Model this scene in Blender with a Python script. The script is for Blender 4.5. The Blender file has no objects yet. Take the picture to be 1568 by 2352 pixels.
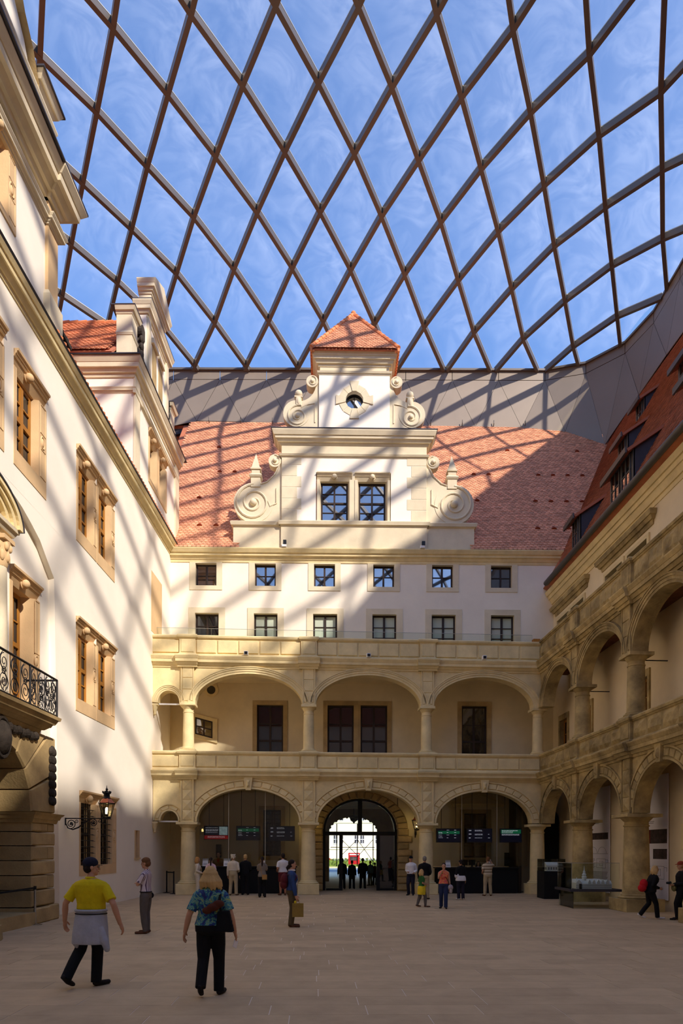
import bpy, bmesh, math, random
from mathutils import Vector, Matrix
random.seed(11)
SC = bpy.context.scene
COL = SC.collection
PI = math.pi
# ------------------------------------------------------------------ camera
cd = bpy.data.cameras.new('camera'); cam = bpy.data.objects.new('camera', cd); COL.objects.link(cam)
cd.sensor_fit = 'HORIZONTAL'; cd.sensor_width = 24; cd.lens = 24; cd.shift_y = 777.5/1568
cd.clip_end = 2000
cam.location = (0, 0, 1.9); cam.rotation_euler = (PI/2, math.radians(-.15), 0)
SC.camera = cam
# ------------------------------------------------------------------ sky, sun, exposure
w = bpy.data.worlds.new('sky'); SC.world = w; w.use_nodes = True
nt = w.node_tree; nt.nodes.clear()
SUN_DIR = Vector((-1, 1.15, -1.1)).normalized()
sky = nt.nodes.new('ShaderNodeTexSky'); sky.sky_type = 'NISHITA'; sky.sun_disc = False
sky.sun_elevation = math.asin(-SUN_DIR.z); sky.sun_rotation = math.atan2(-SUN_DIR.x, -SUN_DIR.y)
sky.air_density = 1.0; sky.dust_density = .3; sky.ozone_density = 6.0; sky.altitude = 100
bg = nt.nodes.new('ShaderNodeBackground'); bg.inputs[1].default_value = .103
ou = nt.nodes.new('ShaderNodeOutputWorld')
nt.links.new(sky.outputs[0], bg.inputs[0]); nt.links.new(bg.outputs[0], ou.inputs[0])
sd = bpy.data.lights.new('sun', 'SUN'); sd.energy = 2.15; sd.angle = math.radians(1.1); sd.color = (1, .9, .74)
sun = bpy.data.objects.new('sun', sd); COL.objects.link(sun)
sun.rotation_euler = SUN_DIR.to_track_quat('-Z', 'Y').to_euler()
sun.location = (30, -30, 60)
vs = SC.view_settings
SC.display_settings.display_device = 'sRGB'
vs.view_transform = 'Standard'; vs.look = 'None'; vs.gamma = 1; vs.exposure = 1.72; vs.use_curve_mapping = False
try:
    SC.cycles.max_bounces = 12; SC.cycles.diffuse_bounces = 9; SC.cycles.transparent_max_bounces = 12
    SC.cycles.caustics_reflective = False; SC.cycles.caustics_refractive = False
    SC.cycles.sample_clamp_indirect = 6; SC.cycles.use_denoising = True
except Exception:
    pass

# ------------------------------------------------------------------ materials
def srgb(r, g, b):
    f = lambda c: (c/255/12.92 if c/255 <= .04045 else ((c/255+.055)/1.055)**2.4)
    return (f(r), f(g), f(b), 1)
M = {}
def mat(name, col, rough=.8, var=.12, scale=1.5, bump=0., bscale=20., metal=0., spec=.3, island=0., objr=0., col2=None, streak=False, emit=None, estr=1.):
    m = bpy.data.materials.new(name); m.use_nodes = True; n = m.node_tree; L = n.links
    b = n.nodes['Principled BSDF']
    b.inputs['Roughness'].default_value = rough; b.inputs['Metallic'].default_value = metal
    b.inputs['Specular IOR Level'].default_value = spec
    geo = n.nodes.new('ShaderNodeNewGeometry')
    cur = None
    if var > 0 or col2:
        mp = n.nodes.new('ShaderNodeMapping')
        mp.inputs['Scale'].default_value = (1, 1, .22) if streak else (1, 1, 1)
        L.new(geo.outputs['Position'], mp.inputs[0])
        nz = n.nodes.new('ShaderNodeTexNoise'); nz.inputs['Scale'].default_value = scale; nz.inputs['Detail'].default_value = 6
        nz.inputs['Roughness'].default_value = .62
        L.new(mp.outputs[0], nz.inputs['Vector'])
        mr = n.nodes.new('ShaderNodeMapRange'); mr.inputs[1].default_value = .3; mr.inputs[2].default_value = .7
        L.new(nz.outputs['Fac'], mr.inputs[0])
        mx = n.nodes.new('ShaderNodeMix'); mx.data_type = 'RGBA'
        L.new(mr.outputs[0], mx.inputs['Factor'])
        c2 = col2 if col2 else tuple(c*(1-var*1.6) for c in col[:3])+(1,)
        c1 = col if col2 else tuple(min(1, c*(1+var*.5)) for c in col[:3])+(1,)
        mx.inputs['A'].default_value = c2; mx.inputs['B'].default_value = c1
        cur = mx.outputs['Result']
    if island or objr:
        hv = n.nodes.new('ShaderNodeHueSaturation')
        src = geo.outputs['Random Per Island'] if island else None
        if not island:
            oi = n.nodes.new('ShaderNodeObjectInfo'); src = oi.outputs['Random']
        a = island or objr
        r2 = n.nodes.new('ShaderNodeMapRange'); r2.inputs[3].default_value = 1-a; r2.inputs[4].default_value = 1+a
        L.new(src, r2.inputs[0]); L.new(r2.outputs[0], hv.inputs['Value'])
        if cur: L.new(cur, hv.inputs['Color'])
        else: hv.inputs['Color'].default_value = col
        cur = hv.outputs[0]
    if cur: L.new(cur, b.inputs['Base Color'])
    else: b.inputs['Base Color'].default_value = col
    if bump > 0:
        nb = n.nodes.new('ShaderNodeTexNoise'); nb.inputs['Scale'].default_value = bscale; nb.inputs['Detail'].default_value = 4
        L.new(geo.outputs['Position'], nb.inputs['Vector'])
        bp = n.nodes.new('ShaderNodeBump'); bp.inputs['Strength'].default_value = bump; bp.inputs['Distance'].default_value = .02
        L.new(nb.outputs['Fac'], bp.inputs['Height']); L.new(bp.outputs[0], b.inputs['Normal'])
    if emit:
        b.inputs['Emission Color'].default_value = emit; b.inputs['Emission Strength'].default_value = estr
    M[name] = m
    return m
mat('plaster', srgb(248, 239, 220), .9, .04, .5, .15, 8)
mat('plaster_back', srgb(244, 234, 214), .9, .05, .7, .15, 8)
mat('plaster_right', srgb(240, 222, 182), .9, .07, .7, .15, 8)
mat('brick_vault', srgb(120, 76, 54), .9, .2, 5, .4, 12)
mat('plaster_inner_bounce', srgb(228, 212, 172), .9, .1, .6, .15, 8)  # yellowed to carry the warm light bounced off the sandstone
mat('stone', srgb(232, 212, 160), .85, .13, 1.6, .3, 30, objr=.05)
mat('stone_pale', srgb(226, 212, 180), .85, .09, 1.2, .2, 30, objr=.03)
mat('stone_warm', srgb(222, 188, 140), .85, .1, 1.0, .2, 30, objr=.03)
mat('stone_old', srgb(206, 182, 126), .9, .3, 1.3, .7, 14, objr=.12, col2=srgb(118, 102, 70))
mat('stone_portal', srgb(184, 158, 110), .9, .2, 1.5, .4, 20, objr=.12)
mat('stone_dark', srgb(66, 58, 50), .9, .3, 4, .8, 18)
mat('paver', srgb(192, 168, 134), .7, .1, 2.2, .12, 60, spec=.25, objr=.09)
mat('paver_field', srgb(192, 168, 134), .7, .1, 2.2, .12, 60, spec=.25, island=.09)
mat('joint', srgb(226, 214, 196), .9, .05)
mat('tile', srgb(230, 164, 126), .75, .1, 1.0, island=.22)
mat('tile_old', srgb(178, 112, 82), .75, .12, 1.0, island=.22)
mat('tile_ridge', srgb(224, 140, 92), .75, .15, 3, objr=.15)
mat('roof_plain', srgb(180, 110, 80), .8, .1, 2)
mat('slate', srgb(58, 56, 64), .6, .12, 3, spec=.4)
mat('zinc', srgb(92, 88, 84), .5, .1, 2, metal=.4)
mat('band', srgb(140, 128, 114), .55, .05, .6, metal=.25, spec=.4, objr=.05)
mat('steel', srgb(104, 96, 88), .45, .04, .6, metal=.3, spec=.45)
mat('alu', srgb(196, 192, 178), .4, .03, 1, metal=.5)
mat('chrome', srgb(180, 180, 180), .25, 0, metal=.9)
mat('wood', srgb(178, 118, 40), .5, .18, 5, streak=True, spec=.4)
mat('wood_dark', srgb(52, 38, 28), .5, .15, 5, streak=True)
mat('iron', srgb(30, 28, 30), .5, .1, 8, metal=.3)
mat('black', srgb(12, 11, 12), .45, 0, spec=.4)
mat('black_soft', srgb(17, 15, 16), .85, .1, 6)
mat('copper', srgb(196, 112, 80), .35, .1, 8, metal=.5)
mat('white', srgb(238, 236, 232), .6, .02, 3)
mat('banner', srgb(238, 235, 242), .7, .02, 1)
mat('red', srgb(170, 22, 24), .5, .03, 3)
mat('belt', srgb(20, 20, 22), .8, 0)
mat('screen', srgb(10, 10, 16), .25, 0, spec=.4)
mat('screen_green', srgb(12, 60, 40), .3, 0, emit=srgb(20, 110, 72), estr=.1)
mat('screen_red', srgb(110, 10, 14), .3, 0, emit=srgb(150, 14, 18), estr=.12)
mat('screen_blue', srgb(8, 9, 18), .3, 0, emit=srgb(16, 20, 44), estr=.05)
mat('screen_text', srgb(200, 205, 215), .4, 0, emit=srgb(210, 215, 225), estr=.08)
mat('screen_photo', srgb(150, 170, 175), .4, 0, emit=srgb(160, 185, 190), estr=.1, col2=srgb(70, 90, 95), scale=9)
mat('ink', srgb(110, 110, 118), .7, 0)
mat('picture_dark', srgb(40, 32, 32), .6, 0, scale=6, col2=srgb(90, 74, 70))
mat('lamp_glow', srgb(255, 220, 120), .5, 0, emit=(1, .72, .25, 1), estr=9)
mat('grass', srgb(120, 140, 60), .9, .3, 3, island=.3)
mat('asphalt', srgb(150, 158, 172), .9, .08, 1)
mat('facade', srgb(240, 226, 190), .9, .03, .3)
mat('model_white', srgb(222, 224, 224), .6, .02, 5)
mat('clay_vent', srgb(150, 76, 50), .8, .1, 4)

def glass_mat(name, tint, refl, rough=.02, ior=1.5, trans=True, base=(.012, .013, .016, 1)):
    m = bpy.data.materials.new(name); m.use_nodes = True; n = m.node_tree; n.nodes.clear(); L = n.links
    o = n.nodes.new('ShaderNodeOutputMaterial'); mx = n.nodes.new('ShaderNodeMixShader')
    if trans:
        a = n.nodes.new('ShaderNodeBsdfTransparent'); a.inputs[0].default_value = tint
    else:
        a = n.nodes.new('ShaderNodeBsdfDiffuse'); a.inputs[0].default_value = base
    g = n.nodes.new('ShaderNodeBsdfGlossy'); g.inputs['Roughness'].default_value = rough
    fr = n.nodes.new('ShaderNodeLayerWeight'); fr.inputs[0].default_value = .12
    mr = n.nodes.new('ShaderNodeMapRange'); mr.inputs[3].default_value = refl; mr.inputs[4].default_value = .95
    L.new(fr.outputs['Fresnel'], mr.inputs[0]); L.new(mr.outputs[0], mx.inputs[0])
    L.new(a.outputs[0], mx.inputs[1]); L.new(g.outputs[0], mx.inputs[2]); L.new(mx.outputs[0], o.inputs[0])
    M[name] = m
glass_mat('pane_mirror', None, .34, trans=False)
glass_mat('pane_dark', None, .1, trans=False)
glass_mat('pane_milky', None, .12, trans=False, base=srgb(196, 206, 186))
glass_mat('glass_clear', (.93, .96, .94, 1), .02)
glass_mat('glass_shop', (.8, .8, .78, 1), .03)
glass_mat('glass_rail', (.94, .97, .95, 1), .015)

# inflated foil of the roof cushions: clear film with a faint milky crease pattern
m = bpy.data.materials.new('foil'); m.use_nodes = True; n = m.node_tree; n.nodes.clear(); L = n.links
o = n.nodes.new('ShaderNodeOutputMaterial'); mx = n.nodes.new('ShaderNodeMixShader')
tr = n.nodes.new('ShaderNodeBsdfTransparent'); tr.inputs[0].default_value = (.9, .89, .96, 1)
tl = n.nodes.new('ShaderNodeBsdfTranslucent'); tl.inputs[0].default_value = (.95, .95, .95, 1)
geo = n.nodes.new('ShaderNodeNewGeometry')
nz = n.nodes.new('ShaderNodeTexNoise'); nz.inputs['Scale'].default_value = .42; nz.inputs['Detail'].default_value = 5
nz.inputs['Distortion'].default_value = 2.6; nz.inputs['Roughness'].default_value = .6
L.new(geo.outputs['Position'], nz.inputs['Vector'])
mr = n.nodes.new('ShaderNodeMapRange'); mr.inputs[1].default_value = .38; mr.inputs[2].default_value = .78
mr.inputs[3].default_value = .05; mr.inputs[4].default_value = .155
L.new(nz.outputs['Fac'], mr.inputs[0]); L.new(mr.outputs[0], mx.inputs[0])
L.new(tr.outputs[0], mx.inputs[1]); L.new(tl.outputs[0], mx.inputs[2]); L.new(mx.outputs[0], o.inputs[0])
M['foil'] = m

# ------------------------------------------------------------------ building helpers
class Fr:
    """a wall's own frame: u along the wall, n out of it, z up"""
    def __init__(s, O, U, N):
        s.O = Vector(O); s.U = Vector(U).normalized(); s.N = Vector(N).normalized(); s.Z = Vector((0, 0, 1))
    def p(s, u, n, z): return s.O + s.U*u + s.N*n + s.Z*z
WORLD = Fr((0, 0, 0), (1, 0, 0), (0, 1, 0))
FG = Fr((-8.15, 29.15, 0), (1, .057, 0), (.057, -1, 0))       # gallery front, back of the court
FB = Fr((-8.05, 32.0, 0), (1, .015, 0), (.015, -1, 0))        # back wall
FL = Fr((-8.468, 0, 0), (.0134, 1, 0), (1, -.0134, 0))        # left wall
FR = Fr((8.75, 30.1, 0), (.05, -1, 0), (-1, -.05, 0))         # right gallery front
FW = Fr((10.0, 32.0, 0), (.045, -1, 0), (-1, -.045, 0))       # right wall behind the gallery
class MB:
    def __init__(s, fr=WORLD): s.f = fr; s.v = []; s.q = []
    def pts(s, pl, faces):
        b = len(s.v); s.v += [s.f.p(*p) for p in pl]; s.q += [tuple(i+b for i in f) for f in faces]; return s
    def hexa(s, p):
        return s.pts(p, [(0,1,2,3),(4,7,6,5),(0,4,5,1),(1,5,6,2),(2,6,7,3),(3,7,4,0)])
    def box(s, u0, u1, n0, n1, z0, z1):
        return s.hexa([(u0,n0,z0),(u1,n0,z0),(u1,n1,z0),(u0,n1,z0),(u0,n0,z1),(u1,n0,z1),(u1,n1,z1),(u0,n1,z1)])
    def prism(s, poly, n0, n1):
        k = len(poly); P = [(u,n0,z) for u,z in poly]+[(u,n1,z) for u,z in poly]
        return s.pts(P, [tuple(range(k)), tuple(range(2*k-1,k-1,-1))]+[(i,(i+1)%k,k+(i+1)%k,k+i) for i in range(k)])
    def chamf(s, u0, u1, n0, n1, z0, z1, c=.02):
        """block whose front edges are bevelled"""
        return s.pts([(u0,n0,z0),(u1,n0,z0),(u1,n0,z1),(u0,n0,z1),(u0,n1-c,z0),(u1,n1-c,z0),(u1,n1-c,z1),(u0,n1-c,z1),
                      (u0+c,n1,z0+c),(u1-c,n1,z0+c),(u1-c,n1,z1-c),(u0+c,n1,z1-c)],
            [(0,1,2,3),(0,4,5,1),(1,5,6,2),(2,6,7,3),(3,7,4,0),(4,8,9,5),(5,9,10,6),(6,10,11,7),(7,11,8,4),(8,11,10,9)])
    def sweep(s, prof, u0, u1, d0=0., d1=0.):
        """profile [(n,z)] run along u; d0/d1 mitre the ends outwards by d*n"""
        k = len(prof); P = [(u0-d0*n,n,z) for n,z in prof]+[(u1+d1*n,n,z) for n,z in prof]
        return s.pts(P, [tuple(range(k)), tuple(range(2*k-1,k-1,-1))]+[(i,(i+1)%k,k+(i+1)%k,k+i) for i in range(k)])
    def lathe(s, u, n, prof, seg=20, a0=0., a1=2*PI):
        full = abs(a1-a0-2*PI) < 1e-6; c = seg if full else seg+1; b = []
        for r, z in prof:
            for i in range(c):
                a = a0+(a1-a0)*i/seg; b.append((u+r*math.cos(a), n+r*math.sin(a), z))
        F = []
        for j in range(len(prof)-1):
            for i in range(seg):
                F.append((j*c+i, j*c+(i+1)%c, (j+1)*c+(i+1)%c, (j+1)*c+i))
        F.append(tuple(range(c))); F.append(tuple((len(prof)-1)*c+i for i in range(c)))
        return s.pts(b, F)
    def tube(s, P, r, seg=6, closed=False):
        W = [s.f.p(*p) for p in P]; b0 = len(s.v); k = len(W); up = None
        for i, p in enumerate(W):
            if closed: t = W[(i+1)%k]-W[i-1]
            else: t = W[min(i+1,k-1)]-W[max(i-1,0)]
            t = t.normalized() if t.length > 1e-9 else Vector((0,0,1))
            if up is None: up = Vector((0,0,1)) if abs(t.z) < .9 else Vector((1,0,0))
            x = t.cross(up).normalized(); y = x.cross(t).normalized(); up = y
            rr = r[i] if isinstance(r, (list, tuple)) else r
            for j in range(seg):
                a = 2*PI*j/seg; s.v.append(p+x*rr*math.cos(a)+y*rr*math.sin(a))
        for i in range(k if closed else k-1):
            for j in range(seg):
                A = b0+i*seg; B = b0+((i+1)%k)*seg
                s.q.append((A+j, A+(j+1)%seg, B+(j+1)%seg, B+j))
        if not closed:
            s.q.append(tuple(b0+j for j in range(seg))); s.q.append(tuple(b0+(k-1)*seg+j for j in range(seg)))
        return s
    def ball(s, u, n, z, ru, rn=None, rz=None, seg=12, rings=8):
        rn = rn or ru; rz = rz or ru
        P = [(u,n,z+rz)]
        for j in range(1, rings):
            t = PI*j/rings
            P += [(u+ru*math.sin(t)*math.cos(2*PI*i/seg), n+rn*math.sin(t)*math.sin(2*PI*i/seg), z+rz*math.cos(t)) for i in range(seg)]
        P.append((u,n,z-rz)); F = [(0,1+(i+1)%seg,1+i) for i in range(seg)]
        for j in range(rings-2):
            for i in range(seg):
                a = 1+j*seg; F.append((a+i,a+(i+1)%seg,a+seg+(i+1)%seg,a+seg+i))
        a = 1+(rings-2)*seg; F += [(a+i,a+(i+1)%seg,len(P)-1) for i in range(seg)]
        return s.pts(P, F)
    def arcband(s, uc, zc, a0, b0, a1, b1, n0, n1, t0=0., t1=PI, seg=28):
        """part of an elliptic ring in the wall's plane with depth n0..n1"""
        for i in range(seg):
            p = t0+(t1-t0)*i/seg; q = t0+(t1-t0)*(i+1)/seg
            P = [(uc+a0*math.cos(p),zc+b0*math.sin(p)),(uc+a0*math.cos(q),zc+b0*math.sin(q)),(uc+a1*math.cos(q),zc+b1*math.sin(q)),(uc+a1*math.cos(p),zc+b1*math.sin(p))]
            s.prism(P, n0, n1)
        return s
    def build(s, name, m, parent=None, smooth=False, loc=None, fix=True):
        return link_mesh(name, s.v, s.q, m, parent, smooth, loc, fix)
def link_mesh(name, V, Q, m, parent=None, smooth=False, loc=None, fix=True):
    if parent is not None: base = WPOS[parent.name]
    elif loc is not None: base = Vector(loc)
    else:
        mn = [min(v[i] for v in V) for i in range(3)]; mx_ = [max(v[i] for v in V) for i in range(3)]
        base = Vector(((mn[0]+mx_[0])/2, (mn[1]+mx_[1])/2, mn[2]))
    me = bpy.data.meshes.new(name)
    me.from_pydata([tuple(Vector(v)-base) for v in V], [], Q)
    if fix:
        bm = bmesh.new(); bm.from_mesh(me); bmesh.ops.recalc_face_normals(bm, faces=bm.faces); bm.to_mesh(me); bm.free()
    if m: me.materials.append(M[m] if isinstance(m, str) else m)
    if smooth:
        me.polygons.foreach_set('use_smooth', [True]*len(me.polygons))
        if smooth != 'all':
            try: me.set_sharp_from_angle(angle=math.radians(38))
            except Exception: pass
    ob = bpy.data.objects.new(name, me); COL.objects.link(ob)
    if parent is not None: ob.parent = parent
    else: ob.location = base
    WPOS[ob.name] = base
    return ob
WPOS = {}
def empty(name, loc, label=None, cat=None, group=None, kind=None):
    o = bpy.data.objects.new(name, None); COL.objects.link(o); o.location = loc; o.empty_display_size = .2
    WPOS[o.name] = Vector(loc)
    return tag(o, label, cat, group, kind)
def tag(o, label=None, cat=None, group=None, kind=None):
    if label: o['label'] = label
    if cat: o['category'] = cat
    if group: o['group'] = group
    if kind: o['kind'] = kind
    return o
def wall_rects(mb, u0, u1, z0, z1, n0, n1, holes):
    us = sorted({u0, u1}|{min(max(h[i],u0),u1) for h in holes for i in (0,1)})
    zs_ = sorted({z0, z1}|{min(max(h[i],z0),z1) for h in holes for i in (2,3)})
    for i in range(len(us)-1):
        run = None
        for j in range(len(zs_)-1):
            cu, cz = (us[i]+us[i+1])/2, (zs_[j]+zs_[j+1])/2
            solid = not any(h[0] < cu < h[1] and h[2] < cz < h[3] for h in holes)
            if solid:
                run = (run[0] if run else zs_[j], zs_[j+1])
            if run and (not solid or j == len(zs_)-2):
                mb.box(us[i], us[i+1], n0, n1, *run); run = None
    return mb
# ------------------------------------------------------------------ floor of long sandstone pavers
flo = empty('floor', (0, 15, 0), 'pale brown sandstone courtyard paving in long staggered courses', 'floor', kind='structure')
MB().box(-20, 24, -20, 60, -.4, -.004).build('bedding', 'joint', flo)
rows = []; y = 6.9
rng = random.Random(3)
tgt = MB(); nsingle = 0
k = 0
while y < 33.4:
    dpt = .5; x = -9.6-rng.random()*1.3
    while x < 11.6:
        ln = rng.choice((.95, 1.15, 1.35, 1.6))
        yy = y+.02*x; a, b = x+.006, x+ln-.006; j = .0025
        skew = -.04
        P = [(a, yy+j, -.03), (b, yy+.02*ln+j, -.03), (b+skew*dpt, yy+.02*ln+dpt-j, -.03), (a+skew*dpt, yy+dpt-j, -.03)]
        P = [(p[0], p[1], -.05) for p in P]+[(p[0], p[1], 0) for p in P]
        vis = abs((x+ln/2)/max(yy, 1)) < .56
        if nsingle < 296 and vis:
            MB().hexa(P).build('paver', 'paver', flo, fix=False); nsingle += 1
        else:
            tgt.hexa(P)
        x += ln
    y += dpt; k += 1
tag(tgt.build('paver_field', 'paver_field', flo, fix=False), kind='stuff')
MB().box(-9.6, 11.6, -14, 6.7, -.05, -.002).build('paving_slab', 'paver_field', flo, fix=False)

# ------------------------------------------------------------------ roof: diamond net of steel with inflated foil cushions
XL, XR, YS, YN, RC = -17.5, 16.7, -16.5, 41.2, 4.5
ZB = 30.9
def sdf(x, y):
    cx, cy = (XL+XR)/2, (YS+YN)/2; hx, hy = (XR-XL)/2, (YN-YS)/2
    qx = abs(x-cx)-hx+RC; qy = abs(y-cy)-hy+RC
    return RC-math.hypot(max(qx, 0), max(qy, 0))-min(max(qx, qy), 0)
def zdome(x, y): return ZB+1.8*(1-math.exp(-max(sdf(x, y), 0)/4))
ND = {0: (3, [(-8.88,40.95),(-5.8,40.99),(-2.69,41.05),(.24,41.2),(3.18,41.3),(6.19,41.35),(9.06,41.45),(11.97,41.5),(14.37,41.19)]),
 1: (3, [(-7.24,38.58),(-4.18,38.48),(-1.11,38.49),(1.79,38.63),(4.62,38.79),(7.5,39.1),(10.42,39.46),(13.43,39.81)]),
 2: (0, [(-15.07,36.68),(-12.0,36.36),(-8.74,35.85),(-5.69,35.6),(-2.64,35.53),(.4,35.63),(3.24,35.86),(6.11,36.19),(9.06,36.66),(12.14,37.33),(15.13,37.68)]),
 3: (0, [(-13.49,33.91),(-10.37,33.48),(-7.2,32.91),(-4.12,32.67),(-1.1,32.64),(1.85,32.84),(4.74,33.12),(7.63,33.59),(10.6,34.26),(13.73,34.88)]),
 4: (0, [(-11.84,31.04),(-8.76,30.51),(-5.63,30.12),(-2.56,29.91),(.49,29.99),(3.34,30.28),(6.19,30.64),(9.19,31.25),(12.27,31.96),(15.37,32.85)]),
 5: (0, [(-10.18,28.18),(-7.11,27.64),(-4.04,27.36),(-1.0,27.28),(1.95,27.42),(4.8,27.75),(7.74,28.24),(10.83,28.94),(13.96,29.9)]),
 6: (-1, [(-11.61,26.13),(-8.56,25.36),(-5.59,25.02),(-2.47,24.79),(.54,24.82),(3.41,25.01),(6.31,25.43),(9.39,26.1),(12.58,27.08)])}
NODE = {}
for kk, (j0, lst) in ND.items():
    for i, p in enumerate(lst): NODE[(kk, j0+i)] = p
def node(k, j):
    if (k, j) in NODE: return NODE[(k, j)]
    if k <= 6:
        js = sorted(b for a, b in NODE if a == k)
        if k in ND and js:
            if j > js[-1]: p, q, d = NODE[(k, js[-1])], NODE[(k, js[-2])], j-js[-1]
            else: p, q, d = NODE[(k, js[0])], NODE[(k, js[1])], js[0]-j
            return (p[0]+(p[0]-q[0])*d, p[1]+(p[1]-q[1])*d)
        p = node(0, j); q = node(1, j)
        return (2*p[0]-q[0], 2*p[1]-q[1])
    x, y = node(6, j+(k-6)//2)
    ycen = 24.8; s_ = max(-1., 1-(k-6)/7)
    return (x+(k-6) % 2*1.5, ycen-2.86*(k-6)+(y-ycen)*s_)
def inside(p): return sdf(*p) >= -1e-6
def clipseg(a, b):
    if not inside(a) and not inside(b): return None
    if inside(a) and inside(b): return a, b
    sw = not inside(a)
    if sw: a, b = b, a
    lo, hi = 0., 1.
    for _ in range(30):
        mid = (lo+hi)/2
        if inside((a[0]+(b[0]-a[0])*mid, a[1]+(b[1]-a[1])*mid)): lo = mid
        else: hi = mid
    c = (a[0]+(b[0]-a[0])*lo, a[1]+(b[1]-a[1])*lo)
    return (c, a) if sw else (a, c)
roof = empty('ceiling', (0, 15, ZB), 'shallow glazed dome of diamond steel net with foil cushions over the court', 'roof', kind='structure')
def d3(p): return Vector((p[0], p[1], zdome(*p)))
def beam(P, wd, dp, name, m, dz0=0.):
    V = []; Q = []; k = len(P)
    for i, p in enumerate(P):
        t = (P[min(i+1, k-1)]-P[max(i-1, 0)]).normalized(); s = t.cross(Vector((0, 0, 1))).normalized(); u = s.cross(t).normalized()
        for a, b in ((-.5, -.5), (.5, -.5), (.5, .5), (-.5, .5)): V.append(p+s*wd*a+u*(dp*b+dz0))
    for i in range(k-1):
        for j in range(4): Q.append((i*4+j, i*4+(j+1) % 4, i*4+4+(j+1) % 4, i*4+4+j))
    Q += [(0, 1, 2, 3), tuple(4*(k-1)+j for j in (3, 2, 1, 0))]
    return link_mesh(name, V, Q, m, roof)
KM, JM = 22, 30
def run_line(cells):
    cur = []
    for a, b in zip(cells, cells[1:]):
        sg = clipseg(node(*a), node(*b))
        if sg is None:
            continue
        if not cur: cur = [sg[0]]
        cur.append(sg[1])
    if len(cur) > 1 and sum((Vector(a)-Vector(b)).length for a, b in zip(cur, cur[1:])) > .5:
        P = [d3(p) for p in cur]
        beam(P, .19, .28, 'rib', 'steel'); beam(P, .21, .04, 'clamp_rail', 'alu', .155)
# "\" lines: (k,j)->(k-1,j+1 adj) ; "/" lines keep j   (index shift of one row at 6 is already in ND)
for c in range(-16, 34):
    run_line([(k, j) for k in range(-1, KM) for j in [c] ])
    run_line([(k, c-k) for k in range(-1, KM)])
def clip_poly(P):
    out = []
    k = len(P)
    for i in range(k):
        a, b = P[i], P[(i+1) % k]
        ia, ib = inside(a), inside(b)
        if ia: out.append(a)
        if ia != ib:
            sg = clipseg(a, b); out.append(sg[1] if ia else sg[0])
    return out
def pane(P):
    k = len(P)
    c = (sum(p[0] for p in P)/k, sum(p[1] for p in P)/k)
    V = [d3(c)+Vector((0, 0, .55))]; Q = []
    R = 3
    for r in range(1, R+1):
        f = r/R
        for i in range(k):
            for h in (0, .5):
                q = (P[i][0]*(1-h)+P[(i+1) % k][0]*h, P[i][1]*(1-h)+P[(i+1) % k][1]*h)
                e = d3((c[0]+(q[0]-c[0])*f, c[1]+(q[1]-c[1])*f)); V.append(e+Vector((0, 0, .42*(1-f**2)+.13)))
    n_ = 2*k
    for i in range(n_): Q.append((0, 1+i, 1+(i+1) % n_))
    for r in range(R-1):
        for i in range(n_): Q.append((1+r*n_+i, 1+(r+1)*n_+i, 1+(r+1)*n_+(i+1) % n_, 1+r*n_+(i+1) % n_))
    link_mesh('foil_cushion', V, Q, 'foil', roof, smooth='all', fix=False)
for k in range(0, KM):
    for j in range(-16, 34):
        q = [node(k+1, j), node(k, j+1), node(k-1, j+1), node(k, j)]
        P = clip_poly(q)
        if len(P) >= 3:
            A = abs(sum(P[i][0]*P[(i+1) % len(P)][1]-P[(i+1) % len(P)][0]*P[i][1] for i in range(len(P))))/2
            if A > .25: pane(P)

# panelled grey fascia under the net
def outline(t_in=0.):
    P = []; r = RC
    for cx, cy, a0 in ((XR-r, YN-r, PI/2), (XR-r, YS+r, 0), (XL+r, YS+r, -PI/2), (XL+r, YN-r, -PI)):
        pass
    segs = []
    def arc(cx, cy, a0, a1, n_=3):
        return [(cx+r*math.cos(a0+(a1-a0)*i/n_), cy+r*math.sin(a0+(a1-a0)*i/n_)) for i in range(n_+1)]
    def line(a, b, step=2.95):
        n_ = max(1, round((Vector(a)-Vector(b)).length/step)); return [(a[0]+(b[0]-a[0])*i/n_, a[1]+(b[1]-a[1])*i/n_) for i in range(1, n_)]
    c1 = arc(XR-r, YN-r, PI/2, 0); c2 = arc(XR-r, YS+r, 0, -PI/2); c3 = arc(XL+r, YS+r, -PI/2, -PI); c4 = arc(XL+r, YN-r, PI, PI/2)
    for a, b in ((c1, c2), (c2, c3), (c3, c4), (c4, c1)):
        P += a; P += line(a[-1], b[0])
    return P
OUT = outline()
def zlow(x, y):
    if x < -9 or y < 10: return 27.2 if x < 0 else 26.6
    zb = 15.97+(y-31.72-.015*(x+8))*11.8/9.5; zr = 14.3+(x-9.5-.04*(32-y))*12.6/7.0
    return min(27.8, max(zb, zr)+.05)
fas = empty('trim_1', (0, 41.2, 27.7), 'grey metal fascia of triangular panels running round the foot of the dome', 'fascia', kind='structure')
nO = len(OUT)
def mid(a, b): return ((a[0]+b[0])/2, (a[1]+b[1])/2)
cen = Vector(((XL+XR)/2, (YS+YN)/2))
def shrink(pts3, g=.018):
    c = sum(pts3, Vector())/len(pts3); return [p+(c-p).normalized()*g for p in pts3]
def panel(pts3, inw):
    A = shrink(pts3); B = [p-inw*.05 for p in A]; k = len(A)
    link_mesh('panel', A+B, [tuple(range(k)), tuple(range(2*k-1, k-1, -1))]+[(i, (i+1) % k, k+(i+1) % k, k+i) for i in range(k)], 'band', fas)
bk = []
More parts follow.
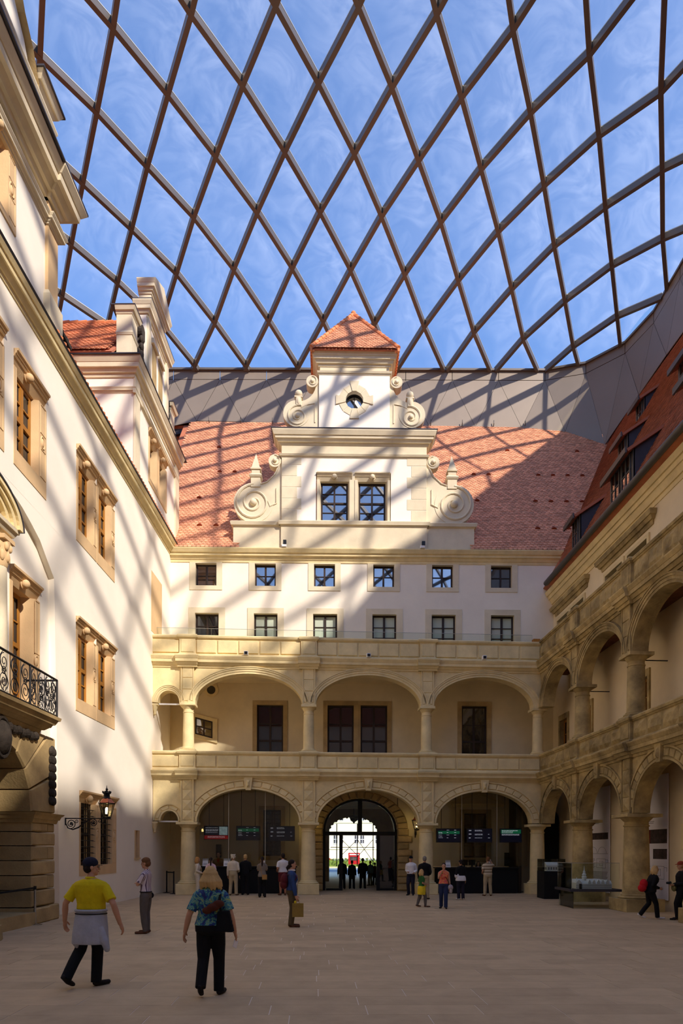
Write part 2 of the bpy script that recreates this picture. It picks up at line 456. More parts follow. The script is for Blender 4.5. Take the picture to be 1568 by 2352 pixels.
for i in range(nO):
    a, b, c = OUT[i], OUT[(i+1) % nO], OUT[(i+2) % nO]
    m1, m2 = mid(a, b), mid(b, c)
    inw = (cen-Vector(b)).normalized(); inw = Vector((inw.x, inw.y, 0))
    T = lambda p, z: Vector((p[0], p[1], z))
    panel([T(a, 30.3), T(b, 30.3), T(m1, zlow(*m1))], inw)
    panel([T(b, 30.3), T(m2, zlow(*m2)), T(m1, zlow(*m1))], inw)
    panel([T(a, 30.32), T(b, 30.32), T(b, ZB), T(a, ZB)], inw)
    bk.append((a, b, inw))
V = []; Q = []
for a, b, inw in bk:
    i = len(V); oa = -inw*.25
    za, zb_ = zlow(*a)-.1, zlow(*b)-.1
    V += [Vector((a[0], a[1], za))+oa, Vector((b[0], b[1], zb_))+oa, Vector((b[0], b[1], ZB-.02))+oa, Vector((a[0], a[1], ZB-.02))+oa,
          Vector((a[0], a[1], za))+oa*2, Vector((b[0], b[1], zb_))+oa*2, Vector((b[0], b[1], ZB-.02))+oa*2, Vector((a[0], a[1], ZB-.02))+oa*2]
    Q += [(i, i+1, i+2, i+3), (i+4, i+7, i+6, i+5), (i, i+4, i+5, i+1), (i+3, i+2, i+6, i+7)]
link_mesh('backing', V, Q, 'slate', fas)
V = []; Q = []
for a, b, inw in bk:   # gutter lip on which the net stands
    i = len(V); o_ = inw*.12
    for p in (a, b):
        for dd, z in ((o_, ZB-.06), (o_, ZB+.06), (-o_*3, ZB+.06), (-o_*3, ZB-.06)): V.append(Vector((p[0], p[1], z))+dd)
    for j in range(4): Q.append((i+j, i+(j+1) % 4, i+4+(j+1) % 4, i+4+j))
link_mesh('edge_rail', V, Q, 'steel', fas)
# ------------------------------------------------------------------ shared builders for the masonry
def mould(mb, u0, u1, nb, nback, layers, e0=0., e1=0.):
    """stack of mouldings (proj at bottom, z, proj at top, z), returned round the ends by e0/e1"""
    for p0, z0, p1, z1 in layers:
        mb.hexa([(u0-p0*e0, nback, z0), (u1+p0*e1, nback, z0), (u1+p0*e1, nb+p0, z0), (u0-p0*e0, nb+p0, z0),
                 (u0-p1*e0, nback, z1), (u1+p1*e1, nback, z1), (u1+p1*e1, nb+p1, z1), (u0-p1*e0, nb+p1, z1)])
    return mb
def cornice_layers(z0, z1, p, k=.25):
    h = z1-z0
    return [(p*.12, z0, p*.2, z0+h*.2), (p*.35, z0+h*.2, p*.55, z0+h*.42), (p*.72, z0+h*.42, p*.76, z0+h*.68), (p*.8, z0+h*.68, p, z0+h*.92), (p, z0+h*.92, p, z1)]
WN = [0]
def window(fr, u0, u1, z0, z1, label, n=0., depth=.22, sur=(.3, .3, .3, .3), smat='stone', fmat='wood_dark', pmat='pane_mirror', cols=2, rows=2,
           thick_row=None, fw=.09, bw=.035, proud=.03, boss=False, hood=False, medal=False, grille=False, splay=0., mull=None):
    WN[0] += 1
    r = empty('window_%d' % WN[0], fr.p((u0+u1)/2, n, z0), label, 'window', kind='structure')
    l, rr, t, b = sur
    if max(sur) > 0:
        s = MB(fr)
        nb = n-depth-.06
        for sgn, x0, x1 in ((1, u0-l, u0), (-1, u1, u1+rr)):
            if x1-x0 < .01: continue
            a, c = (x0, x1) if sgn > 0 else (x1, x0)     # a outer, c inner edge
            ci = c-sgn*splay
            s.pts([(a,nb,z0),(c,nb,z0),(ci,n+proud,z0),(a,n+proud,z0),(a,nb,z1),(c,nb,z1),(ci,n+proud,z1),(a,n+proud,z1)],
                  [(0,1,2,3),(4,7,6,5),(0,4,5,1),(1,5,6,2),(2,6,7,3),(3,7,4,0)])
        s.build('jamb', smat, r)
        if b > 0: MB(fr).box(u0-l, u1+rr, nb, n+proud+.0, z0-b, z0).build('sill', smat, r)
        if t > 0:
            s = MB(fr)
            if hood:
                s.box(u0-l, u1+rr, nb, n+.02, z1+t*.55, z1+t)
                s.hexa([(u0-l,nb,z1),(u1+rr,nb,z1),(u1+rr,n-.12,z1),(u0-l,n-.12,z1),(u0-l,nb,z1+t*.55),(u1+rr,nb,z1+t*.55),(u1+rr,n,z1+t*.55),(u0-l,n,z1+t*.55)])
                mould(s, u0-l, u1+rr, n, n-.05, [(.03, z1+t*.6, .05, z1+t*.72), (.07, z1+t*.72, .09, z1+t*.86), (.12, z1+t*.86, .13, z1+t)])
            else: s.box(u0-l, u1+rr, nb, n+proud, z1, z1+t)
            s.build('lintel', smat, r)
        if medal:
            for uu in ([u1+rr*.55] if rr > .25 else []):
                s = MB(fr); zc = (z0+z1)/2
                s.tube([(uu+.11*math.cos(a*PI/8), n+proud, zc+.16*math.sin(a*PI/8)) for a in range(16)], .022, 5, True)
                s.ball(uu, n+proud, zc, .07, .03, .11)
                s.build('medallion', smat, r, True)
            s = MB(fr)
            x0, x1 = u1+rr*.28, u1+rr*.86
            for a, c in ((z0+.05, (z0+z1)/2-.22), ((z0+z1)/2+.22, z1-.05)):
                s.tube([(x0, n+proud, a), (x1, n+proud, a), (x1, n+proud, c), (x0, n+proud, c)], .014, 4, True)
            s.build('panel_moulding', smat, r)
        if boss:
            s = MB(fr); s.ball((u0+u1)/2, n+.04, z1+t*.42, .12, .12, .12); s.tube([((u0+u1)/2+.13*math.cos(a*PI/8), n-.02, z1+t*.42+.13*math.sin(a*PI/8)) for a in range(16)], .02, 5, True)
            s.build('boss', smat, r, True)
    nf = n-depth
    f = MB(fr)
    f.box(u0, u0+fw, nf-.06, nf, z0, z1); f.box(u1-fw, u1, nf-.06, nf, z0, z1)
    f.box(u0+fw, u1-fw, nf-.06, nf, z1-fw, z1); f.box(u0+fw, u1-fw, nf-.06, nf, z0, z0+fw)
    f.build('frame', fmat, r)
    ws, hs = (u1-u0-2*fw)/cols, (z1-z0-2*fw)/rows
    bars = MB(fr); nbars = 0
    for i in range(1, cols):
        x = u0+fw+ws*i
        if cols % 2 == 0 and i == cols//2:
            MB(fr).box(x-fw*.6, x+fw*.6, nf-.05, nf+.03, z0+fw, z1-fw).build('mullion', fmat, r)
        else: bars.box(x-bw/2, x+bw/2, nf-.05, nf+.005, z0+fw, z1-fw); nbars += 1
    for j in range(1, rows):
        z = z0+fw+hs*j
        if thick_row == j:
            MB(fr).box(u0+fw, u1-fw, nf-.05, nf+.025, z-fw*.55, z+fw*.55).build('transom', fmat, r)
        else: bars.box(u0+fw, u1-fw, nf-.05, nf+.008, z-bw/2, z+bw/2); nbars += 1
    if nbars: bars.build('glazing_bars', fmat, r)
    for i in range(cols):
        for j in range(rows):
            a = u0+fw+ws*i; c = z0+fw+hs*j
            MB(fr).box(a, a+ws, nf-.045, nf-.03, c, c+hs).build('pane', pmat, r)
    if grille:
        g = MB(fr); ng = nf+.09
        for i in range(1, 6): g.tube([(u0+(u1-u0)*i/6, ng, z0), (u0+(u1-u0)*i/6, ng, z1)], .014, 5)
        k = max(4, round((z1-z0)/.21))
        for j in range(1, k):
            z = z0+(z1-z0)*j/k; g.tube([(u0-.02, ng+.02, z), (u1+.04, ng+.02, z)], .014, 5)
            g.tube([(u1-.1, ng+.02, z), (u1+.02, ng+.1, z-.02)], [.016, .003], 5)
        g.build('iron_grille', 'iron', r)
    return r
def holes_of(lst): return [(u0-s[0], u1+s[1], z0-s[3], z1+s[2]) for u0, u1, z0, z1, s in lst]

def column(fr, u, n, z0, z1, r, label, smat='stone', plinth=.45, pw=None, base=.14, cap=.24, group=None, free=True):
    t = empty('stone_column', fr.p(u, n, z0), label, 'column', group)
    pw = pw or r*1.45
    MB(fr).chamf(u-pw, u+pw, n-pw, n+pw, z0, z0+plinth, .015).build('plinth', smat, t)
    zb = z0+plinth
    MB(fr).lathe(u, n, [(r*1.32, zb), (r*1.4, zb+base*.2), (r*1.36, zb+base*.45), (r*1.16, zb+base*.6), (r*1.18, zb+base*.8), (r*1.08, zb+base)], 28).build('base_moulding', smat, t, True)
    zt = z1-cap; P = [(r*1.06, zb+base), (r*1.02, zb+base+.12)]
    for i in range(1, 7):
        f = i/6; P.append((r*(1.02-.12*f**1.7), zb+base+.12+(zt-zb-base-.12)*f))
    MB(fr).lathe(u, n, P, 28).build('shaft', smat, t, True)
    c = MB(fr); ra = r*.9
    c.lathe(u, n, [(ra, zt-.16), (ra*1.1, zt-.15), (ra*1.1, zt-.11), (ra, zt-.1), (ra, zt), (ra*1.12, zt+cap*.12), (ra*1.35, zt+cap*.5), (ra*1.38, zt+cap*.56)], 28)
    c.chamf(u-r*1.42, u+r*1.42, n-r*1.42, n+r*1.42, zt+cap*.56, z1, .01)
    c.build('capital', smat, t, True)
    return t

def arch_wall(mb, bays, piers, ztop, n0, n1, seg=26):
    for (ua, ub, zs, zc) in bays:
        uc, a, b = (ua+ub)/2, (ub-ua)/2, zc-zs
        for i in range(seg):
            p = PI-PI*i/seg; q = PI-PI*(i+1)/seg
            x0, y0, x1, y1 = uc+a*math.cos(p), zs+b*math.sin(p), uc+a*math.cos(q), zs+b*math.sin(q)
            mb.prism([(x0, y0), (x1, y1), (x1, ztop), (x0, ztop)], n0, n1)
    for (ua, ub, zs) in piers: mb.box(ua, ub, n0, n1, zs, ztop)
    return mb

def arcade(fr, label, cols, bays, ztop, zs, style, smat, pilz0=None, th=.5, u_end=None, pil=True, half=.28):
    """bays: (ua, ub, zspring, zcrown)"""
    A = empty('arcade', fr.p(bays[0][0], -.25, bays[0][2]), label, 'arcade')
    edges = []
    us = sorted(bays); piers = []
    lo = us[0][0]-.32 if us[0][0] > .3 else 0
    prev = lo
    for b in us:
        if b[0]-prev > .01: piers.append((prev, b[0], b[2]))
        prev = b[1]
    if u_end and u_end-prev > .01: piers.append((prev, u_end, us[-1][2]))
    arch_wall(MB(fr), us, piers, ztop, -th, 0).build('spandrel_wall', smat, A)
    for (ua, ub, z0, zc) in us:
        uc, a, b = (ua+ub)/2, (ub-ua)/2, zc-z0
        small = a < .7
        if style == 'coffer':
            W = .36 if not small else .26
            s = MB(fr); s.arcband(uc, z0, a, b, a+.07, b+.07, 0, .05); s.build('arch_moulding', smat, A)
            s = MB(fr); s.arcband(uc, z0, a+W, b+W, a+W+.05, b+W+.05, 0, .06); s.build('arch_moulding', smat, A)
            nv = 8 if not small else 3
            keyw = .07 if not small else .0
            for side in (0, 1):
                for i in range(nv if not small else 2):
                    k = nv if not small else 2
                    # even steps along the arch, leaving the keystone free
                    t0 = .1+(PI/2-keyw-.1)*i/k; t1 = .1+(PI/2-keyw-.1)*(i+1)/k
                    g = .02/a
                    t0 += g; t1 -= g
                    if side: t0, t1 = PI-t1, PI-t0
                    P = []
                    for tt, aa in ((t0, .1), (t1, .1), (t1, W-.03), (t0, W-.03)): P.append((uc+(a+aa)*math.cos(tt), z0+(b+aa)*math.sin(tt)))
                    cx = sum(p[0] for p in P)/4; cz = sum(p[1] for p in P)/4
                    f = [(x+(cx-x)*.12, z+(cz-z)*.12) for x, z in P]
                    V = [(x, 0, z) for x, z in P]+[(x, .022, z) for x, z in P]+[(x, .045, z) for x, z in f]
                    MB(fr).pts(V, [(0,1,5,4),(1,2,6,5),(2,3,7,6),(3,0,4,7),(4,5,9,8),(5,6,10,9),(6,7,11,10),(7,4,8,11),(8,9,10,11)]).build('voussoir', smat, A)
            if not small:
                s = MB(fr); kz0, kz1 = zc-.06, zc+W+.12
                s.hexa([(uc-.11,-.05,kz0),(uc+.11,-.05,kz0),(uc+.11,.12,kz0),(uc-.11,.12,kz0),(uc-.19,-.05,kz1),(uc+.19,-.05,kz1),(uc+.19,.15,kz1),(uc-.19,.15,kz1)])
                s.hexa([(uc-.07,.12,kz0+.1),(uc+.07,.12,kz0+.1),(uc+.02,.2,kz0+.2),(uc-.02,.2,kz0+.2),(uc-.1,.12,kz1-.06),(uc+.1,.12,kz1-.06),(uc+.02,.2,kz1-.2),(uc-.02,.2,kz1-.2)])
                s.build('keystone', smat, A)
        else:
            w_ = .3 if not small else .24
            for i, (f0, f1, nn) in enumerate(((0, .3, .03), (.3, .62, .055), (.62, .86, .085), (.86, 1, .11))):
                s = MB(fr); s.arcband(uc, z0, a+w_*f0, b+w_*f0, a+w_*f1, b+w_*f1, 0, nn); s.build('arch_moulding', smat, A)
    if pil:
        for u in cols:
            s = MB(fr); s.box(u-half, u+half, 0, .06, zs, ztop)
            e = .05
            s.box(u-half, u-half+e, .06, .09, zs+.05, ztop); s.box(u+half-e, u+half, .06, .09, zs+.05, ztop); s.box(u-half, u+half, .06, .09, zs, zs+.06)
            s.build('pilaster', smat, A)
            n_ = 4 if style == 'coffer' else 3
            h = (ztop-zs-.1)/n_
            for i in range(n_):
                z0 = zs+.08+h*i
                b = MB(fr)
                if style == 'coffer':
                    x0, x1, y0, y1 = u-half+.09, u+half-.09, z0+.012, z0+h-.012; xc, zc_ = u, (y0+y1)/2
                    b.pts([(x0,.06,y0),(x1,.06,y0),(x1,.06,y1),(x0,.06,y1),(x0,.075,y0),(x1,.075,y0),(x1,.075,y1),(x0,.075,y1),(xc,.13,zc_)],
                          [(0,1,5,4),(1,2,6,5),(2,3,7,6),(3,0,4,7),(4,5,8),(5,6,8),(6,7,8),(7,4,8)])
                else: b.chamf(u-half+.07, u+half-.07, .06, .085, z0+.01, z0+h-.01, .012)
                b.build('block', smat, A)
    return A

def parapet(fr, label, u0, u1, z0, z1, piers, smat, zc0, npan=5, pw=.34, rough=False, skip=(), proj=.3, rng=None):
    P = empty('parapet', fr.p((u0+u1)/2, -.15, zc0), label, 'parapet')
    MB(fr).box(u0, u1, -.3, 0, z0, z1-.1).build('body', smat, P)
    mould(MB(fr), u0, u1, 0, -.34, [(.02, z1-.16, .05, z1-.11), (.08, z1-.11, .1, z1-.04), (.1, z1-.04, .07, z1)]).build('coping', smat, P)
    mould(MB(fr), u0, u1, 0, -.3, [(.07, z0, .07, z0+.08), (.07, z0+.08, .02, z0+.13)]).build('base_moulding', smat, P)
    mould(MB(fr), u0, u1, 0, -.5, cornice_layers(zc0, z0, proj)).build('cornice', smat, P)
    st = sorted(piers)
    for u in st:
        s = MB(fr); s.box(u-pw, u+pw, -.34, .1, z0, z1-.1)
        s.build('pier', smat, P)
        MB(fr).chamf(u-pw+.07, u+pw-.07, .1, .125, z0+.18, z1-.2, .015).build('pier_panel', smat, P)
        mould(MB(fr), u-pw, u+pw, .1, -.38, [(.02, z1-.16, .05, z1-.11), (.08, z1-.11, .1, z1-.04), (.1, z1-.04, .07, z1+.01)], 1, 1).build('pier_coping', smat, P)
        mould(MB(fr), u-pw, u+pw, .1, -.3, [(.07, z0, .07, z0+.08), (.07, z0+.08, .02, z0+.13)], 1, 1).build('pier_base', smat, P)
        mould(MB(fr), u-pw-.06, u+pw+.06, .12, -.3, cornice_layers(zc0, z0, proj), .3, .3).build('pier_cornice', smat, P)
    spans = []
    e = [u0]+[x for u in st for x in (u-pw, u+pw)]+[u1]
    for i in range(0, len(e), 2):
        if e[i+1]-e[i] > .5: spans.append((e[i], e[i+1]))
    for a, b in spans:
        k = max(1, round((b-a)/.88)); wd = (b-a)/k
        for i in range(k):
            x0, x1 = a+wd*i+.035, a+wd*(i+1)-.035; y0, y1 = z0+.17, z1-.2
            if rough:
                s = MB(fr); nx = 6; nz = 4; V = []; R = rng
                dp = R.random()*.03
                for jj in range(nz+1):
                    for ii in range(nx+1):
                        edge = ii in (0, nx) or jj in (0, nz)
                        V.append((x0+(x1-x0)*ii/nx, 0.002 if edge else .02+dp+R.random()*.045, y0+(y1-y0)*jj/nz))
                F = [(jj*(nx+1)+ii, jj*(nx+1)+ii+1, (jj+1)*(nx+1)+ii+1, (jj+1)*(nx+1)+ii) for jj in range(nz) for ii in range(nx)]
                s.pts(V, F).build('stone_panel', smat, P)
            else: MB(fr).chamf(x0, x1, 0, .05, y0, y1, .022).build('stone_panel', smat, P)
    return P

# ------------------------------------------------------------------ back of the court
HOL = []
wb_specs = []
rowA = [(-6.876,-5.895),(-4.104,-3.121),(-1.325,-.34),(1.461,2.449),(4.234,5.224),(7.014,8.007)]
rowB = [(-6.89,-5.788),(-4.139,-3.034),(-1.36,-.231),(1.426,2.558),(4.22,5.354),(7.02,8.117)]
ordn = ['leftmost', 'second from the left', 'third from the left', 'fourth from the left', 'fifth from the left', 'rightmost']
X2U = 8.05
for i, (a, b) in enumerate(rowA):
    s = (.27, .27, .17, .2); HOL.append((a+X2U-s[0], b+X2U+s[1], 14.31-s[3], 15.36+s[2]))
    window(FB, a+X2U, b+X2U, 14.31, 15.36, 'small square window under the back eaves, %s of six' % ordn[i], sur=s, smat='stone_pale', cols=2, rows=2, fw=.07, pmat='pane_mirror', depth=.18)
for i, (a, b) in enumerate(rowB):
    s = (.3, .3, .26, .2); HOL.append((a+X2U-s[0], b+X2U+s[1], 10.9-s[3], 13.02+s[2]))
    window(FB, a+X2U, b+X2U, 10.9, 13.02, 'window with drawn pale blind above the back terrace, %s of six' % ordn[i], sur=s, smat='stone_pale', cols=2, rows=4, fw=.08, pmat='pane_milky' if i else 'pane_dark', depth=.18)
for a, b, t in ((-3.985, -2.754, 'tall dark window of the back gallery behind its first wide arch'), (-.673, .561, 'left half of the paired dark windows of the back gallery behind its middle arch'),
                (.884, 2.141, 'right half of the paired dark windows of the back gallery behind its middle arch'), (5.651, 6.852, 'tall dark window of the back gallery behind its last arch')):
    s = (.2 if a != .884 else .12, .2 if a != -.673 else .2, .2, .2); HOL.append((a+X2U-s[0], b+X2U+s[1], 5.4-s[3], 8.73+s[2]))
    window(FB, a+X2U, b+X2U, 5.4, 8.73, t, sur=s, smat='stone_portal', cols=2, rows=4, thick_row=2, fw=.08, pmat='pane_dark', fmat='wood_dark', depth=.14, proud=.05)
for a, b, z0, z1, t in ((-3.686, -2.849, 1.64, 3.8, 'barred window behind the glass of the left ticket hall'), (5.767, 6.859, 1.58, 3.67, 'pedimented dark window behind the glass of the right ticket hall')):
    s = (.2, .2, .18, .2); HOL.append((a+X2U-s[0], b+X2U+s[1], z0-s[3], z1+s[2]))
    window(FB, a+X2U, b+X2U, z0, z1, t, sur=s, smat='stone_portal', cols=2, rows=4, fw=.07, pmat='pane_dark', depth=.2, proud=.05, grille=(a < 0))
PU0, PU1 = -.9+X2U, 2.66+X2U
HOL.append((PU0, PU1, -.1, 4.42))
wb = empty('wall_back', FB.p(9, 0, 0), 'cream plastered back wall of the court above the gallery', 'wall', kind='structure')
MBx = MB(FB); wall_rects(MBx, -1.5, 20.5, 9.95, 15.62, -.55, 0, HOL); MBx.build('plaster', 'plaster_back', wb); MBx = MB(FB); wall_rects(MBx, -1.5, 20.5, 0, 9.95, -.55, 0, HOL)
puc, pa = (PU0+PU1)/2, (PU1-PU0)/2-.04
arch_wall(MBx, [(puc-pa, puc+pa, 2.9, 4.36)], [], 4.44, -.55, 0); MBx.build('gallery_bounce_plaster', 'plaster_inner_bounce', wb)  # same wall as above; bounced light is put into its yellower colour
mould(MB(FB), -.2, 19.5, 0, -.3, [(.03, 15.4, .04, 15.52), (.07, 15.52, .14, 15.66), (.2, 15.66, .22, 15.78), (.27, 15.78, .36, 15.93), (.36, 15.93, .36, 15.97)]).build('eaves_cornice', 'stone', wb)
s = MB(FB); s.arcband(-5.923+X2U-.2, 9.41, .2, .2, .33, .33, 0, .05, 0, 2*PI, 32); s.build('oculus_rim', 'stone', wb)
MB(FB).prism([(-6.123+X2U+.2*math.cos(a*PI/12), 9.41+.2*math.sin(a*PI/12)) for a in range(24)], 0, .02).build('oculus_pane', 'pane_dark', wb)
# slanting stair window at the left end of the gallery
WN[0] += 1
sw = empty('window_%d' % WN[0], FB.p(1.6, 0, 7.0), 'slanting parallelogram stair window in the left end of the back gallery', 'window', kind='structure')
def skew(u0, u1, z0, z1, n0, n1, name, m):
    f = lambda u: -.26*(u-1.03)
    MB(FB).prism([(u0, z0+f(u0)), (u1, z0+f(u1)), (u1, z1+f(u1)), (u0, z1+f(u0))], n0, n1).build(name, m, sw)
skew(1.03, 2.22, 7.22, 7.38, 0, .07, 'sill', 'stone'); skew(1.03, 2.22, 8.18, 8.34, 0, .07, 'lintel', 'stone'); skew(1.03, 1.18, 7.38, 8.18, 0, .07, 'jamb', 'stone'); skew(2.0, 2.22, 7.38, 8.18, 0, .07, 'jamb', 'stone')
skew(1.18, 2.0, 7.38, 8.18, 0, .015, 'frame', 'wood_dark')
for a, b in ((1.25, 1.55), (1.63, 1.93)):
    for c, d in ((7.45, 7.75), (7.81, 8.11)): skew(a, b, c, d, .015, .022, 'pane', 'pane_mirror')

# galleries at the back
CU = [1.55, 6.73, 11.9]; UD = 16.93
GB = [(.42, 1.16, 3.16, 3.58), (1.95, 6.33, 3.12, 4.54), (7.13, 11.5, 3.12, 4.56), (12.3, 16.55, 3.12, 4.52)]
arcade(FG, 'ground floor arcade of pale sandstone with coffered arches across the back', CU, GB, 4.95, 3.1, 'coffer', 'stone', u_end=UD+.25)
LB = [(.3, 1.2, 8.2, 8.72), (1.86, 6.44, 8.2, 9.5), (7.04, 11.61, 8.2, 9.52), (12.19, 16.62, 8.2, 9.52)]
arcade(FG, 'upper arcade of smooth moulded sandstone arches across the back gallery', CU, LB, 9.78, 8.2, 'smooth', 'stone', u_end=UD+.25)
parapet(FG, 'sandstone parapet of the first floor gallery across the back', .02, UD, 5.3, 6.15, CU, 'stone', 4.92)
parapet(FG, 'sandstone parapet of the terrace on top of the back gallery', .02, UD, 10.18, 11.1, CU, 'stone', 9.72)
names = ['left', 'middle', 'right']
for i, u in enumerate(CU):
    column(FG, u, -.25, 0, 3.1, .32, 'stout ground floor column of the back arcade, the %s one of three' % names[i], group='ground floor columns of the back arcade')
    column(FG, u, -.22, 6.15, 8.2, .235, 'slim gallery column of the back upper arcade, the %s one of three' % names[i], plinth=.06, base=.12, group='gallery columns of the back arcade')
column(FG, UD-.02, -.3, 0, 3.08, .32, 'stout corner column where the back and right ground arcades meet')
column(FG, UD-.02, -.28, 6.15, 8.2, .235, 'slim gallery column in the corner of the back and right arcades', plinth=.06, base=.12)
# white tie bars of the small left bay, and its corbels
for z, zz in ((3.1, 'ground floor'), (8.14, 'first floor')):
    tag(MB(FG).box(.31, 1.2, -.2, -.14, z, z+.06).build('tie_bar', 'white'), 'white tie bar across the narrow left arch, %s' % zz, 'bar')
    c = MB(FG); c.box(.02, .3, -.3, .06, z-.06, z+.02); c.lathe(.16, -.06, [(.01, z-.48), (.06, z-.42), (.045, z-.36), (.1, z-.2), (.13, z-.06)], 14)
    tag(c.build('corbel', 'stone', smooth=True), 'carved corbel carrying the narrow left arch, %s' % zz, 'corbel')
# gallery floors, vault strip
def slab(name, z0, z1, m, label):
    P = [FG.p(0, -.05, 0), FG.p(UD+.3, -.05, 0), Vector((10.3, 32.4, 0)), Vector((-8.2, 32.2, 0))]
    V = [Vector((p.x, p.y, z0)) for p in P]+[Vector((p.x, p.y, z1)) for p in P]
    o = link_mesh(name, V, [(0,1,2,3),(4,7,6,5),(0,4,5,1),(1,5,6,2),(2,6,7,3),(3,7,4,0)], m); return tag(o, label, 'floor', kind='structure')
slab('floor', 4.9, 5.12, 'plaster_inner_bounce', 'floor slab of the back first floor gallery'); slab('floor', 9.75, 10.1, 'plaster_inner_bounce', 'floor slab of the terrace over the back gallery')
MBq = MB(WORLD)
# glass balustrade of the terrace
gb = empty('glass_balustrade', FG.p(8, -.55, 10.1), 'frameless glass balustrade standing behind the terrace parapet', 'balustrade')
for i in range(7):
    a = .1+2.38*i; MB(FG).box(a, a+2.36, -.56, -.54, 10.2, 11.58).build('glass_panel', 'glass_rail', gb)
    MB(FG).box(a, a+2.36, -.562, -.538, 11.58, 11.592).build('edge', 'alu', gb)
for i, (px_u, z) in enumerate(((4.05, 10.22), (9.3, 10.22), (14.35, 10.22))):
    s = empty('floodlight', FG.p(px_u, .25, 10.2), 'small black floodlight on the upper cornice, %s of three' % ['left one', 'middle one', 'right one'][i], 'floodlight', 'floodlights along the upper cornice')
    MB(FG).chamf(px_u-.09, px_u+.09, .12, .34, z, z+.17, .02).build('housing', 'white', s); MB(FG).box(px_u-.065, px_u+.065, .34, .345, z+.025, z+.145).build('lens', 'black', s)

# portal in the middle of the back wall
pt = empty('portal', FB.p(puc, 0, 0), 'rusticated brown stone gateway behind the middle back arch', 'portal')
for i in range(9):
    z = .02+.322*i
    for a, b in ((PU0-.35-.12*(i % 2), PU0+.02), (PU1-.02, PU1+.5+.16*(i % 2))):
        MB(FB).chamf(a, b, -.3, .13, z+.015, z+.31, .05).build('block', 'stone_portal', pt)
nv = 17
for i in range(nv):
    t0, t1 = PI*i/nv+.008, PI*(i+1)/nv-.008
    P = []
    for tt, aa in ((t0, 0), (t1, 0), (t1, .5), (t0, .5)): P.append((puc+(pa+aa)*math.cos(tt), 2.92+(1.44+aa*.62)*math.sin(tt)))
    cx = sum(p[0] for p in P)/4; cz = sum(p[1] for p in P)/4; f = [(x+(cx-x)*.2, z+(cz-z)*.2) for x, z in P]
    V = [(x, -.3, z) for x, z in P]+[(x, .08, z) for x, z in P]+[(x, .14, z) for x, z in f]
    MB(FB).pts(V, [(0,1,5,4),(1,2,6,5),(2,3,7,6),(3,0,4,7),(4,5,9,8),(5,6,10,9),(6,7,11,10),(7,4,8,11),(8,9,10,11)]).build('voussoir', 'stone_portal', pt)
dr = empty('door_1', FB.p(puc, -.35, 0), 'arched dark steel and glass doorway filling the gateway', 'door', kind='structure')
s = MB(FB); s.arcband(puc, 2.9, pa-.1, 1.36, pa+.02, 1.47, -.45, -.3); s.box(PU0, PU0+.14, -.45, -.3, 0, 2.9); s.box(PU1-.14, PU1, -.45, -.3, 0, 2.9); s.build('frame', 'iron', dr)
MB(FB).box(PU0, PU1, -.46, -.28, 2.62, 2.8).build('transom', 'iron', dr)
MB(FB).box(puc-.1, puc+.1, -.46, -.28, 2.8, 4.3).build('mullion', 'iron', dr)
U = lambda X: X+X2U
for a in (-.02, 1.75): MB(FB).box(U(a)-.08, U(a)+.08, -.46, -.28, 0, 2.62).build('mullion', 'iron', dr)
MB(FB).box(U(-.72), U(-.1), -.4, -.38, .1, 2.62).build('glass_leaf', 'glass_clear', dr); MB(FB).box(U(1.83), U(2.5), -.4, -.38, .1, 2.62).build('glass_leaf', 'pane_dark', dr)
MB(FB).box(U(-.72), U(-.1), -.43, -.35, 0, .1).build('rail', 'iron', dr); MB(FB).box(U(1.83), U(2.5), -.43, -.35, 0, .1).build('rail', 'iron', dr)
for sg in (-1, 1):
    P = [(puc+sg*.1, 2.8)]+[(puc+sg*(.1+(pa-.2)*i/10), 2.9+1.36*math.sqrt(max(0, 1-((.1+(pa-.2)*i/10)/(pa-.1))**2))) for i in range(11)]+[(puc+sg*(pa-.1), 2.8)]
    MB(FB).prism(P, -.4, -.38).build('fanlight_pane', 'glass_clear', dr)
# gate passage through the back wing
pg = empty('wall_passage', (.9, 37, 0), 'dim vaulted gate passage leading out through the back wing', 'passage', kind='structure')
MB().box(-1.9, -1.5, 32.5, 46, 0, 4.7).build('side_wall', 'stone_portal', pg); MB().box(3.3, 3.7, 32.5, 46, 0, 4.7).build('side_wall', 'stone_portal', pg)
MB().box(-1.9, 3.7, 32.55, 46, 4.45, 4.8).build('passage_ceiling', 'plaster_inner_bounce', pg)
s = MB(); uc = .72; a = 1.48
s.box(-1.5, uc-a, 42, 42.5, 0, 4.5); s.box(uc+a, 3.3, 42, 42.5, 0, 4.5)
arch_wall(s, [(uc-a, uc+a, 3.1, 3.98)], [], 4.5, 42, 42.5); s.build('outer_arch', 'stone_portal', pg)
s = MB()
for i in range(1, 12):
    t = PI*i/12; s.ball(uc+(a+.02)*math.cos(t), 42.1, 3.1+.9*math.sin(t), .1, .06, .1, 8, 6)
s.build('carved_edge', 'stone_dark', pg)
ln = empty('hanging_lantern', (.75, 41.6, 4.4), 'dark lantern silhouette hanging in the gate passage', 'lantern')
s = MB(); s.tube([(.75, 41.6, 4.45), (.75, 41.6, 4.1)], .02); s.lathe(.75, 41.6, [(.04, 4.1), (.3, 4.02), (.34, 3.95), (.26, 3.88), (.2, 3.72), (.05, 3.62)], 12); s.build('shade', 'iron', ln)
MB().ball(.75, 41.6, 3.6, .06).build('finial', 'iron', ln)

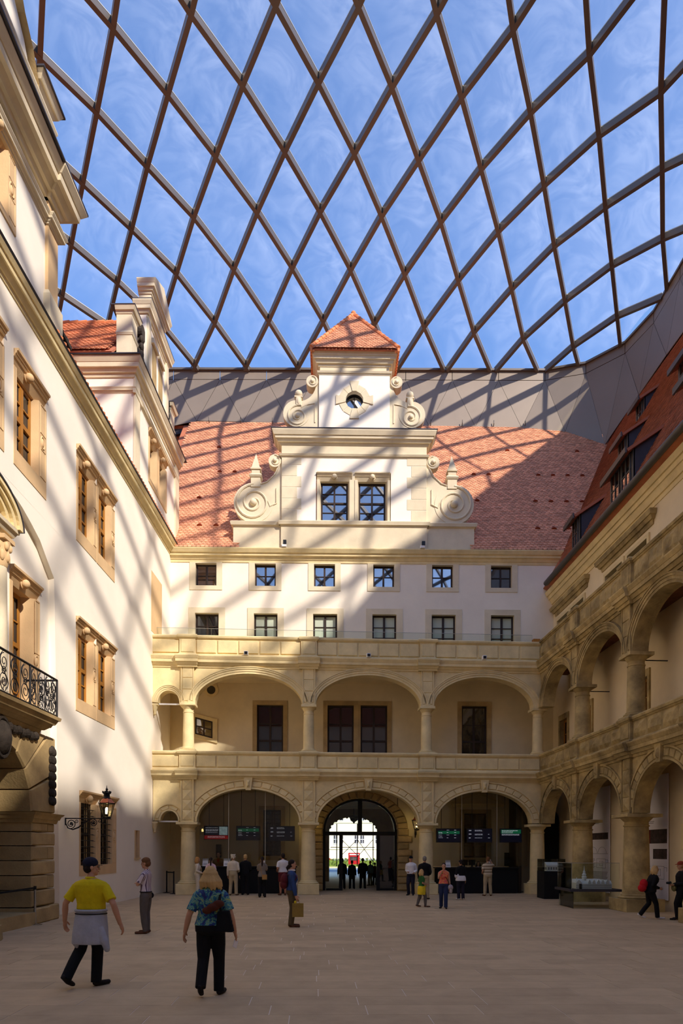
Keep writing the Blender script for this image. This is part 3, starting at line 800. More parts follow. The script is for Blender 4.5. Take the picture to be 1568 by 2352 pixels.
# ------------------------------------------------------------------ right side of the court
RU = [3.98, 8.25, 12.45]
RGB = [(.42, 3.55, 3.1, 4.5), (4.4, 7.8, 3.1, 4.52), (8.7, 12.0, 3.1, 4.55), (12.9, 16.2, 3.1, 4.55)]
arcade(FR, 'weathered ground floor arcade of old coffered sandstone arches along the right', RU, RGB, 4.95, 3.1, 'coffer', 'stone_old', u_end=16.6, half=.3)
RLB = [(.38, 3.68, 8.2, 9.5), (4.28, 7.93, 8.2, 9.52), (8.57, 12.1, 8.2, 9.54), (12.8, 16.2, 8.2, 9.54)]
arcade(FR, 'weathered upper arcade of old moulded sandstone arches along the right gallery', RU, RLB, 9.78, 8.2, 'smooth', 'stone_old', u_end=16.6, half=.3)
rr_ = random.Random(5)
parapet(FR, 'weathered sandstone parapet of the first floor gallery on the right', .02, 16.6, 5.3, 6.15, RU, 'stone_old', 4.85, rough=True, rng=rr_)
parapet(FR, 'old terrace parapet on top of the right gallery with worn panels', .02, 16.6, 10.18, 11.15, RU, 'stone_old', 9.7, rough=True, rng=rr_)
lb = ['behind the black model case', 'between two banners', 'at the right edge of the frame']
for i, u in enumerate(RU):
    column(FR, u, -.28, 0, 3.08, .4 if i else .38, 'thick weathered ground floor column of the right arcade, %s' % lb[i], 'stone_old', pw=.62, plinth=.4)
    column(FR, u, -.26, 6.15, 8.2, .28, 'slim weathered gallery column of the right upper arcade, %s' % ['nearest the corner', 'in the middle', 'at the right edge'][i], 'stone_old', plinth=.06)
MB(FR).box(16.6, 44, -.5, 0, 0, 11.2)
tag(MB(FR).box(16.6, 44, -1.2, 0, 0, 11.1).build('wall_right', 'plaster', smooth=False), 'plain plastered continuation of the right wing beside the camera', 'wall', kind='structure')
for z0, z1, l in ((4.9, 5.12, 'first floor gallery'), (9.75, 10.1, 'terrace')):
    s = MB(FR); s.hexa([(-.3,-.05,z0),(17,-.05,z0),(17,-1.5,z0),(-.3,-1.7,z0),(-.3,-.05,z1),(17,-.05,z1),(17,-1.5,z1),(-.3,-1.7,z1)])
    tag(s.build('floor', 'brick_vault'), 'floor slab of the right %s' % l, 'floor', kind='structure')
HW = []
for a, b, t in ((.35, 1.75, 'leftmost'), (2.0, 3.4, 'second'), (5.5, 6.95, 'third'), (7.35, 8.8, 'fourth')):
    s = (.14, .14, .14, .1); HW.append((a-s[0], b+s[1], 10.6-s[3], 12.55+s[2]))
    window(FW, a, b, 10.6, 12.55, 'stone framed window on the right terrace wall, %s from the corner' % t, sur=s, smat='stone', cols=2, rows=3, pmat='pane_dark', depth=.2, proud=.06)
for a, b, t in ((.7, 1.6, 'nearest the corner'), (3.1, 4.2, 'behind the second column'), (7.75, 8.85, 'behind the third column')):
    s = (.15, .15, .25, .1); HW.append((a-s[0], b+s[1], 5.5-s[3], 7.85+s[2]))
    window(FW, a, b, 5.5, 7.85, 'brown wooden window of the right gallery, %s' % t, sur=s, smat='stone_old', cols=2, rows=4, fmat='wood', pmat='pane_dark', depth=.15, proud=.06)
wr = empty('wall_right', FW.p(10, 0, 0), 'plain plastered wall of the right wing behind its galleries', 'wall', kind='structure')
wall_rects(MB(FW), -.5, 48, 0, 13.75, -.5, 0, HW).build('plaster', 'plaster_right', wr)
mould(MB(FW), -.5, 48, 0, -.4, [(.03, 13.4, .05, 13.55), (.1, 13.55, .2, 13.75), (.25, 13.75, .28, 13.9), (.34, 13.9, .42, 14.08)]).build('eaves_cornice', 'stone', wr)
for a, b in ((.1, 3.7), (5.2, 9.15)):
    mould(MB(FW), a, b, 0, -.1, [(.04, 12.85, .06, 13.0), (.12, 13.0, .18, 13.12), (.22, 13.12, .26, 13.28), (.26, 13.28, .1, 13.36)], 1, 1).build('window_hood', 'stone_old', wr)
for i, u in enumerate(RU[:2]):
    s = MB(FR); s.tube([(u, -.3, 8.02), (u, -1.75, 8.02)], .018, 6); tag(s.build('tie_rod', 'iron'), 'thin iron tie rod behind the %s right gallery column' % ['second', 'third'][i], 'rod')
# ------------------------------------------------------------------ tiled roofs
def tile_field(name, O, e, s, width, length, keep, m, parent, tw=.2, ex=.165, lift=.03):
    """beaver-tail tiles laid in staggered courses on the plane O + e*u + s*v"""
    O = Vector(O); e = Vector(e).normalized(); s = Vector(s).normalized(); n = e.cross(s).normalized()
    if n.z < 0: n = -n
    V = []; Q = []; TL = ex*1.45; r = random.Random(8)
    nv_, nu = int(length/ex), int(width/tw)
    for jv in range(nv_):
        for iu in range(nu):
            u = iu*tw+(tw/2 if jv % 2 else 0); v = jv*ex
            P0 = O+e*(u+tw/2)+s*v
            if not keep(P0): continue
            k = r.random()*.008; b = len(V); g = tw*.03
            sh = [(g, ex*.0+TL), (tw-g, TL), (tw-g, .05), (tw*.8, .012), (tw*.5, 0), (tw*.2, .012), (g, .05)]
            for x, y in sh:
                V.append(O+e*(u+x)+s*(v+y)+n*(lift+.034*(1-y/TL)+k))
            for x, y in sh[2:]: V.append(O+e*(u+x)+s*(v+y)+n*(lift+.034*(1-y/TL)+k-.02))
            Q.append(tuple(range(b, b+7)))
            for i in range(4): Q.append((b+2+i, b+7+i, b+8+i, b+3+i))
    o = link_mesh(name, V, Q, m, parent, fix=False)
    return tag(o, kind='stuff')
def plate(name, pts, m, parent, th=.15):
    a = Vector(pts[1])-Vector(pts[0]); b = Vector(pts[-1])-Vector(pts[0]); n = a.cross(b).normalized()
    if n.z > 0: n = -n
    V = [Vector(p) for p in pts]+[Vector(p)+n*th for p in pts]; k = len(pts)
    return link_mesh(name, V, [tuple(range(k)), tuple(range(2*k-1, k-1, -1))]+[(i, (i+1) % k, k+(i+1) % k, k+i) for i in range(k)], m, parent)
BR_O = Vector((-9.2, 31.72, 15.97)); BR_S = Vector((0, 9.5, 11.8)).normalized()
def zb_plane(p): return 15.97+(p.y-31.72-.015*(p.x+8))*11.8/9.5
def zr_plane(p): return 14.3+(p.x-9.5-.04*(32-p.y))*12.6/7.0
rb = empty('roof_back', (1, 36, 16), 'long steep roof of overlapping red clay tiles above the back wall', 'roof', kind='structure')
plate('roof_deck', [(-9.6, 31.8, 15.86), (18, 32.22, 15.86), (18, 41.76, 27.62), (-9.6, 41.34, 27.62)], 'roof_plain', rb)
def keep_b(p):
    if p.x > 17.5: return False
    if -4.9 < p.x < 6.0 and p.z < 17.5: return False
    if -2.6 < p.x < 3.6 and p.z < 20.3: return False
    return p.x < 9 or zb_plane(p) > zr_plane(p)-.15
tile_field('roof_tiles', BR_O, (1, .015, 0), BR_S, 27.5, 15.1, keep_b, 'tile', rb)
def vent(P, e, s, parent):
    n = e.cross(s).normalized(); n = n if n.z > 0 else -n
    V = []; k = 8
    for d, r0 in ((0, .13), (.28, .03)):
        for i in range(k+1):
            a = PI*i/k; V.append(P+e*(r0*math.cos(a))+n*(.06+r0*.75*math.sin(a))+s*d)
    Q = [(i, i+1, k+2+i, k+1+i) for i in range(k)]+[tuple(range(k+1))]
    link_mesh('vent_tile', V, Q, 'clay_vent', parent)
eX = Vector((1, .015, 0)).normalized()
for v, xs in ((8.0, [-6.6, -5.8, 7.1, 7.9, 10.6, 11.4, 12.2, 13.0]), (4.9, [-7.3, 6.9, 9.9, 10.7, 11.5, 12.3]), (2.0, [-6.9, -6.1, 9.5, 10.3, 11.0]), (11.2, [-7.0, 9.4, 13.4])):
    for x in xs: vent(BR_O+eX*(x+9.2)+BR_S*v, eX, BR_S, rb)
for i in range(14):
    x = -8+1.9*i
    if -2 < x < 3: continue
    p = BR_O+eX*(x+9.2)+BR_S*14.8
    MB().tube([p+Vector((0, -.05, .0)), p+Vector((0, -.2, .12)), p+Vector((0, -.22, .3))], .025, 5).build('roof_hook', 'zinc', rb)
# right roof
rt = empty('roof_right', (13, 25, 14), 'steep roof of red clay tiles over the right wing with dormers', 'roof', kind='structure')
eR = Vector((.04, -1, 0)).normalized(); sR = Vector((7.0, 0, 12.6)).normalized()
RRO = Vector((9.5-.04*9.4, 41.4, 14.3))
plate('roof_deck', [RRO-sR*.0, RRO+eR*58, RRO+eR*58+sR*14.3, RRO+sR*14.3], 'roof_plain', rt, .2)
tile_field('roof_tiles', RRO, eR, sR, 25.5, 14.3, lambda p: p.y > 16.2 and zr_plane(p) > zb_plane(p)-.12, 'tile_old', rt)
g = MB(); a = RRO+Vector((-.12, 0, -.05)); 
g.tube([a+eR*9.9, a+eR*58], .12, 10); g.build('gutter', 'zinc', rt, True)
plate('eaves_board', [a+eR*9.9+Vector((.1, 0, .02)), a+eR*58+Vector((.1, 0, .02)), a+eR*58+Vector((.6, 0, -.16)), a+eR*9.9+Vector((.6, 0, -.16))], 'tile_ridge', rt, .06)
# dormers of the right roof
def dormer(y1, y0, xf, zb, zt, label, dep=2.3, nwin=1):
    """face between y0 (near) and y1 (far) at x=xf looking into the court"""
    yc = (y0+y1)/2
    D = empty('dormer', (xf, yc, zb), label, 'dormer')
    zi = zt+.55*1.0
    for y, nm in ((y0, 'cheek'), (y1, 'cheek')):
        s = MB(); t = .08 if y == y0 else -.08
        zbk = zb-.25
        s.pts([(xf,y,zbk),(xf+1.5,y,zbk+1.4),(xf+1.5,y,zt+1.0),(xf,y,zt),(xf,y+t,zbk),(xf+1.5,y+t,zbk+1.4),(xf+1.5,y+t,zt+1.0),(xf,y+t,zt)],
              [(0,1,2,3),(4,7,6,5),(0,4,5,1),(1,5,6,2),(2,6,7,3),(3,7,4,0)]); s.build(nm, 'slate', D)
    plate('dormer_roof', [(xf-.3, y0-.12, zt-.16), (xf-.3, y1+.12, zt-.16), (xf+1.5, y1+.12, zt+1.05), (xf+1.5, y0-.12, zt+1.05)], 'roof_plain', D, .1)
    MB().box(xf-.36, xf-.3, y0-.14, y1+.14, zt-.3, zt-.1).build('fascia_board', 'zinc', D)
    wd = (y1-y0-.16)/nwin
    MB().box(xf-.02, xf+.04, y0, y1, zb-.2, zt).build('face', 'zinc', D)
    for i in range(nwin):
        a = y0+.08+wd*i+.08; b = y0+.08+wd*(i+1)-.08
        s = MB(); s.box(xf-.07, xf-.02, a, b, zb, zb+.07); s.box(xf-.07, xf-.02, a, b, zt-.15, zt-.08); s.box(xf-.07, xf-.02, a, a+.07, zb, zt-.08); s.box(xf-.07, xf-.02, b-.07, b, zb, zt-.08)
        s.box(xf-.07, xf-.02, (a+b)/2-.03, (a+b)/2+.03, zb, zt-.08); s.box(xf-.065, xf-.02, a, b, (zb+zt)/2-.02, (zb+zt)/2+.02)
        f = s.build('window_frame', 'zinc', D)
        for c, d in ((a+.07, (a+b)/2-.03), ((a+b)/2+.03, b-.07)):
            MB().box(xf-.045, xf-.03, c, d, zb+.07, zt-.15).build('pane', 'pane_mirror', f)
dormer(29.25, 28.3, 9.86, 14.55, 15.95, 'small dormer with slate cheeks at the far end of the right eaves')
dormer(25.5, 23.5, 10.02, 14.45, 15.85, 'double windowed dormer with slate cheeks above the middle of the right eaves', nwin=2)
dormer(20.3, 18.4, 10.22, 14.4, 15.85, 'near dormer on the right eaves cut by the picture edge', nwin=2)
dormer(29.6, 28.6, 11.95, 18.35, 19.5, 'dormer in the upper row of the right roof, nearest the valley below the top one', 2.0)
dormer(32.0, 31.1, 13.75, 21.55, 22.7, 'topmost small dormer close under the fascia of the right roof', 1.8)
dormer(24.6, 23.5, 12.1, 18.3, 19.4, 'dormer in the upper row of the right roof, beside the picture edge', 2.0)

# ------------------------------------------------------------------ scrolled gable over the back wall
ga = empty('gable', FB.p(8.55, 0, 16), 'tall pale stone gable with volutes, oculus and small red tiled cap on the back wall', 'gable')
UC = 8.6
MB(FB).box(UC-5.66, UC+5.66, -.7, .06, 15.97, 17.1).build('base_course', 'stone_pale', ga)
mould(MB(FB), UC-5.66, UC+5.66, .06, -.7, [(.0, 17.05, .04, 17.12), (.1, 17.12, .14, 17.26), (.14, 17.26, .06, 17.32)], 1, 1).build('base_cornice', 'stone_pale', ga)
MB(FB).box(UC-3.42, UC+3.42, 0, .16, 15.97, 17.1).build('base_break', 'stone_pale', ga)
mould(MB(FB), UC-3.42, UC+3.42, .16, -.3, [(.0, 17.05, .04, 17.12), (.1, 17.12, .14, 17.26), (.14, 17.26, .06, 17.32)], 1, 1).build('base_cornice', 'stone_pale', ga)
# lower storey
s = MB(FB); wins = [(-1.0+X2U, .25+X2U), (.78+X2U, 2.03+X2U)]; zw0, zw1 = 17.36, 19.27
wall_rects(s, UC-3.4, UC+3.4, 17.3, 20.9, -.6, .1, [(wins[0][0]-.24, wins[1][1]+.24, zw0-.02, zw1+.36)]); s.build('lower_wall', 'plaster', ga)
MB(FB).box(wins[0][1]+.2, wins[1][0]-.2, -.3, .12, zw0, zw1+.36).build('window_pier', 'stone_pale', ga)
for i, (a, b) in enumerate(wins):
    window(FB, a, b, zw0, zw1, '%s half of the paired dark window in the scrolled gable' % ['left', 'right'][i], n=.1, sur=(.2, .2, .34, .02), smat='stone_pale', cols=2, rows=4, thick_row=2, fw=.07, boss=True, depth=.3, proud=.05, splay=.08, hood=True)
for sg in (-1, 1):
    for i in range(6):
        z = 17.36+.52*i; wq = .92 if i % 2 else .72
        a, b = (UC-3.4, UC-3.4+wq) if sg < 0 else (UC+3.4-wq, UC+3.4)
        MB(FB).chamf(a, b, .1, .112, z+.01, z+.51, .006).build('quoin', 'stone_pale', ga)
mould(MB(FB), UC-3.4, UC+3.4, .1, -.5, [(.02, 20.3, .04, 20.36), (.08, 20.36, .12, 20.44)], 1, 1).build('architrave', 'stone_pale', ga)
MB(FB).box(UC-3.4, UC+3.4, .1, .13, 20.45, 20.9).build('frieze', 'stone_pale', ga)
mould(MB(FB), UC-3.4, UC+3.4, .1, -.6, [(.05, 20.86, .1, 20.96), (.16, 20.96, .24, 21.08), (.28, 21.08, .3, 21.2), (.34, 21.2, .42, 21.38), (.42, 21.38, .42, 21.44)], 1, 1).build('main_cornice', 'stone_pale', ga)
MB(FB).box(UC-3.86, UC+3.86, -.7, .54, 21.44, 21.48).build('lead_cover', 'slate', ga)
# upper storey
s = MB(FB); oz = 23.03; orr = .42
K = 32
ring = [(UC+orr*math.cos(2*PI*i/K), oz+orr*math.sin(2*PI*i/K)) for i in range(K)]
x0, x1, z0, z1 = UC-1.66, UC+1.66, 21.46, 24.25
def sq(i):
    a = 2*PI*i/K; c, d = math.cos(a), math.sin(a)
    tx = (x1-UC)/abs(c) if abs(c) > 1e-6 else 99; tz = ((z1-oz) if d > 0 else (oz-z0))/abs(d) if abs(d) > 1e-6 else 99
    t = min(tx, tz); return (UC+c*t, oz+d*t)
for i in range(K):
    s.prism([ring[i], ring[(i+1) % K], sq(i+1), sq(i)], -.5, .1)
for cx_, cz_ in ((x0, z0), (x1, z0), (x0, z1), (x1, z1)):
    ia = min(range(K), key=lambda i: (sq(i)[0]-cx_)**2+(sq(i)[1]-cz_)**2)
    for i in (ia-1, ia): 
        a, b = sq(i), sq(i+1)
        if abs((a[0]-cx_)*(b[1]-cz_)-(b[0]-cx_)*(a[1]-cz_)) > 1e-4: s.prism([a, b, (cx_, cz_)], -.5, .1)
s.build('upper_wall', 'plaster', ga)
for i in range(12):
    a0, a1 = 2*PI*i/12-PI/12+.02, 2*PI*(i+1)/12-PI/12-.02
    big = i % 3 == 0; ro = .9 if big else .74
    P = [(UC+orr*math.cos(a0), oz+orr*math.sin(a0)), (UC+orr*math.cos(a1), oz+orr*math.sin(a1)), (UC+ro*math.cos(a1), oz+ro*math.sin(a1)), (UC+ro*math.cos(a0), oz+ro*math.sin(a0))]
    MB(FB).prism(P, .1, .15 if big else .12).build('voussoir', 'stone_pale', ga)
WN[0] += 1
ow = empty('window_%d' % WN[0], FB.p(UC, -.2, oz), 'round oculus window with cross bars in the upper gable', 'window', kind='structure')
MB(FB).arcband(UC, oz, orr-.05, orr-.05, orr, orr, -.24, -.12, 0, 2*PI, 32).build('frame', 'iron', ow)
MB(FB).prism([(UC+orr*math.cos(2*PI*i/24), oz+orr*math.sin(2*PI*i/24)) for i in range(24)], -.24, -.2).build('pane', 'pane_mirror', ow)
s = MB(FB); s.box(UC-.4, UC+.4, -.2, -.16, oz-.25, oz-.22); s.box(UC-.02, UC+.02, -.2, -.16, oz-.4, oz+.4); s.build('glazing_bars', 'iron', ow)
mould(MB(FB), UC-1.66, UC+1.66, .1, -.5, [(.02, 24.2, .04, 24.26), (.07, 24.26, .1, 24.34)], 1, 1).build('architrave', 'stone_pale', ga)
MB(FB).box(UC-1.62, UC+1.62, -.8, .12, 24.34, 24.66).build('frieze', 'stone_pale', ga)
mould(MB(FB), UC-1.66, UC+1.66, .12, -.9, [(.03, 24.56, .06, 24.66), (.12, 24.66, .2, 24.8), (.25, 24.8, .27, 24.92), (.3, 24.92, .36, 25.06)], 1, 1).build('cap_cornice', 'stone_pale', ga)
# little pyramid roof
cap0 = Vector(FB.p(UC-2.0, .62, 25.06)); e_ = FB.U
apx = FB.p(UC, -1.7, 28.4)
slope = (apx-FB.p(UC, .62, 25.06)); L_ = slope.length
plate('cap_deck', [FB.p(UC-1.98, .6, 25.04), FB.p(UC+1.98, .6, 25.04), apx], 'roof_plain', ga, .04)
for sg in (-1, 1): plate('cap_deck', [FB.p(UC+sg*1.98, .6, 25.04), FB.p(UC+sg*1.98, -4, 25.04), FB.p(UC, -4, 28.4), apx], 'tile', ga, .1)
wt = 4.0
def keep_cap(p):
    d = (p-FB.p(UC, .62, 25.06)); v = d.dot(slope.normalized()); u = d.dot(e_)
    return abs(u) < 2.0*(1-v/L_)-.02
tile_field('cap_tiles', cap0, e_, slope, wt, L_, keep_cap, 'tile', ga, .17, .145)
for sg in (-1, 1):
    a = FB.p(UC+sg*2.02, .66, 25.1); k = 13
    for i in range(k):
        p = a.lerp(apx+Vector((0, 0, .08)), i/k); q = a.lerp(apx+Vector((0, 0, .08)), (i+1.15)/k)
        link = MB().tube([p, q], [.1, .075], 8); link.build('hip_tile', 'tile_ridge', ga, True, fix=False)
    s = MB(FB)
    for i in range(14):
        n = .6-.2*i; s.box(UC+sg*2.02-.05, UC+sg*2.02+.05, n-.08, n+.08, 24.94, 25.08)
    s.build('verge_tiles', 'tile_ridge', ga)
MB().ball(*(apx+Vector((0, 0, .1))), .13).build('apex_tile', 'tile_ridge', ga, True)
# volutes
def spiral(mb, uc, zc, r0, turns, n, sg, a0=PI/2, rad=.045, k=44):
    P = []
    for i in range(k+1):
        f = i/k; r = r0*(1-f*.82); a = a0+sg*turns*2*PI*f; P.append((uc+r*math.cos(a), n, zc+r*math.sin(a)))
    mb.tube(P, [rad*(1-.4*i/k) for i in range(k+1)], 6)
def disc(u, z, r, k=28): return [(u+r*math.cos(2*PI*i/k), z+r*math.sin(2*PI*i/k)) for i in range(k)]
for sg in (-1, 1):
    g = lambda d: UC+sg*d          # distance from the gable's axis
    side = 'left' if sg < 0 else 'right'
    s = MB(FB)
    s.prism(disc(g(4.72), 18.22, .93), -.32, .02)
    # sweep between wall, big scroll and small upper scroll
    P = [(g(3.4), 17.32), (g(4.75), 17.32), (g(5.0), 18.9)]
    for i in range(9):
        t = i/8; a = PI/2*t
        P.append((g(4.75-1.15*math.sin(a)), 20.1-.95*math.cos(a)-.1*(1-t)))
    P += [(g(3.4), 20.3)]
    s.prism(P, -.32, .0)
    s.prism(disc(g(3.72), 20.18, .3, 20), -.36, .06)
    s.build('volute', 'stone_pale', ga)
    s = MB(FB); spiral(s, g(4.72), 18.22, .86, 2.1, .03, -sg, PI/2, .06); s.ball(g(4.72), .06, 18.22, .17, .14, .17)
    spiral(s, g(3.72), 20.18, .27, 1.2, .07, sg, PI/2, .03); s.ball(g(3.72), .09, 20.18, .1, .09, .1)
    s.tube([(g(3.5), .02, 20.0), (g(3.72), .02, 19.55), (g(4.1), .02, 19.2), (g(4.6), .02, 19.02)], .03, 5)
    s.tube([(g(3.65), .02, 18.9), (g(3.65), .02, 18.2), (g(3.95), .02, 18.05), (g(4.05), .02, 18.3)], .035, 5)
    s.build('scroll_relief', 'stone_pale', ga, True)
    s = MB(FB); u = g(4.62)
    s.box(u-.22, u+.22, -.36, .06, 18.95, 19.4); mould(s, u-.22, u+.22, .06, -.36, [(.03, 19.4, .08, 19.48), (.08, 19.48, .02, 19.56)], 1, 1)
    s.box(u-.19, u+.19, -.33, .03, 19.56, 19.78); s.box(u-.24, u+.24, -.38, .08, 19.78, 19.85)
    s.pts([(u-.2,-.34,19.85),(u+.2,-.34,19.85),(u+.2,.04,19.85),(u-.2,.04,19.85),(u,-.15,20.62)], [(0,1,2,3),(0,4,1),(1,4,2),(2,4,3),(3,4,0)])
    s.build('obelisk', 'stone_pale', ga)
    # upper pair
    s = MB(FB)
    s.prism(disc(g(2.72), 22.42, .62), -.3, .04)
    P = [(g(1.66), 21.5), (g(2.9), 21.5), (g(2.95), 22.95)]
    for i in range(9):
        a = PI/2*i/8; P.append((g(2.62-.82*math.sin(a)), 23.85-.85*math.cos(a)))
    P += [(g(1.66), 23.95)]
    s.prism(P, -.3, .02); s.prism(disc(g(1.98), 23.9, .28, 20), -.4, .1)
    s.build('volute', 'stone_pale', ga)
    s = MB(FB); spiral(s, g(2.66), 22.3, .5, 1.8, .05, -sg, PI/2, .045); s.ball(g(2.66), .07, 22.3, .11, .1, .11)
    spiral(s, g(1.98), 23.9, .24, 1.2, .11, sg, PI/2, .03); s.ball(g(1.98), .12, 23.9, .09, .08, .09)
    s.tube([(g(1.85), .03, 22.0), (g(1.85), .03, 22.9), (g(2.2), .03, 22.85), (g(2.5), .03, 22.7)], .03, 5)
    s.build('scroll_relief', 'stone_pale', ga, True)
    s = MB(FB); u = g(2.62); s.chamf(u-.14, u+.14, -.2, .1, 22.75, 23.2, .04); s.ball(u, .06, 22.98, .1, .08, .2); s.box(u-.19, u+.19, -.22, .1, 23.16, 23.22); s.ball(u, -.05, 23.38, .18); s.build('ball_finial', 'stone_pale', ga, True)
for i, u in enumerate((UC-3.25, UC+3.2)):
    s = empty('spotlight', FB.p(u, .3, 16.0), 'small spotlight at the %s foot of the scrolled gable' % ['left', 'right'][i], 'spotlight')
    MB(FB).chamf(u-.12, u+.1, .2, .42, 15.99, 16.12, .02).build('base', 'white', s); MB(FB).box(u-.05, u+.1, .3, .44, 16.12, 16.3).build('head', 'black', s)
# wings behind: rear slope and outer walls close the buildings
bw = empty('wall_rear', (0, 50, 0), 'rear walls and slopes of the back wing', 'wall', kind='structure')
plate('rear_slope', [(-20, 41.45, 27.7), (20, 41.45, 27.7), (20, 51, 15.9), (-20, 51, 15.9)], 'roof_plain', bw)
s = MB(); s.box(-20, -1.9, 50.4, 50.9, 0, 16); s.box(3.7, 20, 50.4, 50.9, 0, 16); s.box(-1.9, 3.7, 50.4, 50.9, 5, 16); s.box(-1.9, -1.6, 46, 50.5, 0, 4.7); s.box(3.4, 3.7, 46, 50.5, 0, 4.7); s.box(-1.9, 3.7, 46, 50.5, 4.5, 4.7); s.build('plaster', 'plaster_back', bw)
rw2 = empty('wall_outer', (23, 10, 0), 'outer slope and wall of the right wing', 'wall', kind='structure')
plate('outer_slope', [(16.9, 45, 26.9), (16.9, -17, 26.9), (24, -17, 14.3), (24, 45, 14.3)], 'roof_plain', rw2)
MB().box(23.5, 24, -17, 50, 0, 14.4).build('plaster', 'plaster_back', rw2)
sf = empty('wall_front', (0, -10, 0), 'plastered wing closing the court behind the camera', 'wall', kind='structure')
MB().box(-20, 24, -10.6, -10, 0, 15.5).build('plaster', 'plaster', sf)
plate('roof_slope', [(-20, -9.8, 15.5), (24, -9.8, 15.5), (24, -16.8, 27.0), (-20, -16.8, 27.0)], 'roof_plain', sf)
plate('roof_slope', [(-20, -16.8, 27.0), (24, -16.8, 27.0), (24, -24, 15), (-20, -24, 15)], 'roof_plain', sf)
MB().box(-20, 24, -24, -23.5, 0, 15.2).build('plaster', 'plaster', sf)
# ------------------------------------------------------------------ left wall
HL = []
NICHE = [(19.46, 9.63), (19.0, 9.98), (18.57, 10.32), (18.07, 10.53), (17.56, 10.71), (16.98, 10.84), (16.45, 10.95), (15.75, 11.02)]
NICHE = NICHE+[(31.5-u, z) for u, z in reversed(NICHE[:-1])]
sA = (.55, .5, .42, .42)
def lw(u0, u1, z0, z1, label, sur, **k):
    HL.append((u0-sur[0], u1+sur[1], z0-sur[3], z1+sur[2]))
    d = dict(smat='stone_warm', fmat='wood', pmat='pane_dark', cols=2, rows=4, thick_row=2, fw=.11, depth=.18, proud=.015, boss=True, hood=True, medal=True, splay=.06)
    d.update(k)
    return window(FL, u0, u1, z0, z1, label, sur=sur, **d)
W = (.2, .52, .42, .42)
lw(14.9, 16.1, 12.0, 14.15, 'upper window of the left wall with golden frame at the picture edge', W)
lw(17.3, 18.4, 12.0, 14.05, 'single upper window of the left wall with golden wooden frame above the arched recess', W)
WL = (.2, .36, .4, .4)
lw(21.2, 22.3, 11.85, 14.0, 'first of the paired upper windows of the left wall', WL); lw(22.9, 23.95, 11.85, 14.0, 'second of the paired upper windows of the left wall', (.2, .45, .4, .4))
lw(21.2, 22.3, 6.6, 8.7, 'first of the paired middle windows of the left wall', WL); lw(22.9, 23.95, 6.6, 8.7, 'second of the paired middle windows of the left wall', (.2, .5, .4, .4))
lw(21.45, 22.6, 1.4, 3.4, 'first iron barred window on the ground floor of the left wall', (.15, .36, .36, .32), grille=True, fmat='wood_dark', pmat='stone_portal'); lw(23.15, 24.15, 1.4, 3.4, 'second iron barred window on the ground floor of the left wall, behind the lantern', (.15, .5, .36, .32), grille=True, fmat='wood_dark', pmat='stone_portal')
HL.append((26.75, 27.35, 1.6, 2.68))
WN[0] += 1
sl = empty('window_%d' % WN[0], FL.p(27, 0, 1.6), 'narrow stone slit window low in the left wall', 'window', kind='structure')
MB(FL).box(26.75, 26.86, -.3, .02, 1.6, 2.68).build('jamb', 'stone_warm', sl); MB(FL).box(27.24, 27.35, -.3, .02, 1.6, 2.68).build('jamb', 'stone_warm', sl)
MB(FL).box(26.86, 27.24, -.25, -.2, 1.6, 2.68).build('pane', 'stone_portal', sl); MB(FL).box(26.7, 27.4, -.1, .05, 1.55, 1.6).build('sill', 'stone_warm', sl)
lwall = empty('wall_left', FL.p(20, 0, 0), 'tall cream plastered left wall of the court', 'wall', kind='structure')
s = MB(FL)
wall_rects(s, 19.9, 33, 0, 15.75, -.6, 0, HL)
wall_rects(s, -11, 19.9, 11.02, 15.75, -.6, 0, HL)
s.box(-11, 11.6, -.6, 0, 0, 11.02)
# rim of the arched recess
for (a, za), (b, zb2) in zip(NICHE, NICHE[1:]):
    s.prism([(a, za), (b, zb2), (b, 11.03), (a, 11.03)], -.6, 0)
s.box(19.46, 19.9, -.6, 0, 9.63, 11.03); s.prism([(19.46, 9.63), (19.9, 0), (19.9, 9.63)], -.6, 0); s.prism([(12.04, 9.63), (11.6, 9.63), (11.6, 0)], -.6, 0)
s.build('plaster', 'plaster', lwall)
W4 = (17.55, 18.5, 5.35, 8.75, (.3, .42, .38, 0.02))
s = MB(FL); wall_rects(s, 11.3, 20.0, 0, 11.2, -.75, -.17, [(W4[0]-.3, W4[1]+.42, 5.33, 9.13), (13.8, 17.7, .05, 4.7)]); s.build('recess_plaster', 'plaster', lwall)
window(FL, *W4[:4], 'tall golden balcony door window in the arched recess', n=-.17, sur=W4[4], smat='stone_warm', fmat='wood', pmat='pane_dark', cols=2, rows=5, thick_row=3, fw=.11, depth=.34, proud=.015, boss=True, hood=True, medal=True, splay=.15)
# main cornice of the left wall
mould(MB(FL), -11, 32.2, 0, -.6, [(.03, 15.7, .05, 15.8), (.09, 15.8, .18, 15.92), (.22, 15.92, .24, 16.04), (.27, 16.04, .33, 16.14)]).build('main_cornice', 'stone', lwall)
s = MB(FL)
mould(s, -11, 32.0, 0, -.6, [(.33, 16.14, .37, 16.19)]); s.build('lead_edge', 'slate', lwall)
s = MB(FL)
for i in range(56):
    u = 18.9+.235*i; s.lathe(u, .3, [(.08, 16.19), (.08, 16.26), (.03, 16.29)], 8)
s.build('eaves_tiles', 'tile_ridge', lwall)
lr = empty('roof_left', (-13, 15, 17), 'steep red roof of the left wing hidden behind its cornice', 'roof', kind='structure')
plate('roof_deck', [(-8.6, -11, 16.3), (-8.6, 34, 16.3), (-17.4, 45, 27.2), (-17.4, -17, 27.2)], 'roof_plain', lr)
plate('roof_deck', [(-17.4, 45, 27.2), (-17.4, -17, 27.2), (-26, -17, 15), (-26, 45, 15)], 'roof_plain', lr)
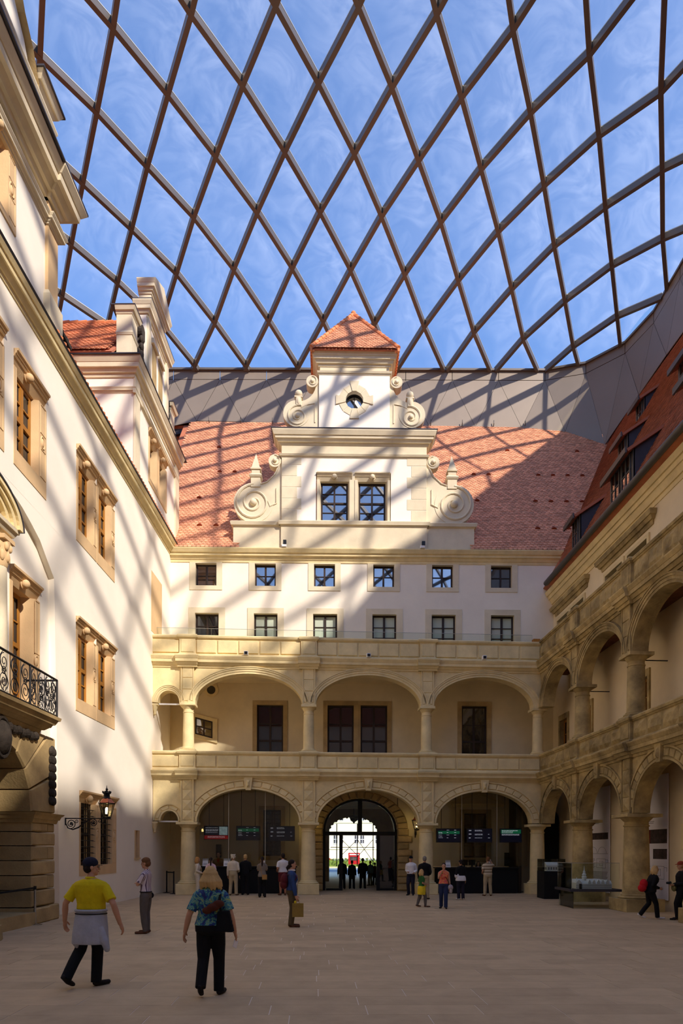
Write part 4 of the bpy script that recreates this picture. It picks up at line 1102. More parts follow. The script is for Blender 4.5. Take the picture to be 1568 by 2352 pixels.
MB().box(-26, -25.5, -17, 50, 0, 15.2).build('outer_wall', 'plaster', lr)

plate('snow_slope', [FL.p(19.4, .02, 16.25), FL.p(21.6, .02, 16.25), FL.p(21.4, -.5, 17.75), FL.p(19.4, -.35, 17.6)], 'slate', lr, .1)
s = MB()
for i in range(9): p = FL.p(19.5+.24*i, -.36-.015*i, 17.62+.017*i); s.box(p.x-.1, p.x+.08, p.y, p.y+.2, p.z-.05, p.z+.07+.03*(i % 2))
s.build('edge_tiles', 'stone_dark', lr)
# second gable of the left wing, close to the back wall
def front_stack(parent, u0, u1, zlist, nb, back, m):
    pass
g2 = empty('dormer_gable', FL.p(29.4, 0, 16.8), 'plastered dormer house with stepped stone gable above the left cornice, next to the back roof', 'gable')
s = MB(FL); wa, wb2 = (28.35, 29.15), (29.75, 30.55)
wall_rects(s, 26.2, 32.8, 16.2, 20.1, -.5, .1, [(wa[0]-.25, wb2[1]+.3, 17.1, 19.35)])
s.box(26.2, 26.6, -4.6, -.5, 16.2, 20.1); s.box(32.4, 32.8, -4.6, -.5, 16.2, 20.1); s.build('lower_wall', 'plaster', g2)
MB(FL).box(26.18, 26.75, .1, .18, 16.2, 20.1).build('corner_pilaster', 'stone_pale', g2); MB(FL).box(32.2, 32.82, .1, .18, 16.2, 20.1).build('corner_pilaster', 'stone_pale', g2)
MB(FL).box(wa[1]+.2, wb2[0]-.2, -.3, .12, 17.1, 19.35).build('window_pier', 'stone_warm', g2)
for i, (a, b) in enumerate((wa, wb2)):
    window(FL, a, b, 17.3, 18.95, '%s window of the pair in the left dormer gable' % ['near', 'far'][i], n=.1, sur=(.22, .28, .38, .2), smat='stone_warm', fmat='iron', pmat='pane_dark', cols=2, rows=4, fw=.07, depth=.3, boss=True, hood=True, splay=.1)
def ring_mould(z0, z1, p, name, layers=None, m='stone_pale', u0=26.2, u1=32.8, nb=.1, back=-4.6):
    mb = MB(FL); mould(mb, u0, u1, nb, back, layers or cornice_layers(z0, z1, p), 1, 0); mb.build(name, m, g2)
ring_mould(19.42, 19.62, .12, 'string_course'); ring_mould(20.02, 20.66, .36, 'main_cornice')
MB(FL).box(25.78, 33.1, -4.6, .49, 20.66, 20.7).build('lead_cover', 'slate', g2)
MB(FL).box(26.1, 27.0, .1, .2, 19.4, 19.64).build('string_break', 'stone_pale', g2)
ring_mould(16.2, 16.5, .12, 'base_moulding')
# second storey of that gable
MB(FL).box(27.95, 31.1, -.5, .05, 20.68, 23.8).build('upper_wall', 'plaster', g2)
for u in (28.0, 30.7): MB(FL).box(u, u+.35, .05, .14, 20.7, 23.8).build('pilaster', 'stone_pale', g2)
for u in (28.75, 29.7): MB(FL).box(u, u+.6, .05, .07, 21.6, 23.2).build('blind_window', 'stone_portal', g2); MB(FL).box(u-.1, u+.7, .05, .16, 23.2, 23.4).build('blind_window_head', 'stone_pale', g2)
mould(MB(FL), 28.0, 31.05, .05, -.45, cornice_layers(23.75, 24.3, .28), 1, 1).build('upper_cornice', 'stone_pale', g2)
MB(FL).box(27.72, 31.33, -.5, .34, 24.3, 24.34).build('lead_cover', 'slate', g2)
MB(FL).box(28.5, 30.6, -.42, .08, 24.34, 25.3).build('attic_block', 'stone_pale', g2)
s = MB(FL); mould(s, 28.5, 30.6, .08, -.45, cornice_layers(25.1, 25.6, .26), 1, 1)
V = [(28.24,-.45,25.6),(30.86,-.45,25.6),(30.86,.34,25.6),(28.24,.34,25.6),(29.55,-.45,26.2),(29.55,.34,26.2)]
s.pts(V, [(0,1,2,3),(3,2,5),(0,4,1),(0,3,5,4),(1,4,5,2)]); s.build('pediment', 'stone_pale', g2)
for u, nm in ((26.55, 'pedestal'), (32.2, 'pedestal')):
    s = MB(FL); s.box(u-.32, u+.32, -.58, .02, 20.7, 22.55); mould(s, u-.32, u+.32, .02, -.6, [(.02, 21.7, .05, 21.78), (.05, 21.78, .02, 21.84)], 1, 1); mould(s, u-.32, u+.32, .02, -.6, [(.02, 22.5, .06, 22.6), (.1, 22.6, .16, 22.74)], 1, 1); s.build(nm, 'stone_pale', g2)
    MB(FL).box(u-.49, u+.49, -.76, .19, 22.74, 22.78).build('lead_cover', 'slate', g2)
for u, sg in ((27.45, -1), (31.6, 1)):
    s = MB(FL); s.prism(disc(u, 21.35, .6), -.4, -.05); s.prism([(u, 20.8), (u-sg*.5, 20.8), (u-sg*.55, 23.1), (u-sg*.3, 23.1), (u, 22.0)], -.4, -.05); s.prism(disc(u-sg*.3, 22.9, .28, 18), -.4, 0); spiral(s, u, 21.35, .55, 1.8, -.02, sg, PI/2, .06)
    for i in range(6): s.ball(u-sg*.1, -.02, 21.0+.3*i, .13, .1, .16, 8, 6)
    s.build('scroll', 'stone_dark', g2)
# its roof, ridge running away from the court
plate('dormer_slope', [FL.p(25.75, -.6, 20.72), FL.p(25.75, -6.5, 20.72), FL.p(29.5, -6.5, 24.6), FL.p(29.5, -.6, 24.6)], 'roof_plain', g2, .08)
plate('dormer_slope', [FL.p(33.2, -.6, 20.72), FL.p(33.2, -6.5, 20.72), FL.p(29.5, -6.5, 24.6), FL.p(29.5, -.6, 24.6)], 'roof_plain', g2, .08)
tile_field('dormer_tiles', FL.p(25.75, -6.4, 20.76), FL.N, Vector(FL.U)*3.75+Vector((0, 0, 3.9)), 5.75, 5.4, lambda p: True, 'tile', g2)
s = MB()
for i in range(15): a = FL.p(29.5, -.7-.38*i, 24.7); b = FL.p(29.5, -.7-.38*i-.42, 24.68); s.tube([a, b], [.11, .09], 8)
s.build('ridge_tiles', 'tile_ridge', g2)

# first big gable at the picture's left edge
g1 = empty('stone_gable', FL.p(17, 0, 16.7), 'large plastered gable with deep stone cornices above the left wall, cut by the picture edge', 'gable')
s = MB(FL); wall_rects(s, 9, 19.3, 16.2, 19.7, -.5, .05, [(15.6, 17.05, 17.2, 19.3)]); s.box(18.9, 19.3, -4, -.5, 16.2, 19.7); s.build('lower_wall', 'plaster', g1)
MB(FL).box(18.72, 19.33, .05, .14, 16.2, 19.7).build('corner_pilaster', 'stone_warm', g1)
mould(MB(FL), 18.72, 19.33, .14, -.3, [(.1, 16.2, .1, 17.1), (.1, 17.1, .02, 17.25)], 1, 1).build('pilaster_base', 'stone_pale', g1)
window(FL, 15.8, 16.55, 17.35, 18.95, 'stone framed window of the large left gable', n=.05, sur=(.2, .5, .35, .15), smat='stone_warm', fmat='wood', pmat='pane_dark', cols=2, rows=3, depth=.3, boss=True, hood=True, medal=True, splay=.1)
def gm(z0, z1, p, nm, u1=19.3, layers=None): mould(MB(FL), 9, u1, .05, -4, layers or cornice_layers(z0, z1, p), 0, 1).build(nm, 'stone_pale', g1)
gm(19.05, 19.3, .2, 'architrave'); gm(19.75, 20.4, .62, 'main_cornice')
mould(MB(FL), 18.7, 19.35, .14, -.6, cornice_layers(19.05, 19.3, .2), .5, 1).build('architrave_break', 'stone_pale', g1)
mould(MB(FL), 18.7, 19.35, .14, -.6, cornice_layers(19.75, 20.42, .6), .5, 1).build('cornice_break', 'stone_pale', g1)
MB(FL).box(9, 20.0, -4, .75, 20.42, 20.47).build('lead_cover', 'slate', g1)
MB(FL).box(9, 18.6, -.5, .0, 20.45, 21.6).build('attic_wall', 'plaster', g1)
mould(MB(FL), 9, 18.65, .0, -.5, cornice_layers(21.2, 21.75, .3), 0, 1).build('attic_cornice', 'stone_pale', g1)
s = MB(FL); s.box(18.3, 19.1, -.8, .05, 20.45, 22.55); mould(s, 18.3, 19.1, .05, -.85, [(.02, 22.3, .1, 22.42), (.14, 22.42, .24, 22.6)], 1, 1); s.build('pedestal', 'stone_pale', g1)
MB(FL).box(18.02, 19.38, -1.1, .33, 22.6, 22.65).build('lead_cover', 'slate', g1)
s = MB(FL); s.prism([(9, 21.7), (18.2, 21.7), (18.1, 22.3), (17.7, 22.9), (17.2, 23.3), (16.7, 24.6), (16.3, 26), (9, 26)], -.5, -.05); s.build('scrolled_wall', 'plaster', g1)
s = MB(FL)
crv = [(18.25, 21.75), (18.2, 22.3), (17.85, 22.85), (17.4, 23.25), (17.0, 23.9), (16.75, 24.7), (16.45, 25.6)]
for (a, za), (b, zb2) in zip(crv, crv[1:]):
    k = 4
    for i in range(k):
        f = i/k; g_ = (i+1)/k; u = a+(b-a)*f; z = za+(zb2-za)*f; u2 = a+(b-a)*g_; z2 = za+(zb2-za)*g_
        s.pts([(u,-.6,z),(u,.12,z),(u2,.12,z2),(u2,-.6,z2),(u+.1,-.6,z+.03),(u+.16,.02,z+.04),(u2+.06,.02,z2+.01),(u2+.02,-.6,z2)], [(0,1,2,3),(4,7,6,5),(0,4,5,1),(1,5,6,2),(2,6,7,3),(3,7,4,0)])
s.build('scaled_scroll', 'stone_portal', g1)

# portal in the arched recess
lp = empty('stone_portal', FL.p(15.75, 0, 0), 'rusticated brown stone gateway under the balcony at the left picture edge', 'portal')
NF = .36; NR = -.17
pz = [.42, .86, 1.24, 1.62, 2.0, 2.36, 2.62]
for i in range(len(pz)-1):
    for a, b in ((17.4, 18.75), (12.75, 14.1)):
        if i % 2: 
            m_ = a+(b-a)*.66; MB(FL).chamf(a, m_-.01, -.76, NF, pz[i]+.012, pz[i+1]-.012, .035).build('block', 'stone_portal', lp); MB(FL).chamf(m_+.01, b, -.5, NF-.02, pz[i]+.012, pz[i+1]-.012, .035).build('block', 'stone_portal', lp)
        else: MB(FL).chamf(a, b, -.76, NF, pz[i]+.012, pz[i+1]-.012, .035).build('block', 'stone_portal', lp)
for a, b in ((17.3, 18.85), (12.65, 14.2)):
    MB(FL).chamf(a, (a+b)/2+.2, -.76, NF+.1, 0, .4, .03).build('plinth_block', 'stone_portal', lp); MB(FL).chamf((a+b)/2+.21, b+.05, -.5, NF+.06, 0, .42, .03).build('plinth_block', 'stone_portal', lp)
    mould(MB(FL), a+.08, b-.08, NF, -.6, [(.02, 2.6, .05, 2.7), (.08, 2.7, .12, 2.8), (.14, 2.8, .18, 2.86)], 1, 1).build('impost', 'stone_portal', lp)
ac, ar, az = 15.75, 1.65, 2.86
nv = 9; top = 4.95
for i in range(nv):
    t0, t1 = PI*i/nv+.012, PI*(i+1)/nv-.012
    if i == nv//2: continue
    def outer(t):
        c, d = math.cos(t), math.sin(t)
        tx = 3.0/abs(c) if abs(c) > 1e-6 else 99; tz = (top-az)/d if d > 1e-6 else 99
        k = min(tx, tz); return (ac+c*k, az+d*k)
    P = [(ac+ar*math.cos(t0), az+ar*math.sin(t0)), (ac+ar*math.cos(t1), az+ar*math.sin(t1)), outer(t1)]
    oa, ob = outer(t0), outer(t1)
    if abs(oa[0]-ob[0]) > .05 and abs(oa[1]-ob[1]) > .05: P.append((ac+(3.0 if oa[0] > ac else -3.0), top))
    P.append(oa)
    cx = sum(p[0] for p in P)/len(P); cz = sum(p[1] for p in P)/len(P); f = [(x+(cx-x)*.06, z+(cz-z)*.06) for x, z in P]; k = len(P)
    V = [(x, -.76, z) for x, z in P]+[(x, NF-.05, z) for x, z in P]+[(x, NF, z) for x, z in f]
    Q = [(j, (j+1) % k, k+(j+1) % k, k+j) for j in range(k)]+[(k+j, k+(j+1) % k, 2*k+(j+1) % k, 2*k+j) for j in range(k)]+[tuple(range(2*k, 3*k)), tuple(range(k-1, -1, -1))]
    MB(FL).pts(V, Q).build('voussoir', 'stone_portal', lp)
s = MB(FL)
for i in range(7):
    z = 4.55-.22*i
    for j in range(3): s.ball(18.5+.08*(j-1), NF+.02, z+.05*(j % 2), .1, .08, .12, 8, 6)
    s.ball(18.5, NF+.05, z-.04, .12, .08, .1, 8, 6)
s.build('garland', 'stone_dark', lp)
s = MB(FL)
for i in range(16): s.ball(14.2+.22*i, NF+.02, 4.78+.03*(i % 2), .14, .1, .12, 8, 6)
s.build('carved_frieze', 'stone_dark', lp)
s = MB(FL); s.ball(ac, NF+.06, 4.5, .3, .2, .4); s.tube([(ac+.34*math.cos(a*PI/8), NF+.06, 4.5+.46*math.sin(a*PI/8)) for a in range(16)], .06, 6, True); s.build('cartouche', 'stone_dark', lp, True)
s = MB(FL); s.lathe(14.0, .1, [(0.01, .34), (1.0, .34), (1.1, .3), (1.12, 0)], 24)
s.build('round_step', 'stone_portal', lp); MB(FL).box(14.1, 17.4, -.5, .5, 0, .32).build('step', 'stone_portal', lp)
MB(FL).box(13.7, 17.8, -.84, -.78, .0, 4.8).build('gate_leaf', 'wood_dark', lp)
# balcony
bl = empty('balcony', FL.p(15.7, 0, 5), 'stone balcony with wrought iron scroll railing over the left gateway', 'balcony')
mould(MB(FL), 13.4, 17.75, .36, -.3, [(.0, 4.9, .05, 5.02), (.1, 5.02, .2, 5.1), (.22, 5.1, .26, 5.18), (.3, 5.18, .36, 5.3), (.4, 5.3, .42, 5.38)], 1, 1).build('slab', 'stone_portal', bl)
for u in (13.8,):
    s = MB(FL); s.prism([(u-.22, 4.95), (u+.22, 4.95), (u+.26, 5.12), (u-.26, 5.12)], .3, .85); s.ball(u, .7, 4.95, .2, .22, .2, 10, 6); s.build('console', 'stone_dark', bl)
bn = .72; bu0, bu1 = 13.5, 18.0; bz0, bz1 = 5.42, 6.36
rail = MB(FL); rail.tube([(bu0, -.1, bz1), (bu0, bn, bz1), (bu1, bn, bz1), (bu1, -.1, bz1)], .03, 6); rail.build('handrail', 'iron', bl)
rail = MB(FL); rail.tube([(bu0, -.1, bz0), (bu0, bn, bz0), (bu1, bn, bz0), (bu1, -.1, bz0)], .022, 6); rail.build('bottom_rail', 'iron', bl)
for u in (bu0, 15.0, 16.5, bu1): MB(FL).tube([(u, bn, bz0-.06), (u, bn, bz1)], .028, 6).build('post', 'iron', bl)
def scrolls(mb, A, B, k):
    """iron scroll work filling the rectangle from corner A to B (A,B = (u,n))"""
    for i in range(k):
        f0, f1 = (i+.06)/k, (i+.94)/k
        q = lambda f, z: (A[0]+(B[0]-A[0])*f, A[1]+(B[1]-A[1])*f, z)
        fm = (f0+f1)/2; hw = (f1-f0)/2
        mb.tube([q(f0, bz0), q(f0, bz1)], .009, 4)
        for zc, r, sg, a0 in ((bz0+.68, .2, 1, PI/2), (bz0+.26, .22, -1, -PI/2), (bz0+.48, .11, 1, 0)):
            P = []
            for j in range(22):
                t = j/21; rad = r*(1-.8*t); a = a0+sg*t*2.1*2*PI*.8; P.append(q(fm+hw*rad/.24*math.cos(a), zc+rad*math.sin(a)))
            mb.tube(P, .011, 4)
        P = [q(f0+(f1-f0)*(.5+.45*math.sin(t*PI*2/12)), bz0+(bz1-bz0)*t/12) for t in range(13)]; mb.tube(P, .01, 4)
for a, b, k in (((13.5, bn), (15.0, bn), 3), ((15.0, bn), (16.5, bn), 3), ((16.5, bn), (18.0, bn), 4), ((18.0, bn), (18.0, -.1), 3)):
    s = MB(FL); scrolls(s, a, b, k); s.build('scrollwork', 'iron', bl, fix=False)
# aedicule with shell pediment above the balcony
ae = empty('aedicule', FL.p(15.0, -.1, 5.4), 'ornate stone aedicule with segmental pediment and column above the balcony', 'aedicule')
s = MB(FL); mould(s, 13.3, 16.4, .25, -.4, [(.0, 9.3, .04, 9.4), (.08, 9.4, .14, 9.52), (.17, 9.52, .18, 9.6)], 1, 1); s.build('entablature', 'stone_pale', ae)
s = MB(FL)
for i, (f, nn) in enumerate(((1., .62), (.9, .54), (.8, .44), (.68, .3))):
    s.arcband(14.9, 9.6, 1.7*f-.16, .85*f-.09, 1.7*f, .85*f, -.4, nn*.8, 0, PI, 24)
s.build('pediment', 'stone', ae); MB(FL).arcband(14.9, 9.6, 1.7, .85, 1.74, .89, -.4, .52, 0, PI, 24).build('lead_cover', 'slate', ae)
s = MB(FL); s.prism([(14.9+1.2*math.cos(PI*i/12), 9.6+.55*math.sin(PI*i/12)) for i in range(13)], -.4, .1)
for i in range(9): t = PI*(i+.5)/9; s.tube([(14.9, .12, 9.65), (14.9+1.1*math.cos(t), .2, 9.6+.5*math.sin(t))], [.02, .07], 6)
s.build('shell', 'stone_portal', ae)
s = MB(FL)
for u in (13.6, 16.2): MB(FL).lathe(u, .12, [(.24, 5.4), (.24, 5.6), (.19, 5.7), (.19, 5.8), (.165, 8.6)], 18).build('column_shaft', 'stone_pale', ae, True)
for u in (13.6, 16.2):
    s = MB(FL); s.lathe(u, .12, [(.17, 8.6), (.19, 8.66), (.2, 8.8), (.24, 9.1), (.25, 9.2)], 16); s.box(u-.25, u+.25, -.13, .37, 9.2, 9.3)
    for i in range(8):
        a = PI*2*i/8; s.ball(u+.19*math.cos(a), .12+.19*math.sin(a), 8.85, .06, .06, .14, 8, 6); s.ball(u+.23*math.cos(a+.4), .12+.23*math.sin(a+.4), 9.06, .055, .055, .1, 8, 6)
    s.build('leafy_capital', 'stone_warm', ae, True)
# stone panel at the wall's far end above the terrace, plinth line
MB(FL).box(28.9, 30.5, 0, .012, 11.2, 13.75).build('old_stone_panel', 'stone_warm', lwall)

# lanterns
def lantern(fr, O, arm, label, size=1., with_arm=True):
    """O: wall point of the bracket in fr coordinates, arm: length out of the wall (along n)"""
    u, n, z = O
    t = empty('wall_lantern', fr.p(u, n, z), label, 'lantern')
    s = MB(fr)
    s.tube([(u, n, z), (u, n+arm+.04, z)], .018, 6); s.tube([(u, n+.01, z+.02), (u, n+.01, z-.2)], .022, 6)
    def sp(nc, zc, r0, turns, a0, sg, rad=.013):
        P = [(u, n+nc+r0*(1-.75*i/30)*math.cos(a0+sg*turns*2*PI*i/30), z+zc+r0*(1-.75*i/30)*math.sin(a0+sg*turns*2*PI*i/30)) for i in range(31)]; s.tube(P, rad, 5)
    k = arm/1.2
    sp(.17*k, -.16, .14, 1.6, -PI/2, 1); sp(.33*k, -.08, .06, 1.2, PI, 1, .01); sp(.82*k, -.13, .11, 1.6, PI/2, -1); sp(1.0*k, -.06, .055, 1.2, PI, 1, .01)
    s.tube([(u, n+.03, z-.16), (u, n+.08*k, z-.28), (u, n+.22*k, z-.33), (u, n+.38*k, z-.27), (u, n+.52*k, z-.16), (u, n+.68*k, z-.04), (u, n+.8*k, z-.01)], [.014, .018, .02, .022, .02, .016, .012], 6)
    for nc, zc in ((.17*k, -.16), (.82*k, -.14)):
        for a in (0, 2.1, 4.2): s.ball(u, n+nc+.025*math.cos(a+PI/2), z+zc+.025*math.sin(a+PI/2), .012, .025, .025, 6, 5)
    s.build('bracket', 'iron', t)
    c = n+arm; b = z+.04; q = size
    s = MB(fr); s.lathe(u, c, [(.03*q, z-.03), (.1*q, z), (.1*q, b)], 10); s.build('foot', 'iron', t)
    K = 6; r0, r1, h = .105*q, .2*q, .34*q
    pt_ = lambda r, i, zz: (u+r*math.cos(2*PI*(i+.5)/K), c+r*math.sin(2*PI*(i+.5)/K), zz)
    s = MB(fr)
    for i in range(K):
        s.tube([pt_(r0, i, b), pt_(r1, i, b+h)], .011, 5); s.tube([pt_(r0, i, b), pt_(r0, i+1, b)], .012, 5); s.tube([pt_(r1, i, b+h), pt_(r1, i+1, b+h)], .018, 5)
        s.tube([pt_(r1, i, b+h), pt_(r1*1.12, i, b+h+.05*q)], [.014, .003], 5)
    s.build('cage', 'iron', t)
    for i in range(K):
        MB(fr).pts([pt_(r0, i, b), pt_(r0, i+1, b), pt_(r1, i+1, b+h), pt_(r1, i, b+h)], [(0,1,2,3)]).build('pane', 'glass_clear', t, fix=False)
    s = MB(fr)
    P = [pt_(r1*1.02, i, b+h+.01) for i in range(K)]+[pt_(.1*q, i, b+h+.13*q) for i in range(K)]
    s.pts(P, [(i, (i+1) % K, K+(i+1) % K, K+i) for i in range(K)]); s.build('copper_hood', 'copper', t)
    s = MB(fr); zt = b+h+.12*q; s.lathe(u, c, [(.1*q, zt), (.1*q, zt+.02), (.075*q, zt+.05*q), (.075*q, zt+.12*q), (.1*q, zt+.13*q), (.1*q, zt+.15*q), (.03*q, zt+.17*q), (.022*q, zt+.22*q), (.035*q, zt+.24*q), (.012*q, zt+.27*q), (.004, zt+.34*q)], 12)
    for i in range(6): a = PI*i/3; s.ball(u+.095*q*math.cos(a), c+.095*q*math.sin(a), zt+.17*q, .018*q, .018*q, .03*q, 6, 5)
    s.build('chimney', 'iron', t)
    MB(fr).lathe(u, c, [(.03*q, b+.08*q), (.035*q, b+.2*q), (.02*q, b+.24*q)], 10).build('glowing_mantle', 'lamp_glow', t, True)
    MB(fr).lathe(u, c, [(.012*q, b), (.03*q, b+.03*q), (.03*q, b+.08*q)], 8).build('burner', 'iron', t)
    ld = bpy.data.lights.new('lantern_light', 'POINT'); ld.energy = 14; ld.color = (1, .72, .35); ld.shadow_soft_size = .04
    lo = bpy.data.objects.new('lantern_light', ld); COL.objects.link(lo); lo.location = fr.p(u, c, b+.16*q)-WPOS[t.name]; lo.parent = t
lantern(FL, (20.25, 0, 2.83), 1.24, 'lit black lantern with copper hood on a long scroll bracket of the left wall', 1.18)
lantern(FB, (PU0-.62, .12, 2.85), .7, 'lit gas lantern to the left of the middle gateway', 1.15)
lantern(FB, (PU1+.78, .12, 2.85), .7, 'lit gas lantern to the right of the middle gateway', 1.15)
# ------------------------------------------------------------------ ticket halls behind glass in the back arcade
def shop_glass(u0, u1, seams, label):
    t = empty('glass_wall', FG.p((u0+u1)/2, -.7, 0), label, 'glass wall')
    e = [u0]+seams+[u1]
    for a, b in zip(e, e[1:]): MB(FG).box(a+.008, b-.008, -.72, -.7, 1.22, 4.85).build('glass_panel', 'glass_shop', t)
    for x in seams: MB(FG).box(x-.012, x+.012, -.73, -.685, 1.22, 4.85).build('seam', 'alu', t)
shop_glass(1.95, 6.33, [3.23, 4.83], 'frameless glass wall of the left ticket hall with two vertical seams')
shop_glass(12.25, 16.6, [13.6, 15.2], 'frameless glass wall of the right ticket hall with two vertical seams')
def counter(u0, u1, label, z=1.2):
    c = empty('counter', FG.p((u0+u1)/2, -.6, 0), label, 'counter')
    MB(FG).box(u0+.05, u1-.05, -1.1, -.5, .02, z-.05).build('body', 'black_soft', c); MB(FG).box(u0, u1, -1.15, -.45, z-.05, z).build('worktop', 'black', c)
counter(2.05, 6.24, 'long black ticket counter in the left glass hall'); counter(12.4, 16.15, 'long black ticket counter in the right glass hall', 1.16)
# partitions that close the halls at the sides and back rooms
def screen(X0, X1, z0, z1, kind, label):
    t = empty('display_screen', ((X0+X1)/2, 30.52, z0), label, 'screen')
    b = MB(); b.box(X0-.03, X1+.03, 30.5, 30.58, z0-.03, z1+.03); b.build('casing', 'black', t)
    for x in (X0+.2, X1-.2): MB().tube([(x, 30.54, z1), (x, 30.54, 4.9)], .012, 5).build('hanger', 'iron', t)
    w_, h = X1-X0, z1-z0; B = lambda a, c, d, e, nm, m, y=30.495: MB().box(X0+w_*a, X0+w_*c, y-.004, y+.01, z0+h*d, z0+h*e).build(nm, m, t)
    def lines(x0, x1, zs, hh=.028, seed=1):
        r = random.Random(seed); mb = MB()
        for z in zs:
            x = x0
            while x < x1-.03:
                l = .03+r.random()*.09; mb.box(X0+w_*x, X0+w_*min(x1, x+l), 30.482, 30.5, z0+h*z, z0+h*(z+hh)); x += l+.018
        tag(mb.build('text_lines', 'screen_text', t), kind='stuff')
    if kind == 'info':
        B(0, 1, .28, 1, 'blue_field', 'screen_blue'); B(0, 1, 0, .28, 'red_field', 'screen_red'); B(.63, .98, .32, .98, 'portrait', 'screen_photo', 30.49)
        lines(.05, .58, (.88, .74, .68, .62, .5), .03, 2)
        cu = bpy.data.curves.new('lettering', 'FONT'); cu.body = 'INFORMATION'; cu.size = h*.2; cu.extrude = .003; cu.align_x = 'CENTER'; cu.align_y = 'CENTER'
        o2 = bpy.data.objects.new('t', cu); COL.objects.link(o2); me = bpy.data.meshes.new_from_object(o2.evaluated_get(bpy.context.evaluated_depsgraph_get())); bpy.data.objects.remove(o2); me.materials.clear(); me.materials.append(M['screen_text'])
        o = bpy.data.objects.new('lettering', me); COL.objects.link(o); o.parent = t; o.rotation_euler = (PI/2, 0, 0)
        o.location = Vector((X0+w_*.5, 30.478, z0+h*.15))-WPOS[t.name]
    elif kind == 'green':
        B(.02, .98, .0, .98, 'field', 'screen_blue'); B(.05, .97, .62, .84, 'green_bar', 'screen_green', 30.49)
        lines(.07, .25, (.72, .66, .52, .4, .3), .03, 3); lines(.42, .52, (.9, .72, .52, .3), .035, 4); lines(.74, .82, (.9, .72, .52, .3), .035, 5)
    elif kind == 'list':
        B(.0, 1, .0, 1, 'field', 'screen_blue'); lines(.05, .16, (.86, .58, .28), .06, 6); lines(.3, .62, (.9, .84, .6, .54, .3), .03, 7); lines(.85, .93, (.58, .3), .035, 8)
    else:
        B(.0, 1, .0, 1, 'field', 'screen_blue'); B(.02, .98, .66, .96, 'green_bar', 'screen_green', 30.49); lines(.06, .84, (.86,), .055, 9); lines(.06, .6, (.78, .7), .03, 10); lines(.06, .9, (.58, .52), .03, 11)
screen(-6.12, -5.07, 2.4, 2.96, 'info', 'hanging screen with red INFORMATION strip and a pale portrait')
screen(-4.68, -3.66, 2.37, 2.96, 'green', 'hanging screen with a green bar in the left ticket hall')
screen(-3.22, -2.12, 2.35, 2.96, 'list', 'dark hanging price screen in the left ticket hall, beside the column')
screen(4.26, 5.3, 2.3, 2.87, 'green', 'hanging screen with a green bar in the right ticket hall')
screen(5.63, 6.7, 2.3, 2.87, 'list', 'dark hanging price screen in the middle of the right ticket hall')
screen(7.1, 8.02, 2.3, 2.87, 'head', 'hanging screen with green headline at the right end of the right ticket hall')
def sheet(u, z, w_, h, label):
    t = empty('sign_holder', FG.p(u, -.6, z), label, 'sign'); 
    MB(FG).hexa([(u-w_/2,-.66,z),(u+w_/2,-.66,z),(u+w_/2,-.62,z),(u-w_/2,-.62,z),(u-w_/2,-.78,z+h),(u+w_/2,-.78,z+h),(u+w_/2,-.74,z+h),(u-w_/2,-.74,z+h)]).build('sheet', 'white', t)
    s = MB(FG)
    for i in range(5): s.hexa([(u-w_*.36,-.7-.02*i,z+h*(.2+.13*i)),(u+w_*.36,-.7-.02*i,z+h*(.2+.13*i)),(u+w_*.36,-.63-.024*i,z+h*(.2+.13*i)),(u-w_*.36,-.63-.024*i,z+h*(.2+.13*i)),(u-w_*.36,-.7-.02*i,z+h*(.24+.13*i)),(u+w_*.36,-.7-.02*i,z+h*(.24+.13*i)),(u+w_*.36,-.634-.024*i,z+h*(.24+.13*i)),(u-w_*.36,-.634-.024*i,z+h*(.24+.13*i))])
    tag(s.build('text_lines', 'ink', t), kind='stuff')
sheet(2.22, 1.2, .24, .34, 'white notice sheet on the left counter beside the first column'); sheet(3.16, 1.2, .28, .34, 'white notice sheet on the left counter right of the clerk')
sheet(12.98, 1.16, .22, .32, 'white notice sheet at the left end of the right counter'); sheet(14.85, 1.16, .2, .36, 'white notice sheet on the right counter beside the striped man')
for u, l in ((13.75, 'first'), (14.1, 'second')):
    t = empty('monitor', FG.p(u, -.8, 1.16), 'black computer monitor on the right counter, %s of two' % l, 'monitor'); MB(FG).box(u-.15, u+.15, -.84, -.8, 1.26, 1.5).build('display', 'black', t); MB(FG).box(u-.03, u+.03, -.84, -.8, 1.16, 1.28).build('stand', 'black', t); MB(FG).box(u-.1, u+.1, -.9, -.75, 1.16, 1.18).build('foot', 'black', t)
t = empty('desk_stand', FG.p(5.6, -.8, 1.2), 'thin black reading stand on the left counter', 'stand'); MB(FG).tube([(5.6,-.8,1.2),(5.6,-.8,1.5)], .02, 6).build('post', 'black', t); MB(FG).box(5.42, 5.78, -.9, -.7, 1.5, 1.53).build('top', 'black', t); MB(FG).box(5.45, 5.75, -.9, -.7, 1.2, 1.22).build('foot', 'black', t)
for u, z, nm in ((2.3, 1.55, 'left'), (15.85, 1.2, 'right')):
    t = tag(MB(FB).chamf(u-.12, u+.12, 0, .12, z, z+.62, .02).build('wall_box', 'wood_dark'), 'dark brown box on the rear wall of the %s ticket hall' % nm, 'box')
# pediment over the right hall window
s = MB(FB); x0, x1 = U(5.3), U(7.55); mould(s, x0, x1, 0, -.1, [(.04, 3.98, .1, 4.08), (.14, 4.08, .16, 4.12)], 1, 1)
for a, b in ((x0-.1, (x0+x1)/2), (x1+.1, (x0+x1)/2)): s.prism([(a, 4.12), (b, 4.58), (b, 4.68), (a, 4.2)], 0, .12)
s.build('pediment', 'stone', wb)
# dark reveals beside the halls
MB(FG).box(16.2, 16.35, -2.3, -.75, 0, 4.8).build('side_wall', 'wood_dark', wb)

